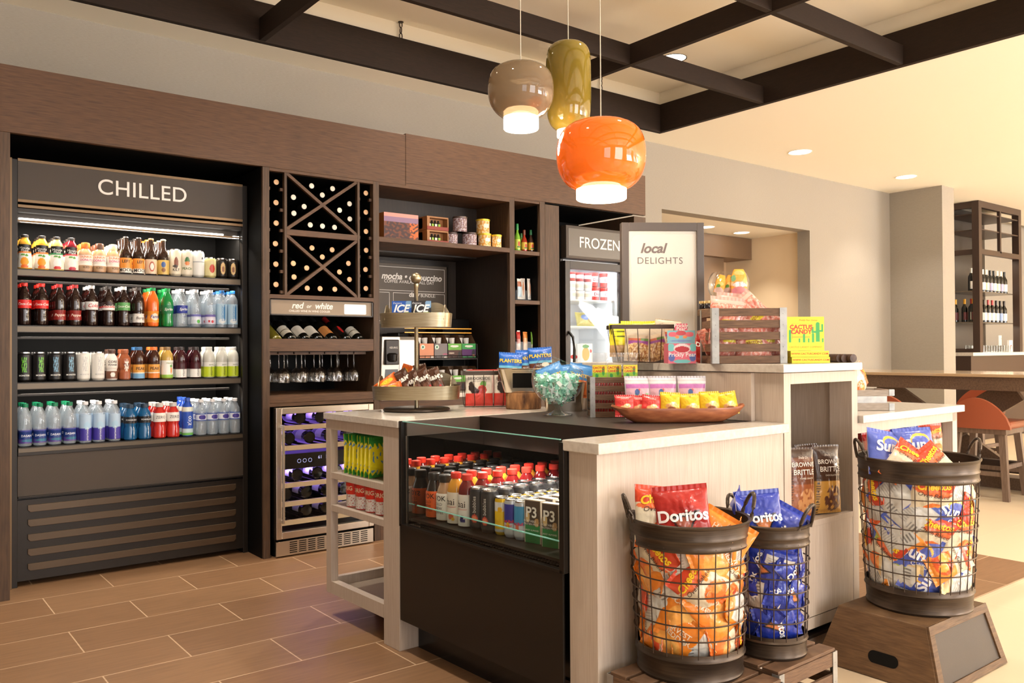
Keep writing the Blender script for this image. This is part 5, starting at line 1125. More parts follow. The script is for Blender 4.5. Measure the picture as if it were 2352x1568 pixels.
# upper nook shelf: picture book, wooden sets, tins
def box_thing(name, lab, cat, loc, rz, w, d, h, mt, color=None, group=None, front=None, n=18, texts=(), sidecol=None, topcol=None, part_name='carton'):
    t = thing(name, lab, cat, loc, rz, group); g = MB(); sc_ = rgb(*(sidecol or (200, 180, 150)))
    if front:
        nq = max(4, n*2); vgrid(nq, max(2, int(nq*h/w)), lambda a, b: (-w/2+w*a, 0, h*b), front, g)
        V = [(-w/2,0,0),(w/2,0,0),(w/2,d,0),(-w/2,d,0),(-w/2,0,h),(w/2,0,h),(w/2,d,h),(-w/2,d,h)]
        g.add(V, [(0,3,2,1),(4,5,6,7),(1,2,6,5),(2,3,7,6),(3,0,4,7)], [sc_, rgb(*(topcol or sidecol or (200,180,150))), sc_, sc_, sc_])
        o = g.build(part_name, PAPER, t)
    else:
        g.box(-w/2, w/2, 0, d, 0, h); o = g.build(part_name, mt, t, color=color, bev=.0015)
    for (s, size, x, z, c, k) in texts:
        q = MB(); add_text(q, s, size, lambda X, Y, H: (x+X, -.0008-H, z+Y), **k); q.build('lettering', INK, o, color=rgb(*c))
    return t
ZS = 1.933; YS = 4.85
xa = P(882, 540, Y=YS).x; xb = P(961, 545, Y=YS).x
sunset = lambda s, t: (rgb(226, 160, 150) if t > .86 else rgb(150, 120, 150) if t > .68 else rgb(214, 110, 50) if (s > .74 and MN.noise(Vector((s*14, t*14, 0))) > -.1) else rgb(120, 66, 44) if MN.noise(Vector((s*12, t*12, 3))) > .1 else rgb(70, 44, 44))
box_thing('picture_gift_box', 'gift box with an autumn sunset landscape picture on the nook shelf', 'box', ((xa+xb)/2, YS, ZS), .0, xb-xa, .09, .18, None, front=sunset, n=40, sidecol=(196, 120, 60))
xc = P(1006, 545, Y=YS).x; bw = P(1031, 545, Y=YS).x-P(982, 545, Y=YS).x
for k in range(2):
    t = thing('bottle_gift_set', 'wooden box set of four little bottles, %s of the stack of two' % ('lower' if k == 0 else 'upper'), 'gift set', (xc, YS, ZS+k*.094), group='wooden bottle gift sets')
    g = MB(); g.box(-bw/2, bw/2, .002, .11, 0, .012); g.box(-bw/2, bw/2, .002, .11, .082, .092); g.box(-bw/2, -bw/2+.02, .0, .11, .012, .082); g.box(bw/2-.008, bw/2, .0, .11, .012, .082); g.box(-bw/2, bw/2, .06, .11, .012, .082)
    g.build('wood_case', mat('gift_wood', rgb(170, 118, 72), .5), t); g = MB(); g.box(-bw/2, bw/2, -.001, .002, 0, .024); g.build('red_band', mat('red_card', rgb(150, 60, 44), .5), t)
    for q in range(4):
        g = MB(); g.lathe([(.011, .012), (.0115, .05), (.007, .058), (.007, .07)], 12, M=Matrix.Translation((-bw/2+.034+q*.026, .035, 0))); o = g.build('mini_bottle', PLAS, t, smooth=True, color=rgb(40, 34, 30))
        g = MB(); g.box(-bw/2+.025+q*.026, -bw/2+.043+q*.026, .0215, .0225, .024, .045); g.build('label', PLAS, o, color=rgb(*((150, 190, 60) if q % 2 else (236, 230, 215))))
def tin(lab, X, Y, z, r, h, side, lid, grp):
    t = thing('snack_tin', lab, 'tin', (X, Y, z), group=grp)
    g = grid_label(lambda zz: r, 0, h-.008, -PI, PI, side, 56, 14, 0); g.lathe([(0, 0), (r-.001, 0)], 8); g.build('tin_body', LABEL, t, smooth=True)
    g = MB(); g.lathe([(r+.002, h-.012), (r+.0035, h-.008), (r+.0035, h), (r-.002, h+.002), (0, h+.001)], 32); g.build('lid', METO, t, smooth=True, color=rgb(*lid))
mulc = lambda s, t: rgb(200, 190, 200) if MN.noise(Vector((s*40, t*9, 2))) > .05 else rgb(120, 80, 90) if MN.noise(Vector((s*30, t*9, 7))) > 0 else rgb(150, 120, 110)
goldc = lambda s, t: rgb(248, 240, 226) if abs(((s*3) % 1)-.5) < .24 and .45 < t < .72 else rgb(226, 160, 70) if MN.noise(Vector((s*24, t*6, 2))) > 0 else rgb(240, 214, 160)
x = lambda px: P(px, 540, Y=YS).x
tin('brown patterned snack tin, lower left of its stack', x(1042), YS+.03, ZS, .044, .088, mulc, (70, 56, 52), 'brown patterned tins')
tin('brown patterned snack tin, lower right of its stack', x(1078), YS, ZS, .052, .094, mulc, (70, 56, 52), 'brown patterned tins')
tin('brown patterned snack tin on top of its stack', x(1060), YS+.02, ZS+.097, .05, .106, mulc, (90, 76, 72), 'brown patterned tins')
tin('yellow-lidded nut tin, lower left of its stack', x(1109), YS-.02, ZS, .046, .095, goldc, (246, 210, 60), 'yellow lidded tins')
tin('smaller yellow-lidded nut tin, lower right of its stack', x(1128), YS-.065, ZS, .034, .088, goldc, (246, 210, 60), 'yellow lidded tins')
tin('yellow-lidded nut tin on top of its stack', x(1113), YS+.02, ZS+.098, .048, .105, goldc, (246, 210, 60), 'yellow lidded tins')
# narrow shelves: sauce bottles, bars, sticks
def hot_sauce(lab, px, col, cap, labc, h, Y=4.83):
    X = P(px, 560, Y=Y).x; t = thing('sauce_bottle', lab, 'bottle', (X, Y, 1.9225), group='hot sauce bottles')
    pr = [(.0, 0), (.021, .002), (.0225, .006), (.0225, h*.48), (.018, h*.58), (.009, h*.70), (.0085, h*.8)]
    g = MB(); g.lathe(pr, 18); g.build('bottle_body', LIQ, t, smooth=True, color=rgb(*col)); g = MB(); g.lathe([(.0105, h*.78), (.0115, h*.8), (.010, h)], 14); g.build('cap', PLAS, t, smooth=True, color=rgb(*cap))
    grid_label(prof_r(pr), .02, h*.44, -1.8, 1.8, blob(solid(*labc), [(.5, .5, .12, .3, (190, 60, 40)), (.5, .2, .2, .1, (60, 120, 60))]), 24, 10).build('label', LABEL, t, smooth=True)
hot_sauce('green hot sauce bottle with tall green cap, left on the narrow shelf', 1188, (130, 190, 60), (40, 140, 70), (200, 210, 80), .205)
hot_sauce('red hot sauce bottle with dark cap between two others', 1204, (170, 50, 30), (120, 60, 40), (226, 190, 80), .165)
hot_sauce('dark hot sauce bottle with green foil cap, right on the narrow shelf', 1219, (60, 34, 26), (30, 110, 60), (226, 180, 60), .17)
hot_sauce('small green hot sauce bottle behind the front pair', 1197, (120, 170, 60), (60, 120, 60), (210, 200, 90), .15, 4.90)
def snack_tub(lab, z, items, names):
    X0 = P(1184, 700, Y=4.80).x; X1 = P(1232, 700, Y=4.80).x
    t = thing('acrylic_tub', lab, 'tub', ((X0+X1)/2, 4.80, z)); w = (X1-X0)
    g = MB()
    for a in ((-w/2, w/2, 0, .003, 0, .075), (-w/2, w/2, .12, .123, 0, .1), (-w/2, -w/2+.003, .003, .12, 0, .1), (w/2-.003, w/2, .003, .12, 0, .1), (-w/2, w/2, .003, .12, 0, .003)): g.box(*a)
    g.build('tub', ACR, t)
    for i, (key, px, hh) in enumerate(items):
        X = P(px, 700, Y=4.86).x; put_bag(key, (X, 4.845+.03*(i % 2), z+.004+hh/2+.01), (-.04, 0, random.uniform(-.3, .3)), names[i], 'snack bars in the shelf tubs', scale=1)
bagdef('bar_a', 'snack_bar', '', .05, .15, .022, bands((.1, (240, 235, 228)), (.6, (190, 214, 230)), (.85, (180, 110, 80)), (1, (236, 230, 222))), solid(236, 230, 222))
bagdef('bar_b', 'snack_bar', '', .036, .155, .02, blob(solid(240, 234, 226), [(.5, .5, .2, .35, (214, 150, 110))]), solid(236, 230, 222))
bagdef('bar_r', 'snack_bar', '', .032, .135, .02, bands((.35, (232, 215, 205)), (.6, (220, 150, 140)), (1, (200, 50, 44))), solid(220, 60, 50))
bagdef('bar_o', 'snack_bar', '', .032, .135, .02, bands((.35, (238, 215, 190)), (.65, (244, 190, 140)), (1, (240, 150, 70))), solid(240, 150, 70))
bagdef('bar_g', 'snack_bar', '', .032, .135, .02, bands((.3, (225, 232, 200)), (1, (130, 200, 60))), solid(130, 200, 60))
snack_tub('clear acrylic tub of snack bars on the middle narrow shelf', 1.5635, [('bar_a', 1190, .15), ('bar_b', 1204, .16), ('bar_b', 1212, .155), ('bar_b', 1224, .155)], ['blue and brown wrapped snack bar, left in the middle tub', 'tan patterned snack bar second in the middle tub', 'tan patterned snack bar third in the middle tub', 'tan patterned snack bar at right of the middle tub'])
snack_tub('clear acrylic tub of snack sticks on the lower narrow shelf', 1.1885, [('bar_r', 1187, .135), ('bar_b', 1194, .135), ('bar_o', 1202, .135), ('bar_o', 1210, .135), ('bar_g', 1220, .135), ('bar_b', 1229, .135)], ['red topped snack stick, left in the lower tub', 'tan snack stick second in the lower tub', 'orange snack stick third in the lower tub', 'orange snack stick fourth in the lower tub', 'green snack stick fifth in the lower tub', 'tan snack stick at right of the lower tub'])
# freezer contents
def ftub(lab, px, z, r, h, cola, colb, lid, Y, grp, txt=None, dark=False):
    X = P(px, 650, Y=Y).x; t = thing('ice_cream_tub', lab, 'tub', (X, Y, z), group=grp)
    rf = lambda zz: r*.86+r*.14*zz/h
    g = grid_label(rf, 0, h*.93, -PI, PI, bands((.35, cola), (.75, colb), (1, cola)), 26, 8, 0); g.lathe([(0, 0), (r*.86, 0)], 8); o = g.build('tub_body', LABEL, t, smooth=True)
    g = MB(); g.lathe([(r*1.02, h*.88), (r*1.02, h), (0, h+.001)], 20); g.build('lid', PLAS, t, smooth=True, color=rgb(*lid))
    if txt: g = MB(); cyl_text(g, txt, .034, h*.48, rf, bold=.02); g.build('lettering', INK, o, color=rgb(150, 30, 44))
for k, (px, lv) in enumerate(((1364, 0), (1389, 0), (1362, 1), (1388, 1))):
    ftub('red ice cream snack tub, %s %s of four in the freezer' % ('lower' if lv == 0 else 'upper', 'left' if px < 1375 else 'right'), px, 1.601+lv*.117, .044, .112, (200, 50, 44), (232, 226, 224), (205, 60, 50), 5.02, 'red ice cream tubs', 'Dibs')
for k, (px, lv, c) in enumerate(((1312, 0, 0), (1332, 0, 0), (1350, 0, 0), (1312, 1, 0), (1331, 1, 0), (1350, 1, 0), (1312, 2, 1), (1331, 2, 1), (1349, 2, 1))):
    ftub('%s ice cream pint, %s level, %s of three in the freezer' % ('maroon' if c else 'white', ('bottom', 'middle', 'top')[lv], ('left', 'centre', 'right')[k % 3]), px, 1.601+lv*.073, .036, .07, (150, 40, 44) if c else (238, 232, 226), (226, 200, 200) if c else (210, 200, 180), (170, 60, 60) if c else (240, 236, 230), 4.96, 'ice cream pints')
bagdef('frozen', 'frozen_bag', '', .2, .12, .07, blob(solid(206, 196, 120), [(.4, .6, .25, .2, (120, 150, 220)), (.7, .4, .2, .2, (170, 150, 60))]), solid(200, 190, 120))
bagdef('frozenb', 'frozen_bag', '', .18, .10, .06, blob(solid(150, 190, 230), [(.4, .6, .25, .2, (90, 130, 210)), (.7, .4, .2, .2, (226, 226, 235))]), solid(150, 190, 230))
put_bag('frozen', (P(1342, 740, Y=5.0).x, 4.99, 1.393+.052), (-.25, 0, 0), 'yellow-green frozen food bag on the freezer middle shelf', 'bags on the freezer shelf')
put_bag('frozenb', (P(1388, 740, Y=5.05).x, 5.05, 1.393+.052), (-.3, 0, 0), 'pale blue frozen food bag on the freezer middle shelf', 'bags on the freezer shelf')
box_thing('frozen_meal_box', 'frozen meal carton with macaroni picture on the freezer shelf', 'box', (P(1348, 800, Y=4.92).x, 4.92, 1.1015), .15, .14, .04, .15, None, front=blob(solid(240, 236, 230), [(.4, .45, .34, .36, (240, 170, 80)), (.4, .85, .3, .1, (80, 150, 80)), (.85, .6, .1, .1, (190, 40, 40))]), sidecol=(235, 230, 225))
box_thing('frozen_meal_box', 'white and red frozen meal carton at the freezer shelf left edge', 'box', (P(1318, 800, Y=4.98).x, 4.98, 1.1015), -.3, .08, .04, .15, None, front=blob(solid(240, 236, 230), [(.5, .3, .4, .12, (200, 50, 50))]), sidecol=(235, 230, 225))

# ================================================================== ISLAND SHELF UNIT GOODS
bagdef('sour', 'candy_bag', 'yellow and green sour candy bag', .115, .175, .022, lambda s, t: rgb(60, 150, 60) if (t > .80+.05*math.sin(s*30) or t < .1+.04*math.sin(s*25)) else rgb(90, 150, 190) if MN.noise(Vector((s*9, t*9, 1))) > .38 else rgb(240, 226, 40), lambda s, t: rgb(60, 150, 60) if t > .82 else rgb(240, 226, 40))
bagdef('sourf', 'candy_bag', 'yellow sour candy bag', .135, .185, .025, blob(solid(238, 222, 60), [(.5, .70, .3, .12, (40, 60, 40)), (.5, .70, .2, .06, (190, 60, 50))]), solid(238, 222, 60), [X_('SOUR', .028, 0, .038, (240, 240, 100), bold=.03), X_('FLAVORED', .013, 0, -.01, (70, 60, 30), bold=.02)])
pos = [( .055, 1.61), (.055, 1.575), (.055, 1.54), (.055, 1.505), (.055, 1.47), (.055, 1.435), (.055, 1.40)]
for i, (u, v) in enumerate(pos):
    put_bag('sour', W(u+.02, v, .653+.092), (0, .03*(i % 2), IA+.25+random.uniform(-.12, .12)), 'edge-on yellow and green candy bag, %s from left on the upper island shelf' % ORD[i], 'sour candy bags')
put_bag('sourf', W(.15, 1.335, .653+.097), (-.05, 0, IA-PI/2+.45), 'yellow sour candy bag facing out at right of its shelf', 'sour candy bags')
t = isl('acrylic_tray', 'clear acrylic display tray under the yellow candy bags', 'tray', .10, 1.44, .6535)
g = MB()
for a in ((-.075, -.072, -.17, .2, 0, .055), (-.072, .2, .197, .2, 0, .07), (-.072, .2, -.17, .2, 0, .003)): g.box(*a)
g.build('tray', ACR, t)
k = 0
for r, (u, vs) in enumerate(((.07, (1.60, 1.515, 1.43, 1.345)), (.155, (1.615, 1.53, 1.445, 1.36)))):
    for i, v in enumerate(vs):
        p = W(u, v+.0, .5065); t = thing('snack_canister', 'red and white snack canister, %s from left, %s row, middle island shelf' % (ORD[i], ('front', 'back')[r]), 'canister', p, IA-PI/2+random.uniform(-.3, .3), 'red and white canisters')
        if k == 0:
            g = MB(); g.lathe([(0, 0), (.034, 0), (.036, .003), (.036, .058), (.0385, .062), (.0385, .106), (.036, .109), (0, .109)], 26); me = g.mesh('canister', PLAS, True)
            CL = grid_label(lambda z: .0362, .004, .057, -PI, PI, lambda s, t: rgb(232, 228, 224) if MN.noise(Vector((s*50, t*9, 0))) < .25 else rgb(190, 80, 70), 48, 8, .0003).mesh('lab', LABEL, True)
            q = MB(); cyl_text(q, 'ORIG', .026, .084, lambda z: .0387, a=.3, bold=.02); cyl_text(q, 'MEGA', .014, .098, lambda z: .0387, a=-.9, bold=.02); CT = q.mesh('lettering', INK)
        part('canister_body', me, t, color=rgb(220, 50, 36)); lb = part('label', CL, t); part('lettering', CT, lb, color=rgb(240, 225, 190)); k += 1

# ================================================================== TOP OF THE LEFT WORKTOP
sp = L(957, 943, Z=ZT); depS = dep(sp); pxm = FPX/depS
t = thing('tiered_stand', 'aged brass two-tier display stand with ball finial', 'display stand', (sp.x, sp.y, ZT+.0008), RC)
zz = lambda y: EYE-(y-802)/pxm-ZT
g = MB(); g.lathe([(0, 0), (.150, 0), (.156, .004), (.156, .010), (.150, .014), (0, .014)], 48, sy=.98); g.build('base', BRONZE, t, smooth=True)
g = MB(); g.lathe([(.0095, .014), (.0095, zz(657)), (.012, zz(655)), (.012, zz(648))], 20); g.build('pole', BRASS, t, smooth=True)
g = MB(); g.lathe([(.0255*math.sin(PI*k/14), zz(635)-.0255*math.cos(PI*k/14)) for k in range(15)], 26); g.build('finial', BRASS, t, smooth=True)
def tray(z, hw, hd, h, ear, wid):
    pts = []; n = 60
    for k in range(n):
        a = 2*PI*k/n; ca, sa = math.cos(a), math.sin(a); pts.append((hw*abs(ca)**.55*(1 if ca > 0 else -1), hd*abs(sa)**.7*(1 if sa > 0 else -1)))
    g = MB(); V = []; F = []
    def fl(z_): return 1
    for rr, zq in ((.97, z), (1, z+h), (.985, z+h+.001), (.955, z+.003)):
        for p in pts: V.append((p[0]*rr, p[1]*rr, zq))
    for j in range(3):
        for i in range(n): F.append((j*n+i, j*n+(i+1) % n, (j+1)*n+(i+1) % n, (j+1)*n+i))
    F.append(tuple(range(n))[::-1]); F.append(tuple(3*n+i for i in range(n)))
    g.add(V, F); o = g.build('tray', BRASS, t, smooth=True)
    for sx in (-1, 1):
        g = MB(); q = [(wid*.5*math.cos(PI*k/18), ear*math.sin(PI*k/18)) for k in range(19)]
        g.prism([(y*.98, z+h*.5+e*1.0) for y, e in q], sx*hw*.80, sx*hw*.815, 'x'); g.build('ear', BRASS, o)
    g = MB(); q = [(wid*.5*math.cos(PI*k/18), z+h*.4+ear*1.15*math.sin(PI*k/18)) for k in range(19)]
    g.prism(q, -.003, .0, 'x'); g.build('divider', BRASS, o)
    # back rim rises in two arches
    for sx in (-1, 1):
        g = MB(); q = [(sx*hw*.47+hw*.42*math.cos(PI*k/18), z+h*.9+ear*.85*math.sin(PI*k/18)) for k in range(19)]
        g.prism(q, hd*.80, hd*.815, 'y'); g.build('arched_back', BRASS, o)
    return o
tray(zz(912), .205, .125, .062, .078, .2); tray(zz(748), .168, .105, .064, .074, .17)
bagdef('mm', 'candy_bag', 'brown candy-coated chocolate bag', .062, .125, .022, blob(solid(84, 52, 38), [(.5, .30, .3, .14, (120, 76, 56)), (.3, .18, .09, .05, (60, 100, 180)), (.6, .15, .09, .05, (240, 190, 60)), (.7, .25, .09, .05, (200, 50, 40))]), solid(84, 52, 38), [X_("M&M's", .027, 0, .012, (245, 240, 232), bold=.04)])
bagdef('reese', 'candy_bar', 'orange peanut butter candy bar', .05, .115, .02, blob(solid(238, 110, 36), [(.5, .5, .25, .3, (246, 200, 60))]), solid(238, 110, 36), [X_("REESE", .018, 0, 0, (246, 220, 60), bold=.03, ang=PI/2)])
def on_stand(key, dx, dy, z, rot, lab, grp='candy on the tiered stand', s=1):
    m_ = Matrix.Rotation(RC+rot[2], 4, 'Z') @ Matrix.Rotation(rot[0], 4, 'X') @ Matrix.Rotation(rot[1], 4, 'Y')
    q = sp+Vector((math.cos(RC), math.sin(RC), 0))*dx+Vector((-math.sin(RC), math.cos(RC), 0))*dy
    return put_bag(key, (q.x, q.y, z), m_.to_euler(), lab, grp, scale=s)
zt_ = ZT+zz(912)+.062
for i, (dx, dy, dz, ry, w_) in enumerate(((-.045, -.04, .02, -.55, 'leftmost'), (.0, -.05, .012, -.5, 'second from left'), (.045, -.05, .022, -.45, 'third from left'), (.095, -.05, .025, -.35, 'rightmost, tallest'), (.02, .03, .04, -.2, 'in the back'))):
    on_stand('mm', dx, dy, zt_+dz, (-.25, ry, 0), 'brown chocolate candy bag, %s on the lower brass tray' % w_)
for i, (dx, dy, dz, ry, w_) in enumerate(((-.135, -.03, .015, .95, 'upper of the left pair'), (-.115, -.07, -.012, 1.3, 'lower of the left pair'), (-.06, .03, .045, .3, 'behind the chocolate bags'))):
    on_stand('reese', dx, dy, zt_+dz, (-.3, ry, 0), 'orange candy bar, %s on the lower brass tray' % w_)
put = L(957, 943, Z=ZT); z2 = ZT+zz(748)+.064
for i, (dx, c, w_) in enumerate(((-.062, (40, 90, 180), 'blue'), (.028, (40, 40, 44), 'black'))):
    q = sp+Vector((math.cos(RC), math.sin(RC), 0))*dx+Vector((-math.sin(RC), math.cos(RC), 0))*(-.045)
    box_thing('gum_pack', '%s peppermint gum pack standing in the upper brass tray' % w_, 'gum pack', (q.x, q.y, z2-.008), RC+.12*(i-.5), .092, .02, .066, None, front=blob(solid(*c), [(.75, .12, .16, .12, (150, 200, 60)), (.9, .8, .2, .3, (120, 160, 200))]), sidecol=c, texts=[('ICE', .048, -.004, .030, (245, 248, 250), dict(shear=.3, bold=.03)), ('Dentyne', .012, -.02, .056, (235, 240, 245), dict(shear=.2))], group='gum packs on the upper tray', part_name='pack')
# wire basket of chocolate pouches
def brook(s, t):
    if t < .36: return rgb(222, 70, 60)
    for (x, y, r, c) in ((.22, .52, .13, (50, 34, 32)), (.2, .62, .09, (60, 42, 38)), (.42, .42, .09, (70, 30, 30)), (.62, .46, .17, (196, 60, 50)), (.66, .62, .12, (110, 170, 70)), (.3, .44, .12, (44, 30, 28))):
        if math.hypot((s-x), (t-y)*1.25) < r: return rgb(*c)
    return rgb(238, 230, 218)
bagdef('brook', 'chocolate_pouch', 'white and red dark chocolate pouch', .135, .172, .03, brook, solid(220, 80, 70), [X_('BROOKSIDE', .0205, 0, .048, (70, 60, 56)), X_('DARK CHOCOLATE', .0085, 0, .034, (100, 80, 76))], seal=.03)
bp = L(1113, 935, Z=ZT); RB = RC+.12
def off(p, a, dx, dy, dz=0): return Vector((p.x+math.cos(a)*dx-math.sin(a)*dy, p.y+math.sin(a)*dx+math.cos(a)*dy, p.z+dz))
t = thing('pouch_basket', 'low dark wire basket of chocolate pouches on the left worktop', 'basket', off(bp, RB, .045, 0, .001), RB)
g = MB(); w_, d_ = .30, .13
for z, s in ((.004, .94), (.172, 1.0)): g.tube([(-w_/2*s, -.012, z), (w_/2*s, -.012, z), (w_/2*s, d_, z), (-w_/2*s, d_, z)], .0028, 6, closed=True)
for k in range(7): x = -w_/2+w_*k/6; g.tube([(x, -.014, .172), (x*.94, -.014, .03), (x*.94, .0, .004), (x*.94, d_, .004), (x, d_, .172)], .0018, 6)
g.build('wire_frame', WIRE, t, smooth=True)
g = MB(); g.box(-w_/2-.004, w_/2+.004, -.017, -.013, .158, .178); g.box(-w_/2-.004, w_/2+.004, d_, d_+.004, .158, .178); g.box(-w_/2-.004, -w_/2, -.013, d_, .158, .178); g.build('top_band', BRONZE, t)
for i, (dx, dy, w) in enumerate(((-.027, .012, 'front left'), (.115, .014, 'front right'), (-.02, .055, 'behind, left'), (.12, .06, 'behind, right'))):
    q = off(bp, RB, dx, dy, .093); put_bag('brook', q, (-.05, 0, RB), 'white and red chocolate pouch, %s in the low wire basket' % w, 'chocolate pouches', v=0)
q = off(bp, RB, .06, .15, .0)
box_thing('carton_display_box', 'red-topped white display carton behind the chocolate pouches', 'box', (q.x, q.y, ZT+.001), RB, .26, .16, .178, None, front=bands((.9, (236, 228, 222)), (1, (214, 60, 50))), sidecol=(236, 228, 222), topcol=(200, 50, 40))
# stump and bucket of nut pouches
st = L(1203, 941, Z=ZT); BARK = mat('tree_bark', rgb(176, 126, 80), .8, noise=(rgb(70, 44, 30), 38, (1, 1, .3), 8), bump=1.0, bscale=30, bstretch=(1, 1, .3))
t = thing('wood_stump', 'short round bark-covered log slice under the tin tub', 'log', off(st, RC, 0, .085, .0), RC)
g = MB(); g.lathe([(.082, .001), (.086, .01), (.083, .04), (.086, .07), (.083, .078), (0, .078)], 40); g.build('log', BARK, t, smooth=True)
def tub(name_lab, p, z, w0, w1, d_, h, labw, labh, rz):
    t = thing('tin_tub', name_lab, 'tub', (p.x, p.y, z), rz); g = MB()
    V = []; F = []; n = 32
    for (ww, dd, q) in ((w0, d_*.8, 0), (w1, d_, h-.006), (w1+.008, d_+.008, h-.003), (w1+.006, d_+.006, h), (w1-.004, d_-.004, h-.004), (w0-.004, d_*.8-.004, .004)):
        for k in range(n):
            a = 2*PI*k/n; ca, sa = math.cos(a), math.sin(a)
            V.append((ww/2*abs(ca)**.4*(1 if ca >= 0 else -1), dd/2*abs(sa)**.4*(1 if sa >= 0 else -1), q))
    for j in range(5):
        for i in range(n): F.append((j*n+i, j*n+(i+1) % n, (j+1)*n+(i+1) % n, (j+1)*n+i))
    F.append(tuple(range(n))[::-1]); F.append(tuple(5*n+i for i in range(n))); g.add(V, F); g.build('tub', TIN, t, smooth=True)
    y = lambda z_: -(d_*.8+(d_-d_*.8)*z_/h)/2-.003
    zc = h*.5; zA, zB = zc-labh/2, zc+labh/2
    g = MB(); g.add([(-labw/2, y(zA), zA), (labw/2, y(zA), zA), (labw/2, y(zB), zB), (-labw/2, y(zB), zB)], [(0, 1, 2, 3)]); o = g.build('label_plate', TIN, t)
    e = .006; g = MB(); g.add([(-labw/2+e, y(zA)-.001, zA+e), (labw/2-e, y(zA)-.001, zA+e), (labw/2-e, y(zB)-.001, zB-e), (-labw/2+e, y(zB)-.001, zB-e)], [(0, 1, 2, 3)]); g.build('chalk_face', VOID, o)
    return t
tub('polished tin tub with chalk label on the log slice', off(st, RC, -.005, .085), ZT+.0795, .175, .235, .13, .115, .105, .082, RC)
bagdef('plant', 'nut_pouch', 'blue and brown nut pouch', .115, .14, .03, blob(bands((.46, (96, 52, 36)), (.54, (110, 190, 226)), (1, (38, 100, 190))), [(.7, .4, .16, .08, (236, 226, 210))]), solid(38, 100, 190), [X_('PLANTERS', .023, 0, .028, (246, 206, 60), bold=.03), X_('NUTS &', .013, 0, -.018, (240, 232, 222), bold=.02), X_('CHOCOLATE', .013, 0, -.034, (240, 232, 222), bold=.02)], seal=.05)
for i, (dx, dy, w) in enumerate(((-.062, .065, 'left'), (.02, .085, 'middle'), (.082, .06, 'right'))):
    put_bag('plant', off(st, RC, dx, dy, .0795+.12+.012*i), (-.1, .06*(1-i), RC), 'blue and brown nut pouch, %s in the tin tub on the log' % w, 'nut pouches', v=0)
bk = L(1297, 946, Z=ZT)
tub('tin tub with chalk label behind the round glass bowl', off(bk, RC, 0, .07), ZT+.0008, .165, .195, .15, .135, .10, .05, RC)
bagdef('plant2', 'nut_pouch', 'blue and orange nut pouch', .12, .15, .03, bands((.5, (226, 120, 60)), (1, (70, 140, 210))), solid(60, 120, 200), [X_('PLANTERS', .02, 0, .02, (246, 206, 60), bold=.03)], seal=.05)
for i, (dx, dy, w) in enumerate(((-.045, .06, 'left'), (.035, .075, 'middle'), (.075, .05, 'right'))):
    put_bag('plant2', off(bk, RC, dx, dy, .14), (-.15, .3*(i-1)-.1, RC), 'blue and orange nut pouch, %s in the tub behind the bowl' % w, 'nut pouches', v=0)
# round glass bowl of green candies
gb = L(1281, 953, Z=ZT); db = dep(gb); R_ = 60.5*db/FPX
t = thing('glass_candy_bowl', 'round tilted glass bowl on a foot with green wrapped candies', 'bowl', (gb.x, gb.y, ZT+.0012), RC)
g = MB(); g.lathe([(.0, .001), (.062, .0), (.064, .003), (.03, .012), (.014, .022), (.011, .03), (.016, .04), (.02, .046), (0, .047)], 36); g.build('foot', GLASS, t, smooth=True)
zc = .046+R_*.965; M1 = Matrix.Translation((0, 0, zc)) @ Matrix.Rotation(.42, 4, 'Y') @ Matrix.Rotation(.1, 4, 'X')
g = MB(); pr = [(R_*math.sin(a), -R_*math.cos(a)) for a in [PI*.02+PI*.70*k/24 for k in range(25)]]; g.lathe(pr, 48, M=M1, close=True); g.build('bowl', thin_glass('bowl_glass', (.99, 1, .99, 1), .8), t, smooth=True)
g = MB(); rr = pr[-1]; g.tube([M1 @ Vector((rr[0]*math.cos(a), rr[0]*math.sin(a), rr[1])) for a in [2*PI*q/40 for q in range(40)]], .0022, 6, closed=True); g.build('rim', GLASS, t, smooth=True)
g = MB(); V = [];
def candy(me_name, col, s):
    g = MB(); g.box(-.012*s, .012*s, -.008*s, .008*s, -.0055*s, .0055*s, mi=0)
    for sx in (-1, 1):
        g.add([(sx*.012*s, 0, 0), (sx*.022*s, -.009*s, .003*s), (sx*.023*s, .0, -.004*s), (sx*.022*s, .009*s, .003*s)], [(0, 1, 2), (0, 2, 3), (2, 1, 0), (3, 2, 0)])
    return g
CM = candy('c', None, 1).mesh('wrapped_candy', mat('wrapper_foil', src='obj', rough=.35, coat=.4), False)
random.seed(3); nC = 0; cpos = []
zf = .10*R_
for layer in range(9):
    hz = -R_*.86+layer*R_*.118
    if hz > zf: break
    rmax = math.sqrt(max(0, (R_*.82)**2-hz**2*.87))-.012
    if rmax <= .004: rmax = .004
    m_ = max(1, int(2*PI*rmax/.026))
    rings = [(rmax, m_)] + ([(rmax*.6, max(1, m_//2)), (rmax*.2, 2)] if hz > zf-R_*.25 else [])
    for rq, mq in rings:
        for k in range(mq):
            a = 2*PI*k/mq+layer*.5+random.uniform(-.15, .15)
            cpos.append((rq*math.cos(a), rq*math.sin(a), zc+hz+random.uniform(-.004, .004)))
for i, p in enumerate(cpos):
    o = bpy.data.objects.new('wrapped_candy', CM); C.objects.link(o); q = off(gb, RC, p[0], p[1]); o.location = (q.x, q.y, ZT+p[2]); o.rotation_euler = [random.uniform(0, 6.3) for _ in range(3)]
    o.color = rgb(*random.choice(((176, 234, 214), (200, 242, 228), (226, 246, 238), (150, 222, 198), (240, 250, 246))))
    tag(o, 'small pale green foil-wrapped candy in the round glass bowl', 'candy', 'green wrapped candies in the glass bowl')

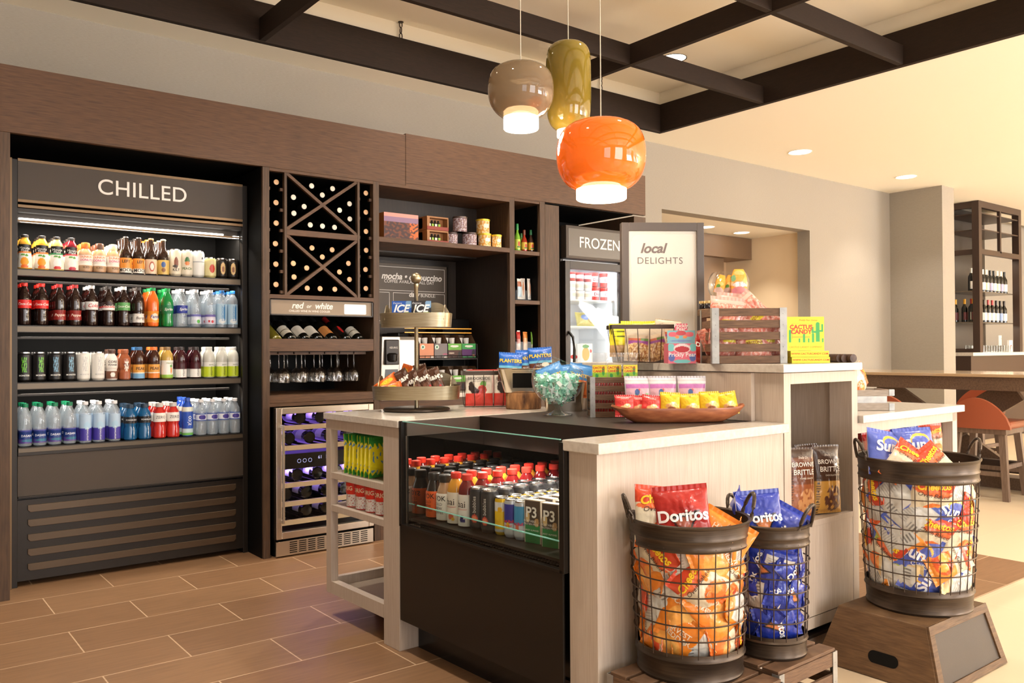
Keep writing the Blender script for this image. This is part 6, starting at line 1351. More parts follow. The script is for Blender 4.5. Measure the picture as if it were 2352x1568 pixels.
# ---- small crate with twisted candy
cr = L(1356, 959, Z=ZT)
q = off(cr, RC, .11, .0, .001); crate('slatted_crate', 'small dark slatted crate with steel corner straps behind the purple pouches', q, RC, .215, .16, .165, 5, CRATEW, GALV, mw=.018)
for i in range(3):
    bx = off(cr, RC, .045+.062*i, .05+.03*(i%2), .0125)
    t = thing('candy_twist_bag', 'tall clear bag of red candy sticks with green-yellow card, %s in small crate' % ORD[i], 'bag', bx, RC+.1*(i-1), 'candy stick bags')
    if i == 0:
        gm, sf = bag_mesh(.072, .255, .035, solid(255, 255, 255), solid(255, 255, 255), seed=40, nx=12, ny=20); gm.v = [(x, y, z+.1275) for x, y, z in gm.v]; TB = gm.mesh('clear_bag', POUCH, True)
        g = MB(); 
        for k in range(6): g.lathe([(.0045, .004), (.0045, .16)], 8, M=Matrix.Translation((-.028+.011*k, .002*(k % 2), 0)))
        RS = g.mesh('candy_sticks', PLAS, True)
        fn = blob(bands((.45, (150, 200, 60)), (1, (240, 220, 60))), [(.75, .55, .1, .35, (60, 160, 70)), (.3, .2, .12, .15, (60, 150, 70))])
        g = vgrid(28, 24, lambda a, b: (-.03+.06*a, -.0205, .148+.056*b), fn); LC = g.mesh('header_card', PAPER)
        g = MB(); add_text(g, 'CACTUS', .013, lambda x, y, h: (-.004+x, -.0212, .192+y), bold=.03); add_text(g, 'CANDY', .013, lambda x, y, h: (-.004+x, -.0212, .178+y), bold=.03); add_text(g, 'TWIST', .012, lambda x, y, h: (x, -.0212, .130+y), bold=.03); TL = g.mesh('lettering', INK)
    part('clear_bag', TB, t); part('candy_sticks', RS, t, color=rgb(190, 40, 44)); o = part('header_card', LC, t); part('lettering', TL, o, color=rgb(205, 50, 44))
# ---- dough bowl with nut pouches and purple pouches
wbp = L(1557, 969, Z=ZT); dw = dep(wbp); RW = RC+.03
t = thing('dough_bowl', 'long shallow reddish wooden dough bowl on the island front', 'bowl', (wbp.x, wbp.y, ZT+.001), RW)
BW = mat('acacia_bowl', rgb(182, 112, 72), .35, coat=.15, noise=(rgb(140, 76, 48), 6, (3, 12, 12), 6))
g = MB(); V = []; F = []; n = 48; HW_, HD_ = 154*dw/FPX, .068
for (s, z, ed) in ((.55, .0, 1), (.72, .006, 1), (.90, .026, 1), (1.0, .05, 1), (.985, .056, 1), (.955, .05, 1), (.86, .028, 1), (.66, .012, 1), (.3, .010, 1)):
    for k in range(n):
        a = 2*PI*k/n; ca, sa = math.cos(a), math.sin(a); lift = .012*abs(ca)**6*(z/.05)
        V.append((HW_*s*abs(ca)**.75*(1 if ca > 0 else -1)*(1 if s > .6 else 1.2), HD_*s*abs(sa)**.8*(1 if sa > 0 else -1), z+lift))
for j in range(8):
    for i in range(n): F.append((j*n+i, j*n+(i+1) % n, (j+1)*n+(i+1) % n, (j+1)*n+i))
F.append(tuple(range(n))[::-1]); F.append(tuple(8*n+i for i in range(n))); g.add(V, F); g.build('bowl', BW, t, smooth=True)
nutp = lambda base: blob(solid(*base), [(.42, .38, .2, .11, (222, 170, 110)), (.62, .48, .18, .10, (236, 206, 140)), (.55, .28, .22, .08, (150, 96, 60)), (.6, .52, .08, .04, (250, 240, 210))])
bagdef('redn', 'nut_pouch', 'red cashew pouch', .075, .085, .028, nutp((216, 64, 60)), solid(216, 64, 60), [X_('SAHALE', .009, 0, .026, (246, 200, 190)), X_('CASHEWS', .009, .004, -.036, (245, 225, 215), bold=.01)], seal=.08)
bagdef('yeln', 'nut_pouch', 'yellow nut mix pouch', .078, .09, .028, nutp((232, 192, 44)), solid(232, 192, 44), [X_('v', .02, 0, .034, (150, 110, 30))], seal=.08)
xp = lambda px: (px-1557)*dw/FPX
for i, (k, px, dz, ry, w) in enumerate((('redn', 1433, .0, .0, 'red cashew pouch, leftmost in the dough bowl'), ('redn', 1466, -.004, .05, 'red cashew pouch, half hidden between two others'), ('redn', 1494, -.002, .12, 'red cashew pouch, right one of the reds'), ('yeln', 1538, .006, .05, 'yellow nut pouch, first after the red ones'), ('yeln', 1584, .0, -.02, 'yellow nut pouch, second after the red ones'), ('yeln', 1629, .008, -.03, 'yellow nut pouch, second from right, tallest'), ('yeln', 1670, .006, -.16, 'yellow nut pouch, tilted at the right end'))):
    q = off(wbp, RW, xp(px), (-.012 if i != 1 else .012), .0); put_bag(k, (q.x, q.y, ZT+.02+.045+dz), (-.2, ry, RW), w+(' of the dough bowl' if 'bowl' not in w else ''), 'nut pouches in the dough bowl', v=0)
def purp(s, t):
    if t > .80: return rgb(205, 202, 208) if abs(t-.84) > .012 and abs(t-.86) > .01 else rgb(232, 230, 235)
    if abs(s-.5) > .46: return rgb(210, 208, 214)
    for (x, y, r, c) in ((.42, .62, .09, (60, 100, 170)), (.40, .56, .06, (110, 190, 90)), (.78, .54, .07, (110, 190, 90)), (.84, .46, .07, (90, 180, 90)), (.46, .54, .04, (246, 200, 60)), (.5, .67, .04, (230, 90, 60))):
        if math.hypot(s-x, (t-y)*1.2) < r: return rgb(*c)
    if t > .70: return rgb(200, 120, 190)
    return rgb(236, 190, 205) if t > .3 else rgb(206, 140, 200)
bagdef('purple', 'candy_pouch', 'purple-fronted silver zip pouch', .115, .172, .03, purp, solid(208, 206, 212), [X_('TREAT PACK', .011, 0, -.042, (226, 90, 60), bold=.03)], seal=.05, crumple=.6)
for i, px in enumerate((1468, 1523, 1590)):
    q = L(px, 962, Z=ZT); put_bag('purple', (q.x, q.y, ZT+.087), (-.12, 0, RC), 'purple and silver candy pouch, %s of three behind the dough bowl' % ('left', 'middle', 'right')[i], 'purple candy pouches', v=0, scale=1.0)
# ================================================================== RAISED WORKTOP GOODS
ZR1 = 1.1425
def hpos(px, d):
    p = Vector((0, 0, EYE))+ray(px, 802)*d; return Vector((p.x, p.y, ZR1))
def rp(px, py=834): return L(px, py, Z=1.142)
# framed local delights sign
ps = rp(1525, 832); ds = dep(ps); k = ds/FPX; wS = 192*k; hS = 1.2+(802-510)*k-ZR1
t = thing('display_sign', 'tall dark-framed local delights sign on the raised worktop', 'sign', (ps.x, ps.y, ZR1+.0008), RC+.06)
fr = .021+.012
g = MB(); g.box(-wS/2, -wS/2+fr, 0, .045, 0, hS); g.box(wS/2-fr, wS/2, 0, .045, 0, hS); g.box(-wS/2+fr, wS/2-fr, 0, .045, hS-.038, hS); g.box(-wS/2+fr, wS/2-fr, 0, .045, 0, .05); g.build('frame', mat('graphite_frame', rgb(84, 76, 72), .4), t, bev=.002)
g = MB(); g.box(-wS/2+fr, wS/2-fr, .012, .03, .05, hS-.038); o = g.build('panel', mat('pale_grey_card', rgb(206, 202, 194), .5), t)
f = lambda x, y, h: (x, .0112-h, y)
g = MB(); add_text(g, 'local', .062, f, dx=-.045, dy=hS-.118, shear=.3, bold=.03); g.build('lettering', DGREY, o)
g = MB(); add_text(g, 'DELIGHTS', .043, f, dx=-.012, dy=hS-.174, spacing=1.12); g.build('lettering', DGREY, o)
g = MB(); xl, xr, zt = -wS/2+fr+.012, wS/2-fr-.012, hS-.05
pts = [(xl, .06), (xl, zt-.06)] + [(xl+.045-.045*math.cos(a), zt-.045+.045*math.sin(a)) for a in [PI/2*q/8 for q in range(9)]] + [(xr, zt), (xr, .06)]
g.tube([(x, .0112, z) for x, z in pts], .0011, 4); g.build('white_keyline', WHITE, o)
# wire basket of clear pouches
pb = rp(1492, 834); RB = RC+.05; db = dep(pb); k = db/FPX; wB = 172*k
t = thing('pouch_basket', 'dark wire basket of clear snack pouches on the raised worktop', 'basket', off(pb, RB, 0, .004, .0012), RB)
g = MB(); hB = 86*k
for z, s in ((.003, .84), (hB, 1.0)): g.tube([(-wB/2*s, -.012*s, z), (wB/2*s, -.012*s, z), (wB/2*s, .13, z), (-wB/2*s, .13, z)], .0028, 6, closed=True)
for q in range(7): x = -wB/2+wB*q/6; g.tube([(x, -.012, hB), (x*.84, -.01, .003), (x*.84, .13, .003), (x, .13, hB)], .0018, 6)
for q in range(4): y = .01+.03*q; g.tube([(-wB/2, y, hB), (-wB/2*.84, y, .003)], .0018, 6); g.tube([(wB/2, y, hB), (wB/2*.84, y, .003)], .0018, 6)
g.build('wire_frame', WIRE, t, smooth=True)
g = MB(); g.box(-wB/2-.003, wB/2+.003, -.016, -.012, hB-.014, hB+.004); g.box(-wB/2-.003, wB/2+.003, .13, .134, hB-.014, hB+.004); g.box(-wB/2-.003, -wB/2+.0, -.012, .13, hB-.014, hB+.004); g.box(wB/2, wB/2+.003, -.012, .13, hB-.014, hB+.004); g.build('top_band', BRONZE, t)
def nutty(s, t):
    if t > .72: return rgb(220, 208, 190) if abs((t*30) % 1-.5) > .12 else rgb(190, 176, 155)
    if t > .62 or (s < .12) or (s > .9): return rgb(214, 196, 170)
    if .5 < t+.10*(2*s-1)**2: return rgb(150, 80, 150) if (t < .56) else rgb(200, 110, 80) if s < .6 else rgb(110, 150, 80)
    n = MN.noise(Vector((s*12, t*12, 5))); return rgb(220, 186, 130) if n > .1 else rgb(170, 120, 74) if n > -.2 else rgb(236, 212, 170)
bagdef('clearp', 'snack_pouch', 'clear zip pouch of nuts with purple arch label', .115, .155, .035, nutty, nutty, seal=.04, crumple=.7)
bagdef('yelp', 'snack_pouch', 'yellow labelled pouch', .10, .145, .03, blob(bands((.34, (200, 160, 110)), (1, (236, 226, 60))), [(.5, .6, .35, .02, (90, 100, 40)), (.5, .75, .35, .02, (90, 100, 40)), (.5, .88, .35, .02, (90, 100, 40))]), solid(230, 220, 70))
for i, (key, dx, dy, dz, ry, w) in enumerate((('yelp', -.115, .05, .10, .0, 'yellow label pouch at the left of the wire basket'), ('yelp', -.055, .10, .112, .02, 'yellow label pouch behind, left of centre'), ('yelp', .02, .115, .112, -.03, 'yellow label pouch behind, right of centre'), ('clearp', -.048, .02, .086, .05, 'clear nut pouch, left in the raised wire basket'), ('clearp', .028, .03, .086, -.22, 'clear nut pouch, middle in the raised wire basket'), ('clearp', .088, .05, .112, .12, 'clear nut pouch, right in the raised wire basket'))):
    q = off(pb, RB, dx, dy, dz); put_bag(key, q, (-.12, ry, RB), w, 'pouches in the raised wire basket', v=0)
# prickly pear display
pp = rp(1567, 835); k = dep(pp)/FPX; wP = 64*k
pear = blob(solid(222, 110, 130), [(.1, .8, .14, .2, (120, 200, 200)), (.9, .8, .14, .2, (120, 200, 200)), (.12, .3, .12, .2, (90, 110, 180)), (.88, .3, .12, .2, (90, 110, 180)), (.5, .75, .3, .24, (236, 220, 220)), (.5, .70, .26, .16, (190, 50, 60)), (.5, .1, .3, .1, (110, 190, 190))])
t = box_thing('prickly_pear_display', 'pink and turquoise prickly pear counter display carton', 'box', off(pp, RC, 0, .0, .001), RC, wP, .10, 46*k, None, front=pear, n=24, sidecol=(200, 100, 120), texts=[('Prickly Pear', .0235, 0, 20*k, (245, 235, 235), dict(bold=.015))])
fn = blob(solid(130, 196, 205), [(.2, .7, .16, .2, (226, 110, 125)), (.8, .7, .16, .2, (226, 110, 125)), (.5, .8, .18, .2, (205, 80, 90)), (.36, .5, .08, .12, (240, 150, 90)), (.64, .5, .08, .12, (240, 150, 90)), (.5, .2, .4, .07, (120, 150, 200))])
g = vgrid(48, 30, lambda a, b: (-wP/2+wP*a, .02, 46*k+30*k*b), fn)
V2 = [(-wP*.23, .021, 74*k), (wP*.23, .021, 74*k), (wP*.23, .021, 92*k), (-wP*.23, .021, 92*k)]; g.add([(x, .0205, z) for x, y, z in V2], [(0, 1, 2, 3)], rgb(226, 100, 125)); g.build('header_card', PAPER, t)
g = MB(); add_text(g, 'Prickly', .0215, lambda x, y, h: (x, .0195, 87*k+y), bold=.015); add_text(g, 'Pear', .0215, lambda x, y, h: (x, .0195, 79.5*k+y), bold=.015); g.build('lettering', LETTER, t)
# big slatted crate with pink candy bags
pc = rp(1722, 835); k = dep(pc)/FPX; wC, hC = 170*k, 127*k
crate('slatted_crate', 'large dark slatted crate with steel corner straps on the raised worktop', off(pc, RC, 0, 0, .001), RC, wC, .21, hC, 5, CRATEW, GALV, mw=.026)
PINKC = lambda s, t: (rgb(222, 180, 166) if t > .84 else rgb(240, 220, 70) if (.3 < s < .74 and .34 < t < .50) else rgb(232, 150, 130) if MN.noise(Vector((s*16, t*16, 3))) > .05 else rgb(214, 120, 104) if MN.noise(Vector((s*16, t*16, 8))) > .0 else rgb(240, 190, 175))
bagdef('pink', 'candy_bag', 'clear bag of pink candies with yellow label', .15, .20, .05, PINKC, PINKC, [X_('ARIZONA', .016, .004, -.014, (150, 90, 50), bold=.02)], variants=2, crumple=1.2)
for i, (dx, dy, z, rx, ry, w) in enumerate(((-.066, .06, .115, -.1, .05, 'lower front left'), (.02, .045, .095, -.1, -.1, 'lower front middle'), (.078, .06, .115, -.1, .05, 'lower front right'), (-.06, .13, .10, 0, 1.2, 'lower back left'), (.07, .13, .1, 0, 1.4, 'lower back right'),
        (-.07, .06, .172, -.2, .1, 'top left, standing up'), (.03, .07, .185, -.3, -.75, 'top middle, slumped'), (.06, .12, .165, -.3, -1.35, 'top right, lying'), (-.03, .13, .19, -.1, .1, 'top back'))):
    q = off(pc, RC, dx, dy, z); put_bag('pink', q, (rx, ry, RC), 'clear bag of pink candies, %s in the large crate' % w, 'pink candy bags', v=i)
# round glass bowl with prickly pear candy behind
pg = rp(1675, 834); kg = dep(pg)/FPX
q = hpos(1675, dep(pg)+.28)
t = thing('glass_jar', 'round clear glass bowl of tagged candies behind the large crate', 'jar', (q.x, q.y, ZR1+.001), RC)
kk = dep(q)/FPX; Rg = 47*kk; zc = 1.2+(802-655)*kk-ZR1
g = MB(); g.lathe([(0, .0), (.07, .0), (.07, .01), (.02, .02), (.015, zc-Rg*1.0), (.02, zc-Rg*.97), (0, zc-Rg*.97)], 30); g.build('stem', GLASS, t, smooth=True)
g = MB(); g.lathe([(Rg*math.sin(a), zc-Rg*math.cos(a)) for a in [PI*.03+PI*.68*j/20 for j in range(21)]], 40, close=True); g.build('bowl', GLASS, t, smooth=True)
tagc = blob(solid(246, 176, 60), [(.5, .85, .4, .1, (250, 200, 120)), (.12, .62, .14, .14, (120, 180, 130)), (.5, .36, .44, .14, (244, 150, 110)), (.5, .36, .40, .11, (246, 240, 230)), (.5, .1, .5, .18, (220, 130, 140))])
tagc2 = blob(solid(246, 176, 60), [(.5, .5, .3, .1, (250, 210, 120)), (.3, .34, .2, .12, (90, 150, 60)), (.5, .1, .5, .2, (226, 190, 180))])
for i, (px, dy, top, wd, fn_, lb, ry) in enumerate(((1699, .24, 618, 40*k, tagc, 'large orange-topped candy tag with white caption above the crate', 0), (1651, .25, 630, 24*k, tagc2, 'small orange candy tag, left in the glass bowl', .25), (1672, .26, 631, 22*k, tagc2, 'small orange candy tag, middle in the glass bowl', .2))):
    q2 = hpos(px, dep(pg)+dy-.02); k2 = dep(q2)/FPX; ht = 56*k2 if i == 0 else 42*k2
    t = thing('tagged_candy_bag', lb, 'bag', (q2.x, q2.y, 1.2+(802-top)*k2-ht), RC, 'tagged candy bags in the glass bowl', rot=(0, ry, RC))
    def pf(a, b):
        hw = wd/2*(1 if b < .6 else 1-.45*((b-.6)/.4)**1.5); return ((a-.5)*2*hw, -.012*math.sin(PI*b)*math.sin(PI*a), ht*b)
    g = vgrid(36, 44, pf, fn_); vgrid(36, 44, lambda a, b: (pf(a, b)[0], .014, pf(a, b)[2]), fn_, g, True)
    o = g.build('tag_card', PAPER, t, smooth=False)
    if i == 0:
        g = MB(); add_text(g, 'Cactus Candy', .010, lambda x, y, h: (x, -.0135, ht*.34+y)); add_text(g, 'Prickly Pear', .008, lambda x, y, h: (x, -.0135, ht*.42+y)); g.build('lettering', INK, o, color=rgb(205, 110, 90))
# wood slab stand with small jars
pw = hpos(1646, dep(pg)+.27); kw = dep(pw)/FPX; zs = 1.2+(802-728)*kw
t = thing('slab_stand', 'round wooden slab cake stand behind the large crate', 'stand', (pw.x, pw.y, ZR1+.001), RC)
g = MB(); g.lathe([(0, zs-ZR1), (.075, zs-ZR1), (.082, zs-ZR1+.006), (.082, zs-ZR1+.030), (.078, zs-ZR1+.034), (0, zs-ZR1+.034)], 36, sx=1); g.build('slab', OLIVEW, t, smooth=True)
g = MB(); g.lathe([(.05, 0), (.05, .01), (.02, .02), (.02, zs-ZR1)], 20); g.build('post', BRONZE, t, smooth=True)
for i, (dx, dy) in enumerate(((-.066, -.01), (-.045, -.035), (-.03, .01), (-.015, -.05))):
    q = off(pw, RC, dx, dy); t = thing('jam_jar', 'tiny dark jar with gold lid on the wooden slab, %s from left' % ORD[i], 'jar', (q.x, q.y, zs+.0345), RC, 'small jars on the slab stand')
    g = MB(); g.lathe([(0, 0), (.0125, .001), (.0135, .004), (.0135, .022), (.011, .026)], 14); g.build('jar_body', LIQ, t, smooth=True, color=rgb(36, 32, 36)); g = MB(); g.lathe([(.0125, .025), (.013, .027), (.013, .036), (0, .037)], 14); g.build('lid', METO, t, smooth=True, color=rgb(226, 200, 140))
# cactus candy boxes
cc = rp(1857, 834); k = dep(cc)/FPX; RK = RC+.02
def cactus(s, t):
    y_ = rgb(240, 224, 60); gr = rgb(70, 170, 90)
    def e(cx, cy, rx, ry): return ((s-cx)/rx)**2+((t-cy)/ry)**2 < 1
    if abs(s-.83) < .055 and .26 < t < .78 or e(.83, .78, .055, .06): return gr
    if (abs(s-.69) < .03 and .55 < t < .70) or (.66 < s < .83 and abs(t-.55) < .03) or (abs(s-.95) < .028 and .58 < t < .78) or (.83 < s < .978 and abs(t-.58) < .03): return gr
    for (cx, h_) in ((.08, .62), (.46, .5), (.70, .52)):
        if abs(s-cx) < .032 and .24 < t < h_-.04: return gr
        if e(cx, h_-.04, .032, .04): return gr
    for cx in (.33, .58, .96):
        if abs(s-cx) < .022 and .24 < t < .36: return gr
    if abs(t-.40) < .006 and .14 < s < .62: return rgb(226, 90, 50)
    if .14 < s < .6 and abs(t-.80) < .005 or abs(s-.14) < .005 and .34 < t < .8: return rgb(236, 150, 50)
    return y_
for j in range(2):
    box_thing('candy_box', 'yellow candy box lying flat under the upright one, %s of the two' % ('bottom', 'top')[j], 'box', off(cc, RK, .01-.004*j, .0, .001+j*14.2*k), RK-.01*j, 88*k, .13, 13.6*k, None, front=solid(240, 224, 60), n=4, sidecol=(236, 220, 60), texts=[('WWW.CACTUSCANDY.COM', .0112, 0, 7*k, (214, 90, 40), dict(bold=.015))], group='yellow candy boxes')
box_thing('candy_box', 'upright yellow candy box with green cactus picture', 'box', off(cc, RK, -.005, .015, .001+28.6*k), RK, 86*k, .028, 78*k, None, front=cactus, n=70, sidecol=(236, 220, 60), texts=[('CACTUS', .024, -.018, 54*k, (226, 70, 50), dict(bold=.035)), ('CANDY', .024, -.018, 43*k, (226, 70, 50), dict(bold=.035)), ('CACTUS CANDY COMPANY', .0105, 0, 8*k, (226, 150, 60), dict()), ('Prickly Pear Cactus', .0095, .01, 70*k, (220, 100, 60), dict(shear=.3))], group='yellow candy boxes')
for i, px in enumerate((1913, 1924, 1944)):
    q = L(px, 832, Z=1.142); k = dep(q)/FPX
    t = thing('wrapped_roll', 'dark brown mottled round roll lying on the raised worktop, %s from left' % ORD[i], 'roll', off(q, RC, 0, .05, 9.6*k), RC, 'dark brown rolls')
    g = MB(); g.lathe([(0, 0), (9.4*k, .001), (9.6*k, .004), (9.6*k, .09), (9.4*k, .094), (0, .095)], 28, M=Matrix.Rotation(PI/2, 4, 'Y') @ Matrix.Translation((0, 0, -.012-.01))); t.rotation_euler = (0, 0, RC+ -1.25)
    g.build('roll', mat('mottled_brown', rgb(84, 58, 46), .5, noise=(rgb(50, 34, 28), 60, (1, 1, 1), 5)), t, smooth=True)
q = off(rp(1628), RC, 0, .12, .055); put_bag('dorred', q, (-.2, .5, RC+.3), 'red and white chip bag lying behind the sign on the raised worktop', 'chip bags on the raised worktop', v=0, scale=.62)

# ================================================================== TOWER NICHE, RIGHT TABLE
def brit(base, fig):
    def f(s, t):
        if t > .86: return rgb(70, 48, 38)
        if math.hypot((s-.62), (t-.22)*1.8) < .34 and MN.noise(Vector((s*9, t*16, 2))) > -.25: return rgb(*fig)
        if s < .16 and ((s*40) % 1-.5)**2+((t*26) % 1-.5)**2 < .09: return rgb(60, 40, 30)
        if t > .48: return rgb(76, 50, 36) if base[0] > 180 else rgb(112, 62, 38)
        return rgb(*base)
    return f
BT = lambda sub: [X_('Sheila G\'s', .013, 0, .098, (235, 225, 215), shear=.3), X_('BROWNIE', .0255, 0, .070, (245, 238, 230), bold=.012), X_('BRITTLE', .029, 0, .040, (245, 238, 230), bold=.012), X_(sub, .009, .01, .016, (230, 220, 205), bold=.01)]
bagdef('brit1', 'brownie_pouch', '', .145, .275, .05, brit((150, 84, 48), (196, 140, 90)), solid(110, 60, 40), BT('TOFFEE CRUNCH'), seal=.03, crumple=.6)
bagdef('brit2', 'brownie_pouch', '', .145, .275, .05, brit((200, 150, 70), (96, 58, 44)), solid(110, 80, 40), BT('CHOCOLATE CHIP'), seal=.03, crumple=.6)
for i, (key, u, v, w) in enumerate((('brit1', 1.225, .085, 'copper brown brownie snack pouch, front left in the niche'), ('brit2', 1.385, .065, 'gold brownie snack pouch, front right in the niche'), ('brit2', 1.355, .135, 'dark topped brownie pouch, behind the gold one'), ('brit1', 1.20, .155, 'dark topped brownie pouch, behind the copper one'), ('brit1', 1.15, .24, 'brownie pouch at the back left of the niche'))):
    put_bag(key, W(u, v, .5295+.14), (-.06, .03, IA+(-.25 if i < 2 else -.1)), w, 'brownie pouches in the island niche', v=0)
gq = L(2010, 943, Z=ZT); k = dep(gq)/FPX
t = thing('grey_crate', 'weathered grey wood and metal crate on the right worktop', 'crate', off(gq, RC, -.06, .0, .001), RC+.0)
w_ = .29; 
g = MB(); g.box(-w_/2, w_/2, 0, .01, 0, .034); g.box(-w_/2, w_/2, 0, .01, .064, .092); g.box(-w_/2, -w_/2+.01, .01, .19, 0, .092); g.box(w_/2-.01, w_/2, .01, .19, 0, .03); g.box(w_/2-.01, w_/2, .01, .19, .066, .092); g.box(-w_/2, w_/2, .18, .19, 0, .092); g.box(-w_/2, w_/2, .01, .18, .0, .008); g.build('wood_frame', GREYW, t, bev=.001)
g = MB(); g.box(-w_/2+.004, w_/2-.03, .002, .006, .034, .064); g.build('metal_front', GALV, t); g = MB(); g.box(w_/2-.022, w_/2+.002, -.002, .01, .066, .094); g.box(w_/2-.022, w_/2+.002, -.002, .01, .0, .032); g.build('corner_plate', GALV, t)
put_bag('cheetos', off(gq, RC, -.035, .09, .13), (-.2, 1.0, RC+.6), 'orange and cream snack bag leaning in the grey crate', 'snack bags in the grey crate', v=1, scale=.85)
put_bag('dorred', off(gq, RC, -.10, .10, .12), (-.3, .2, RC-.3), 'red snack bag at the left of the grey crate', 'snack bags in the grey crate', v=0, scale=.7)
t = isl('acrylic_bin', 'clear acrylic bin of snack bags under the right table', 'bin', 2.06, .06, .6208)
g = MB()
for a in ((-.42, .38, 0, .004, 0, .18), (-.42, .38, .24, .244, 0, .18), (-.42, -.416, .004, .24, 0, .18), (.376, .38, .004, .24, 0, .18), (-.42, .38, 0, .24, 0, .003)): g.box(*a)
g.build('bin', ACR, t)
for i, (key, px, lv) in enumerate((('dorred', 2012, 0), ('dorblue', 2047, .01), ('dorblue', 2078, .012), ('cheetos', 2107, .0), ('cheetos', 2140, .006), ('dorred', 2030, .0), ('sun', 2090, 0))):
    p = L(px, 990, Z=.74); q = Vector(p)-IO; u = q.dot(UU); u = P(px, 990, Y=W(2.1, .16).y).x-IO.x
    put_bag(key, W(u, .15+.035*(i % 2)+(.05 if i > 4 else 0), .624+.10+lv), (-.08, .08*((i % 3)-1), IA-.35), '%s, %s from left in the bin under the right table' % (BAG[key][0][3], ORD[(0, 2, 3, 5, 6, 1, 4)[i]]), 'snack bags under the right table', v=i)

# ================================================================== DINING END
TW = mat('brown_table_wood', rgb(122, 98, 78), .4, noise=(rgb(96, 76, 60), 7, (2, 12, 12), 5)); TT = mat('tan_table_top', rgb(196, 168, 132), .12, coat=.4)
TX, TZ = 7.28, .985
t = thing('high_table', 'long high brown wooden table with crossed plank legs', 'table', (7.75, 3.2, 0))
g = MB(); g.box(TX, 8.25, 1.2, 4.9, TZ-.025, TZ); wb(g, 'table_top', TT, t, bev=.003)
g = MB(); g.box(TX+.03, 8.22, 1.23, 4.87, TZ-.135, TZ-.026); wb(g, 'apron', TW, t, bev=.002)
def plank(a, b, wd, th, mb):
    a = Vector(a); b = Vector(b); d = (b-a).normalized(); s = Vector((1, 0, 0))*th/2; n_ = d.cross(Vector((1, 0, 0))).normalized()*wd/2
    V = [a-s-n_, a+s-n_, a+s+n_, a-s+n_, b-s-n_, b+s-n_, b+s+n_, b-s+n_]; mb.add(V, [(0,3,2,1),(4,5,6,7),(0,1,5,4),(1,2,6,5),(2,3,7,6),(3,0,4,7)])
zb = TZ-.136
for yc in (3.62, 1.9):
    for s in (1, -1):
        g = MB(); plank((7.80+.03*s, yc+.62*s, zb), (7.80+.03*s, yc-.50*s, .10), .22, .055, g); wb(g, 'cross_leg', TW, t, bev=.002)
g = MB(); g.box(7.7, 7.92, 1.3, 4.2, 0, .1); wb(g, 'foot_rail', TW, t, bev=.002)
g = MB(); g.box(7.55, 7.62, 1.4, 4.4, .16, .26); wb(g, 'foot_board', mat('dark_foot', rgb(70, 54, 44), .5), t)
LEA = mat('orange_leather', rgb(152, 76, 48), .38, bump=.08, bscale=200); SL = mat('grey_brown_stool_wood', rgb(126, 104, 88), .5, noise=(rgb(104, 84, 70), 9, (12, 12, 1), 4))
def stool():
    t = thing('counter_stool', '', 'stool')
    g = MB(); g.box(-.20, .23, -.23, .23, .60, .665); m = g.build('seat', LEA, t, bev=.02)
    g = MB(); n = 20; V = []; F = []
    for side in (0, 1):
        for j in range(7):
            for i in range(n+1):
                a = i/n; y = -.235+.47*a; top = .60+.245*math.sin(PI*min(max(a, .0), 1))**.62+.02; z = .60+(top-.60)*j/6
                x = -.215-.03*math.sin(PI*a)-.035*(z-.6)/.25+(.035 if side else 0); V.append((x, y, z))
    m0 = 7*(n+1)
    for j in range(6):
        for i in range(n): k_ = j*(n+1)+i; F.append((k_, k_+1, k_+n+2, k_+n+1)); F.append((m0+k_, m0+k_+n+1, m0+k_+n+2, m0+k_+1))
    for i in range(n): F.append((6*(n+1)+i, 6*(n+1)+i+1, m0+6*(n+1)+i+1, m0+6*(n+1)+i)); F.append((i, m0+i, m0+i+1, i+1))
    for j in range(6):
        for i in (0, n): k_ = j*(n+1)+i; F.append((k_, k_+n+1, m0+k_+n+1, m0+k_))
    g.add(V, F); g.build('backrest', LEA, t, smooth=True)
    g = MB(); g.box(-.2, .2, -.2, .2, .555, .598); g.build('seat_frame', SL, t, bev=.002)
    for sx in (-1, 1):
        for sy in (-1, 1):
            g = MB(); s_ = .022; a = Vector((sx*.165, sy*.165, .556)); b = Vector((sx*.215, sy*.205, 0))
            V = [b+Vector(q) for q in ((-s_, -s_, 0), (s_, -s_, 0), (s_, s_, 0), (-s_, s_, 0))]+[a+Vector(q) for q in ((-s_*1.1, -s_*1.1, 0), (s_*1.1, -s_*1.1, 0), (s_*1.1, s_*1.1, 0), (-s_*1.1, s_*1.1, 0))]
            g.add(V, [(0,3,2,1),(4,5,6,7),(0,1,5,4),(1,2,6,5),(2,3,7,6),(3,0,4,7)]); g.build('leg', SL, t)
    for a_ in ((-.19, .19, -.012, .012), ): 
        for sx in (-1, 1): g = MB(); g.box(sx*.19-.012, sx*.19+.012, -.175, .175, .20, .235); g.build('stretcher', SL, t)
        for sy in (-1, 1): g = MB(); g.box(-.178, .178, sy*.185-.012, sy*.185+.012, .26, .295); g.build('stretcher', SL, t)
    return t
S0 = stool()
for i, (x, y, r, lb) in enumerate(((7.28, 3.03, .06, 'orange leather counter stool nearest the low worktop, backrest to the camera'), (7.15, 3.69, .0, 'orange leather stool farther along the table, mostly behind the grey crate'), (8.62, 3.75, PI, 'orange leather stool on the far side of the high table, behind nearest stool'), (9.3, 2.95, PI-.3, 'orange leather stool cut off by the right photo edge'))):
    o = S0 if i == 0 else copy_tree(S0); o.location = (x, y, 0); o.rotation_euler = (0, 0, r); o['label'] = lb; o['group'] = 'orange leather stools'; o.scale = (1, 1, .93)
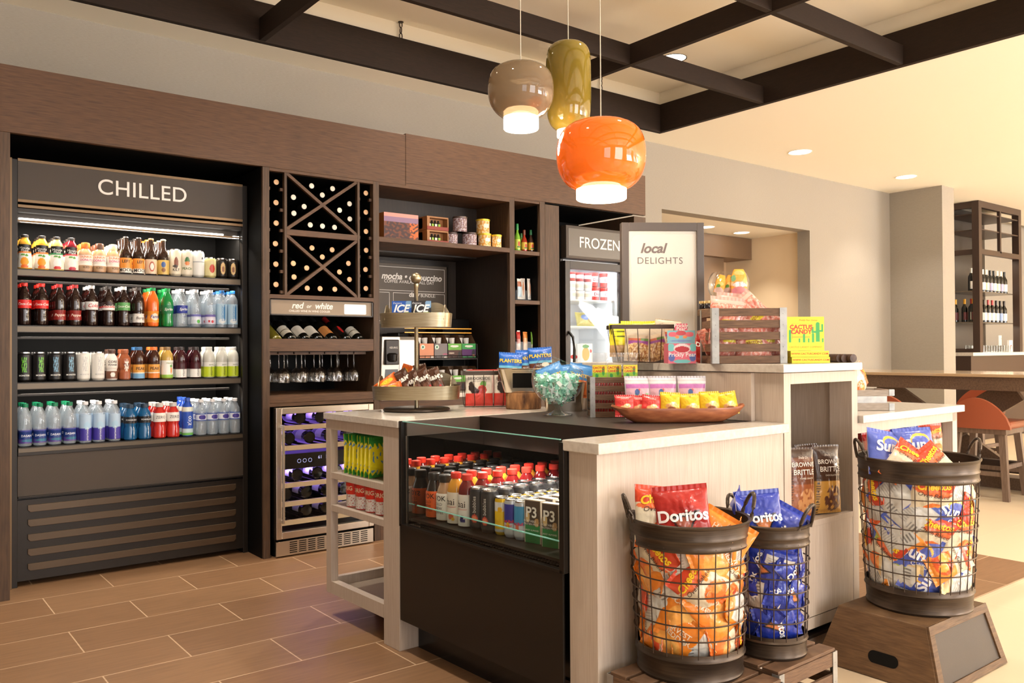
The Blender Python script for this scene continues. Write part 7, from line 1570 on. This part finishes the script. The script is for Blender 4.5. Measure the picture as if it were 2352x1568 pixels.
# bar back shelving
BX, BY = 11.885, 5.03; DK = mat('bar_dark_wood', rgb(66, 50, 42), .4); DKI = mat('bar_back_panel', rgb(56, 50, 46), .5)
t = thing('bar_shelving', 'tall dark wood and glass bottle shelving behind the bar', 'shelving', (BX, BY, 1.14))
z0 = 1.14; D_ = .5
for a in ((BX, BX+.09, BY, BY+.09), (BX+1.28, BX+1.37, BY, BY+.09), (BX, BX+.06, BY+D_-.05, BY+D_)): g = MB(); g.box(a[0], a[1], a[2], a[3], z0, ZC-.002); wb(g, 'post', DK, t)
zz = [P(2252, y, Y=BY).z for y in (574, 666, 738, 803)]
g = MB(); g.box(BX+.09, BX+1.28, BY, BY+.06, ZC-.09, ZC-.002); g.box(BX+.09, BX+1.28, BY, BY+.06, zz[0]-.05, zz[0]+.02); g.box(BX+.66, BX+.70, BY, BY+.04, zz[0], ZC-.09); wb(g, 'face_frame', DK, t)
for z in (zz[0]+.28, zz[0]+.50, zz[0]+.72): g = MB(); g.box(BX+.09, BX+1.28, BY+.01, BY+D_-.02, z, z+.015); wb(g, 'shelf', DK, t)
for za, zb2 in ((zz[0]-.05, zz[0]+.02), (ZC-.09, ZC-.002), (z0, z0+.05)): g = MB(); g.box(BX+.02, BX+.06, BY+.09, BY+D_-.05, za, zb2); wb(g, 'side_rail', DK, t)
g = MB(); g.box(BX+.06, BX+1.37, BY+D_, BY+D_+.02, z0, ZC-.002); wb(g, 'back_panel', DKI, t)
for z in (zz[1], zz[2]): g = MB(); g.box(BX+.02, BX+1.36, BY+.092, BY+D_-.01, z-.012, z); wb(g, 'glass_shelf', mat('smoked_shelf', rgb(100, 90, 78), .2), t)
t = thing('bar_counter', 'dark back bar cabinet with pale counter top', 'counter', (BX, BY-.15, 0))
g = MB(); g.box(BX-.6, BX+3.2, BY-.14, BY+D_+.02, 0, z0-.045); wb(g, 'cabinet', DK, t); g = MB(); g.box(BX-.6, BX+3.2, BY-.17, BY+D_+.02, z0-.044, z0-.001); wb(g, 'counter_top', QTZ, t, bev=.002)
g = MB(); g.box(BX+1.1, BX+2.0, BY-.16, BY-.141, .75, 1.0); wb(g, 'steel_drawer', BRONZE, t)
SHB = {}
def bar_bottle(X, Y, z, foil, labc, lab, grp, s=1):
    key = tuple(labc)
    if key not in SHB: SHB[key] = grid_label(prof_r(wb_prof), .03, .13, -2, 2, solid(*labc), 16, 4).mesh('bar_label', LABEL, True)
    t = thing('wine_bottle', lab, 'bottle', (X, Y, z), .5, grp); t.scale = (s*1.05,)*3
    part('bottle_body', WBM['b'], t, color=rgb(24, 22, 18)); part('capsule', WBM['c'], t, color=rgb(*foil)); part('label', SHB[key], t)
for i, px in enumerate((2266, 2275, 2283, 2289, 2297, 2304, 2313, 2322, 2330, 2338)):
    X = BX+.17+i*.118; bar_bottle(X, BY+.18, zz[1]+.001, ((226, 222, 210), (40, 40, 40))[(i in (5, 6, 9)) * 1], ((236, 232, 222), (226, 226, 190), (170, 160, 190))[i % 3], 'wine bottle on the upper bar shelf, %s from left' % ORD[i], 'bottles on the upper bar shelf')
for i, px in enumerate((2262, 2272, 2287, 2298, 2306, 2312, 2322, 2332, 2338)):
    X = BX+.17+i*.13; bar_bottle(X, BY+.18, zz[2]+.001, ((190, 60, 60), (190, 60, 60), (150, 60, 60), (60, 50, 40), (190, 80, 80))[i % 5] if i < 6 else (50, 40, 34), ((238, 230, 216), (236, 222, 214), (240, 232, 222))[i % 3] if i != 7 else (130, 150, 190), 'wine bottle on the lower bar shelf front, %s from left' % ORD[i], 'bottles on the lower bar shelf')
for i, yy in enumerate((5.42, 5.30, 5.19)):
    bar_bottle(BX+.17, yy, zz[2]+.001, (240, 180, 50), (120, 60, 60), 'yellow-capped wine bottle behind the glass side, %s from left' % ORD[i], 'yellow capped bottles at the bar shelving side')
TUM = MB().lathe([(.0, .0), (.030, .001), (.034, .09), (.032, .09), (.028, .006), (0, .006)], 16).mesh('tumbler', GLASS, True)
for r in range(2):
    for i in range(14):
        o = bpy.data.objects.new('tumbler', TUM); C.objects.link(o); o.location = (BX+.13+i*.083, BY+.13+r*.09, z0+.001)
        tag(o, 'clear tumbler on the back bar, %s row, %s from left' % (('front', 'rear')[r], ORD[i]), 'glass', 'tumblers on the back bar')
area('bar_shelf_glow', (BX+.7, BY+.2, zz[0]-.06), (0, 0, 0), 1.1, .1, 2.5, (1, .85, .65)); area('bar_shelf_glow', (BX+.7, BY+.2, zz[2]-.03), (0, 0, 0), 1.1, .1, 4, (1, .85, .65))
box_thing('menu_card', 'white folded card standing on the back bar', 'card', (P(2300, 790, Y=BY+.3).x, BY+.3, z0), .3, .10, .03, .24, None, front=blob(solid(240, 236, 230), [(.5, .8, .3, .04, (150, 120, 110))]), sidecol=(235, 230, 225))
box_thing('menu_card', 'white card with red arch mark on the back bar', 'card', (P(2322, 790, Y=BY+.28).x, BY+.28, z0), .1, .16, .03, .17, None, front=lambda s, t: rgb(200, 50, 50) if .28 < math.hypot((s-.55), (t-.2)*.9) < .36 and t > .2 else rgb(238, 232, 226), n=26, sidecol=(235, 230, 225))
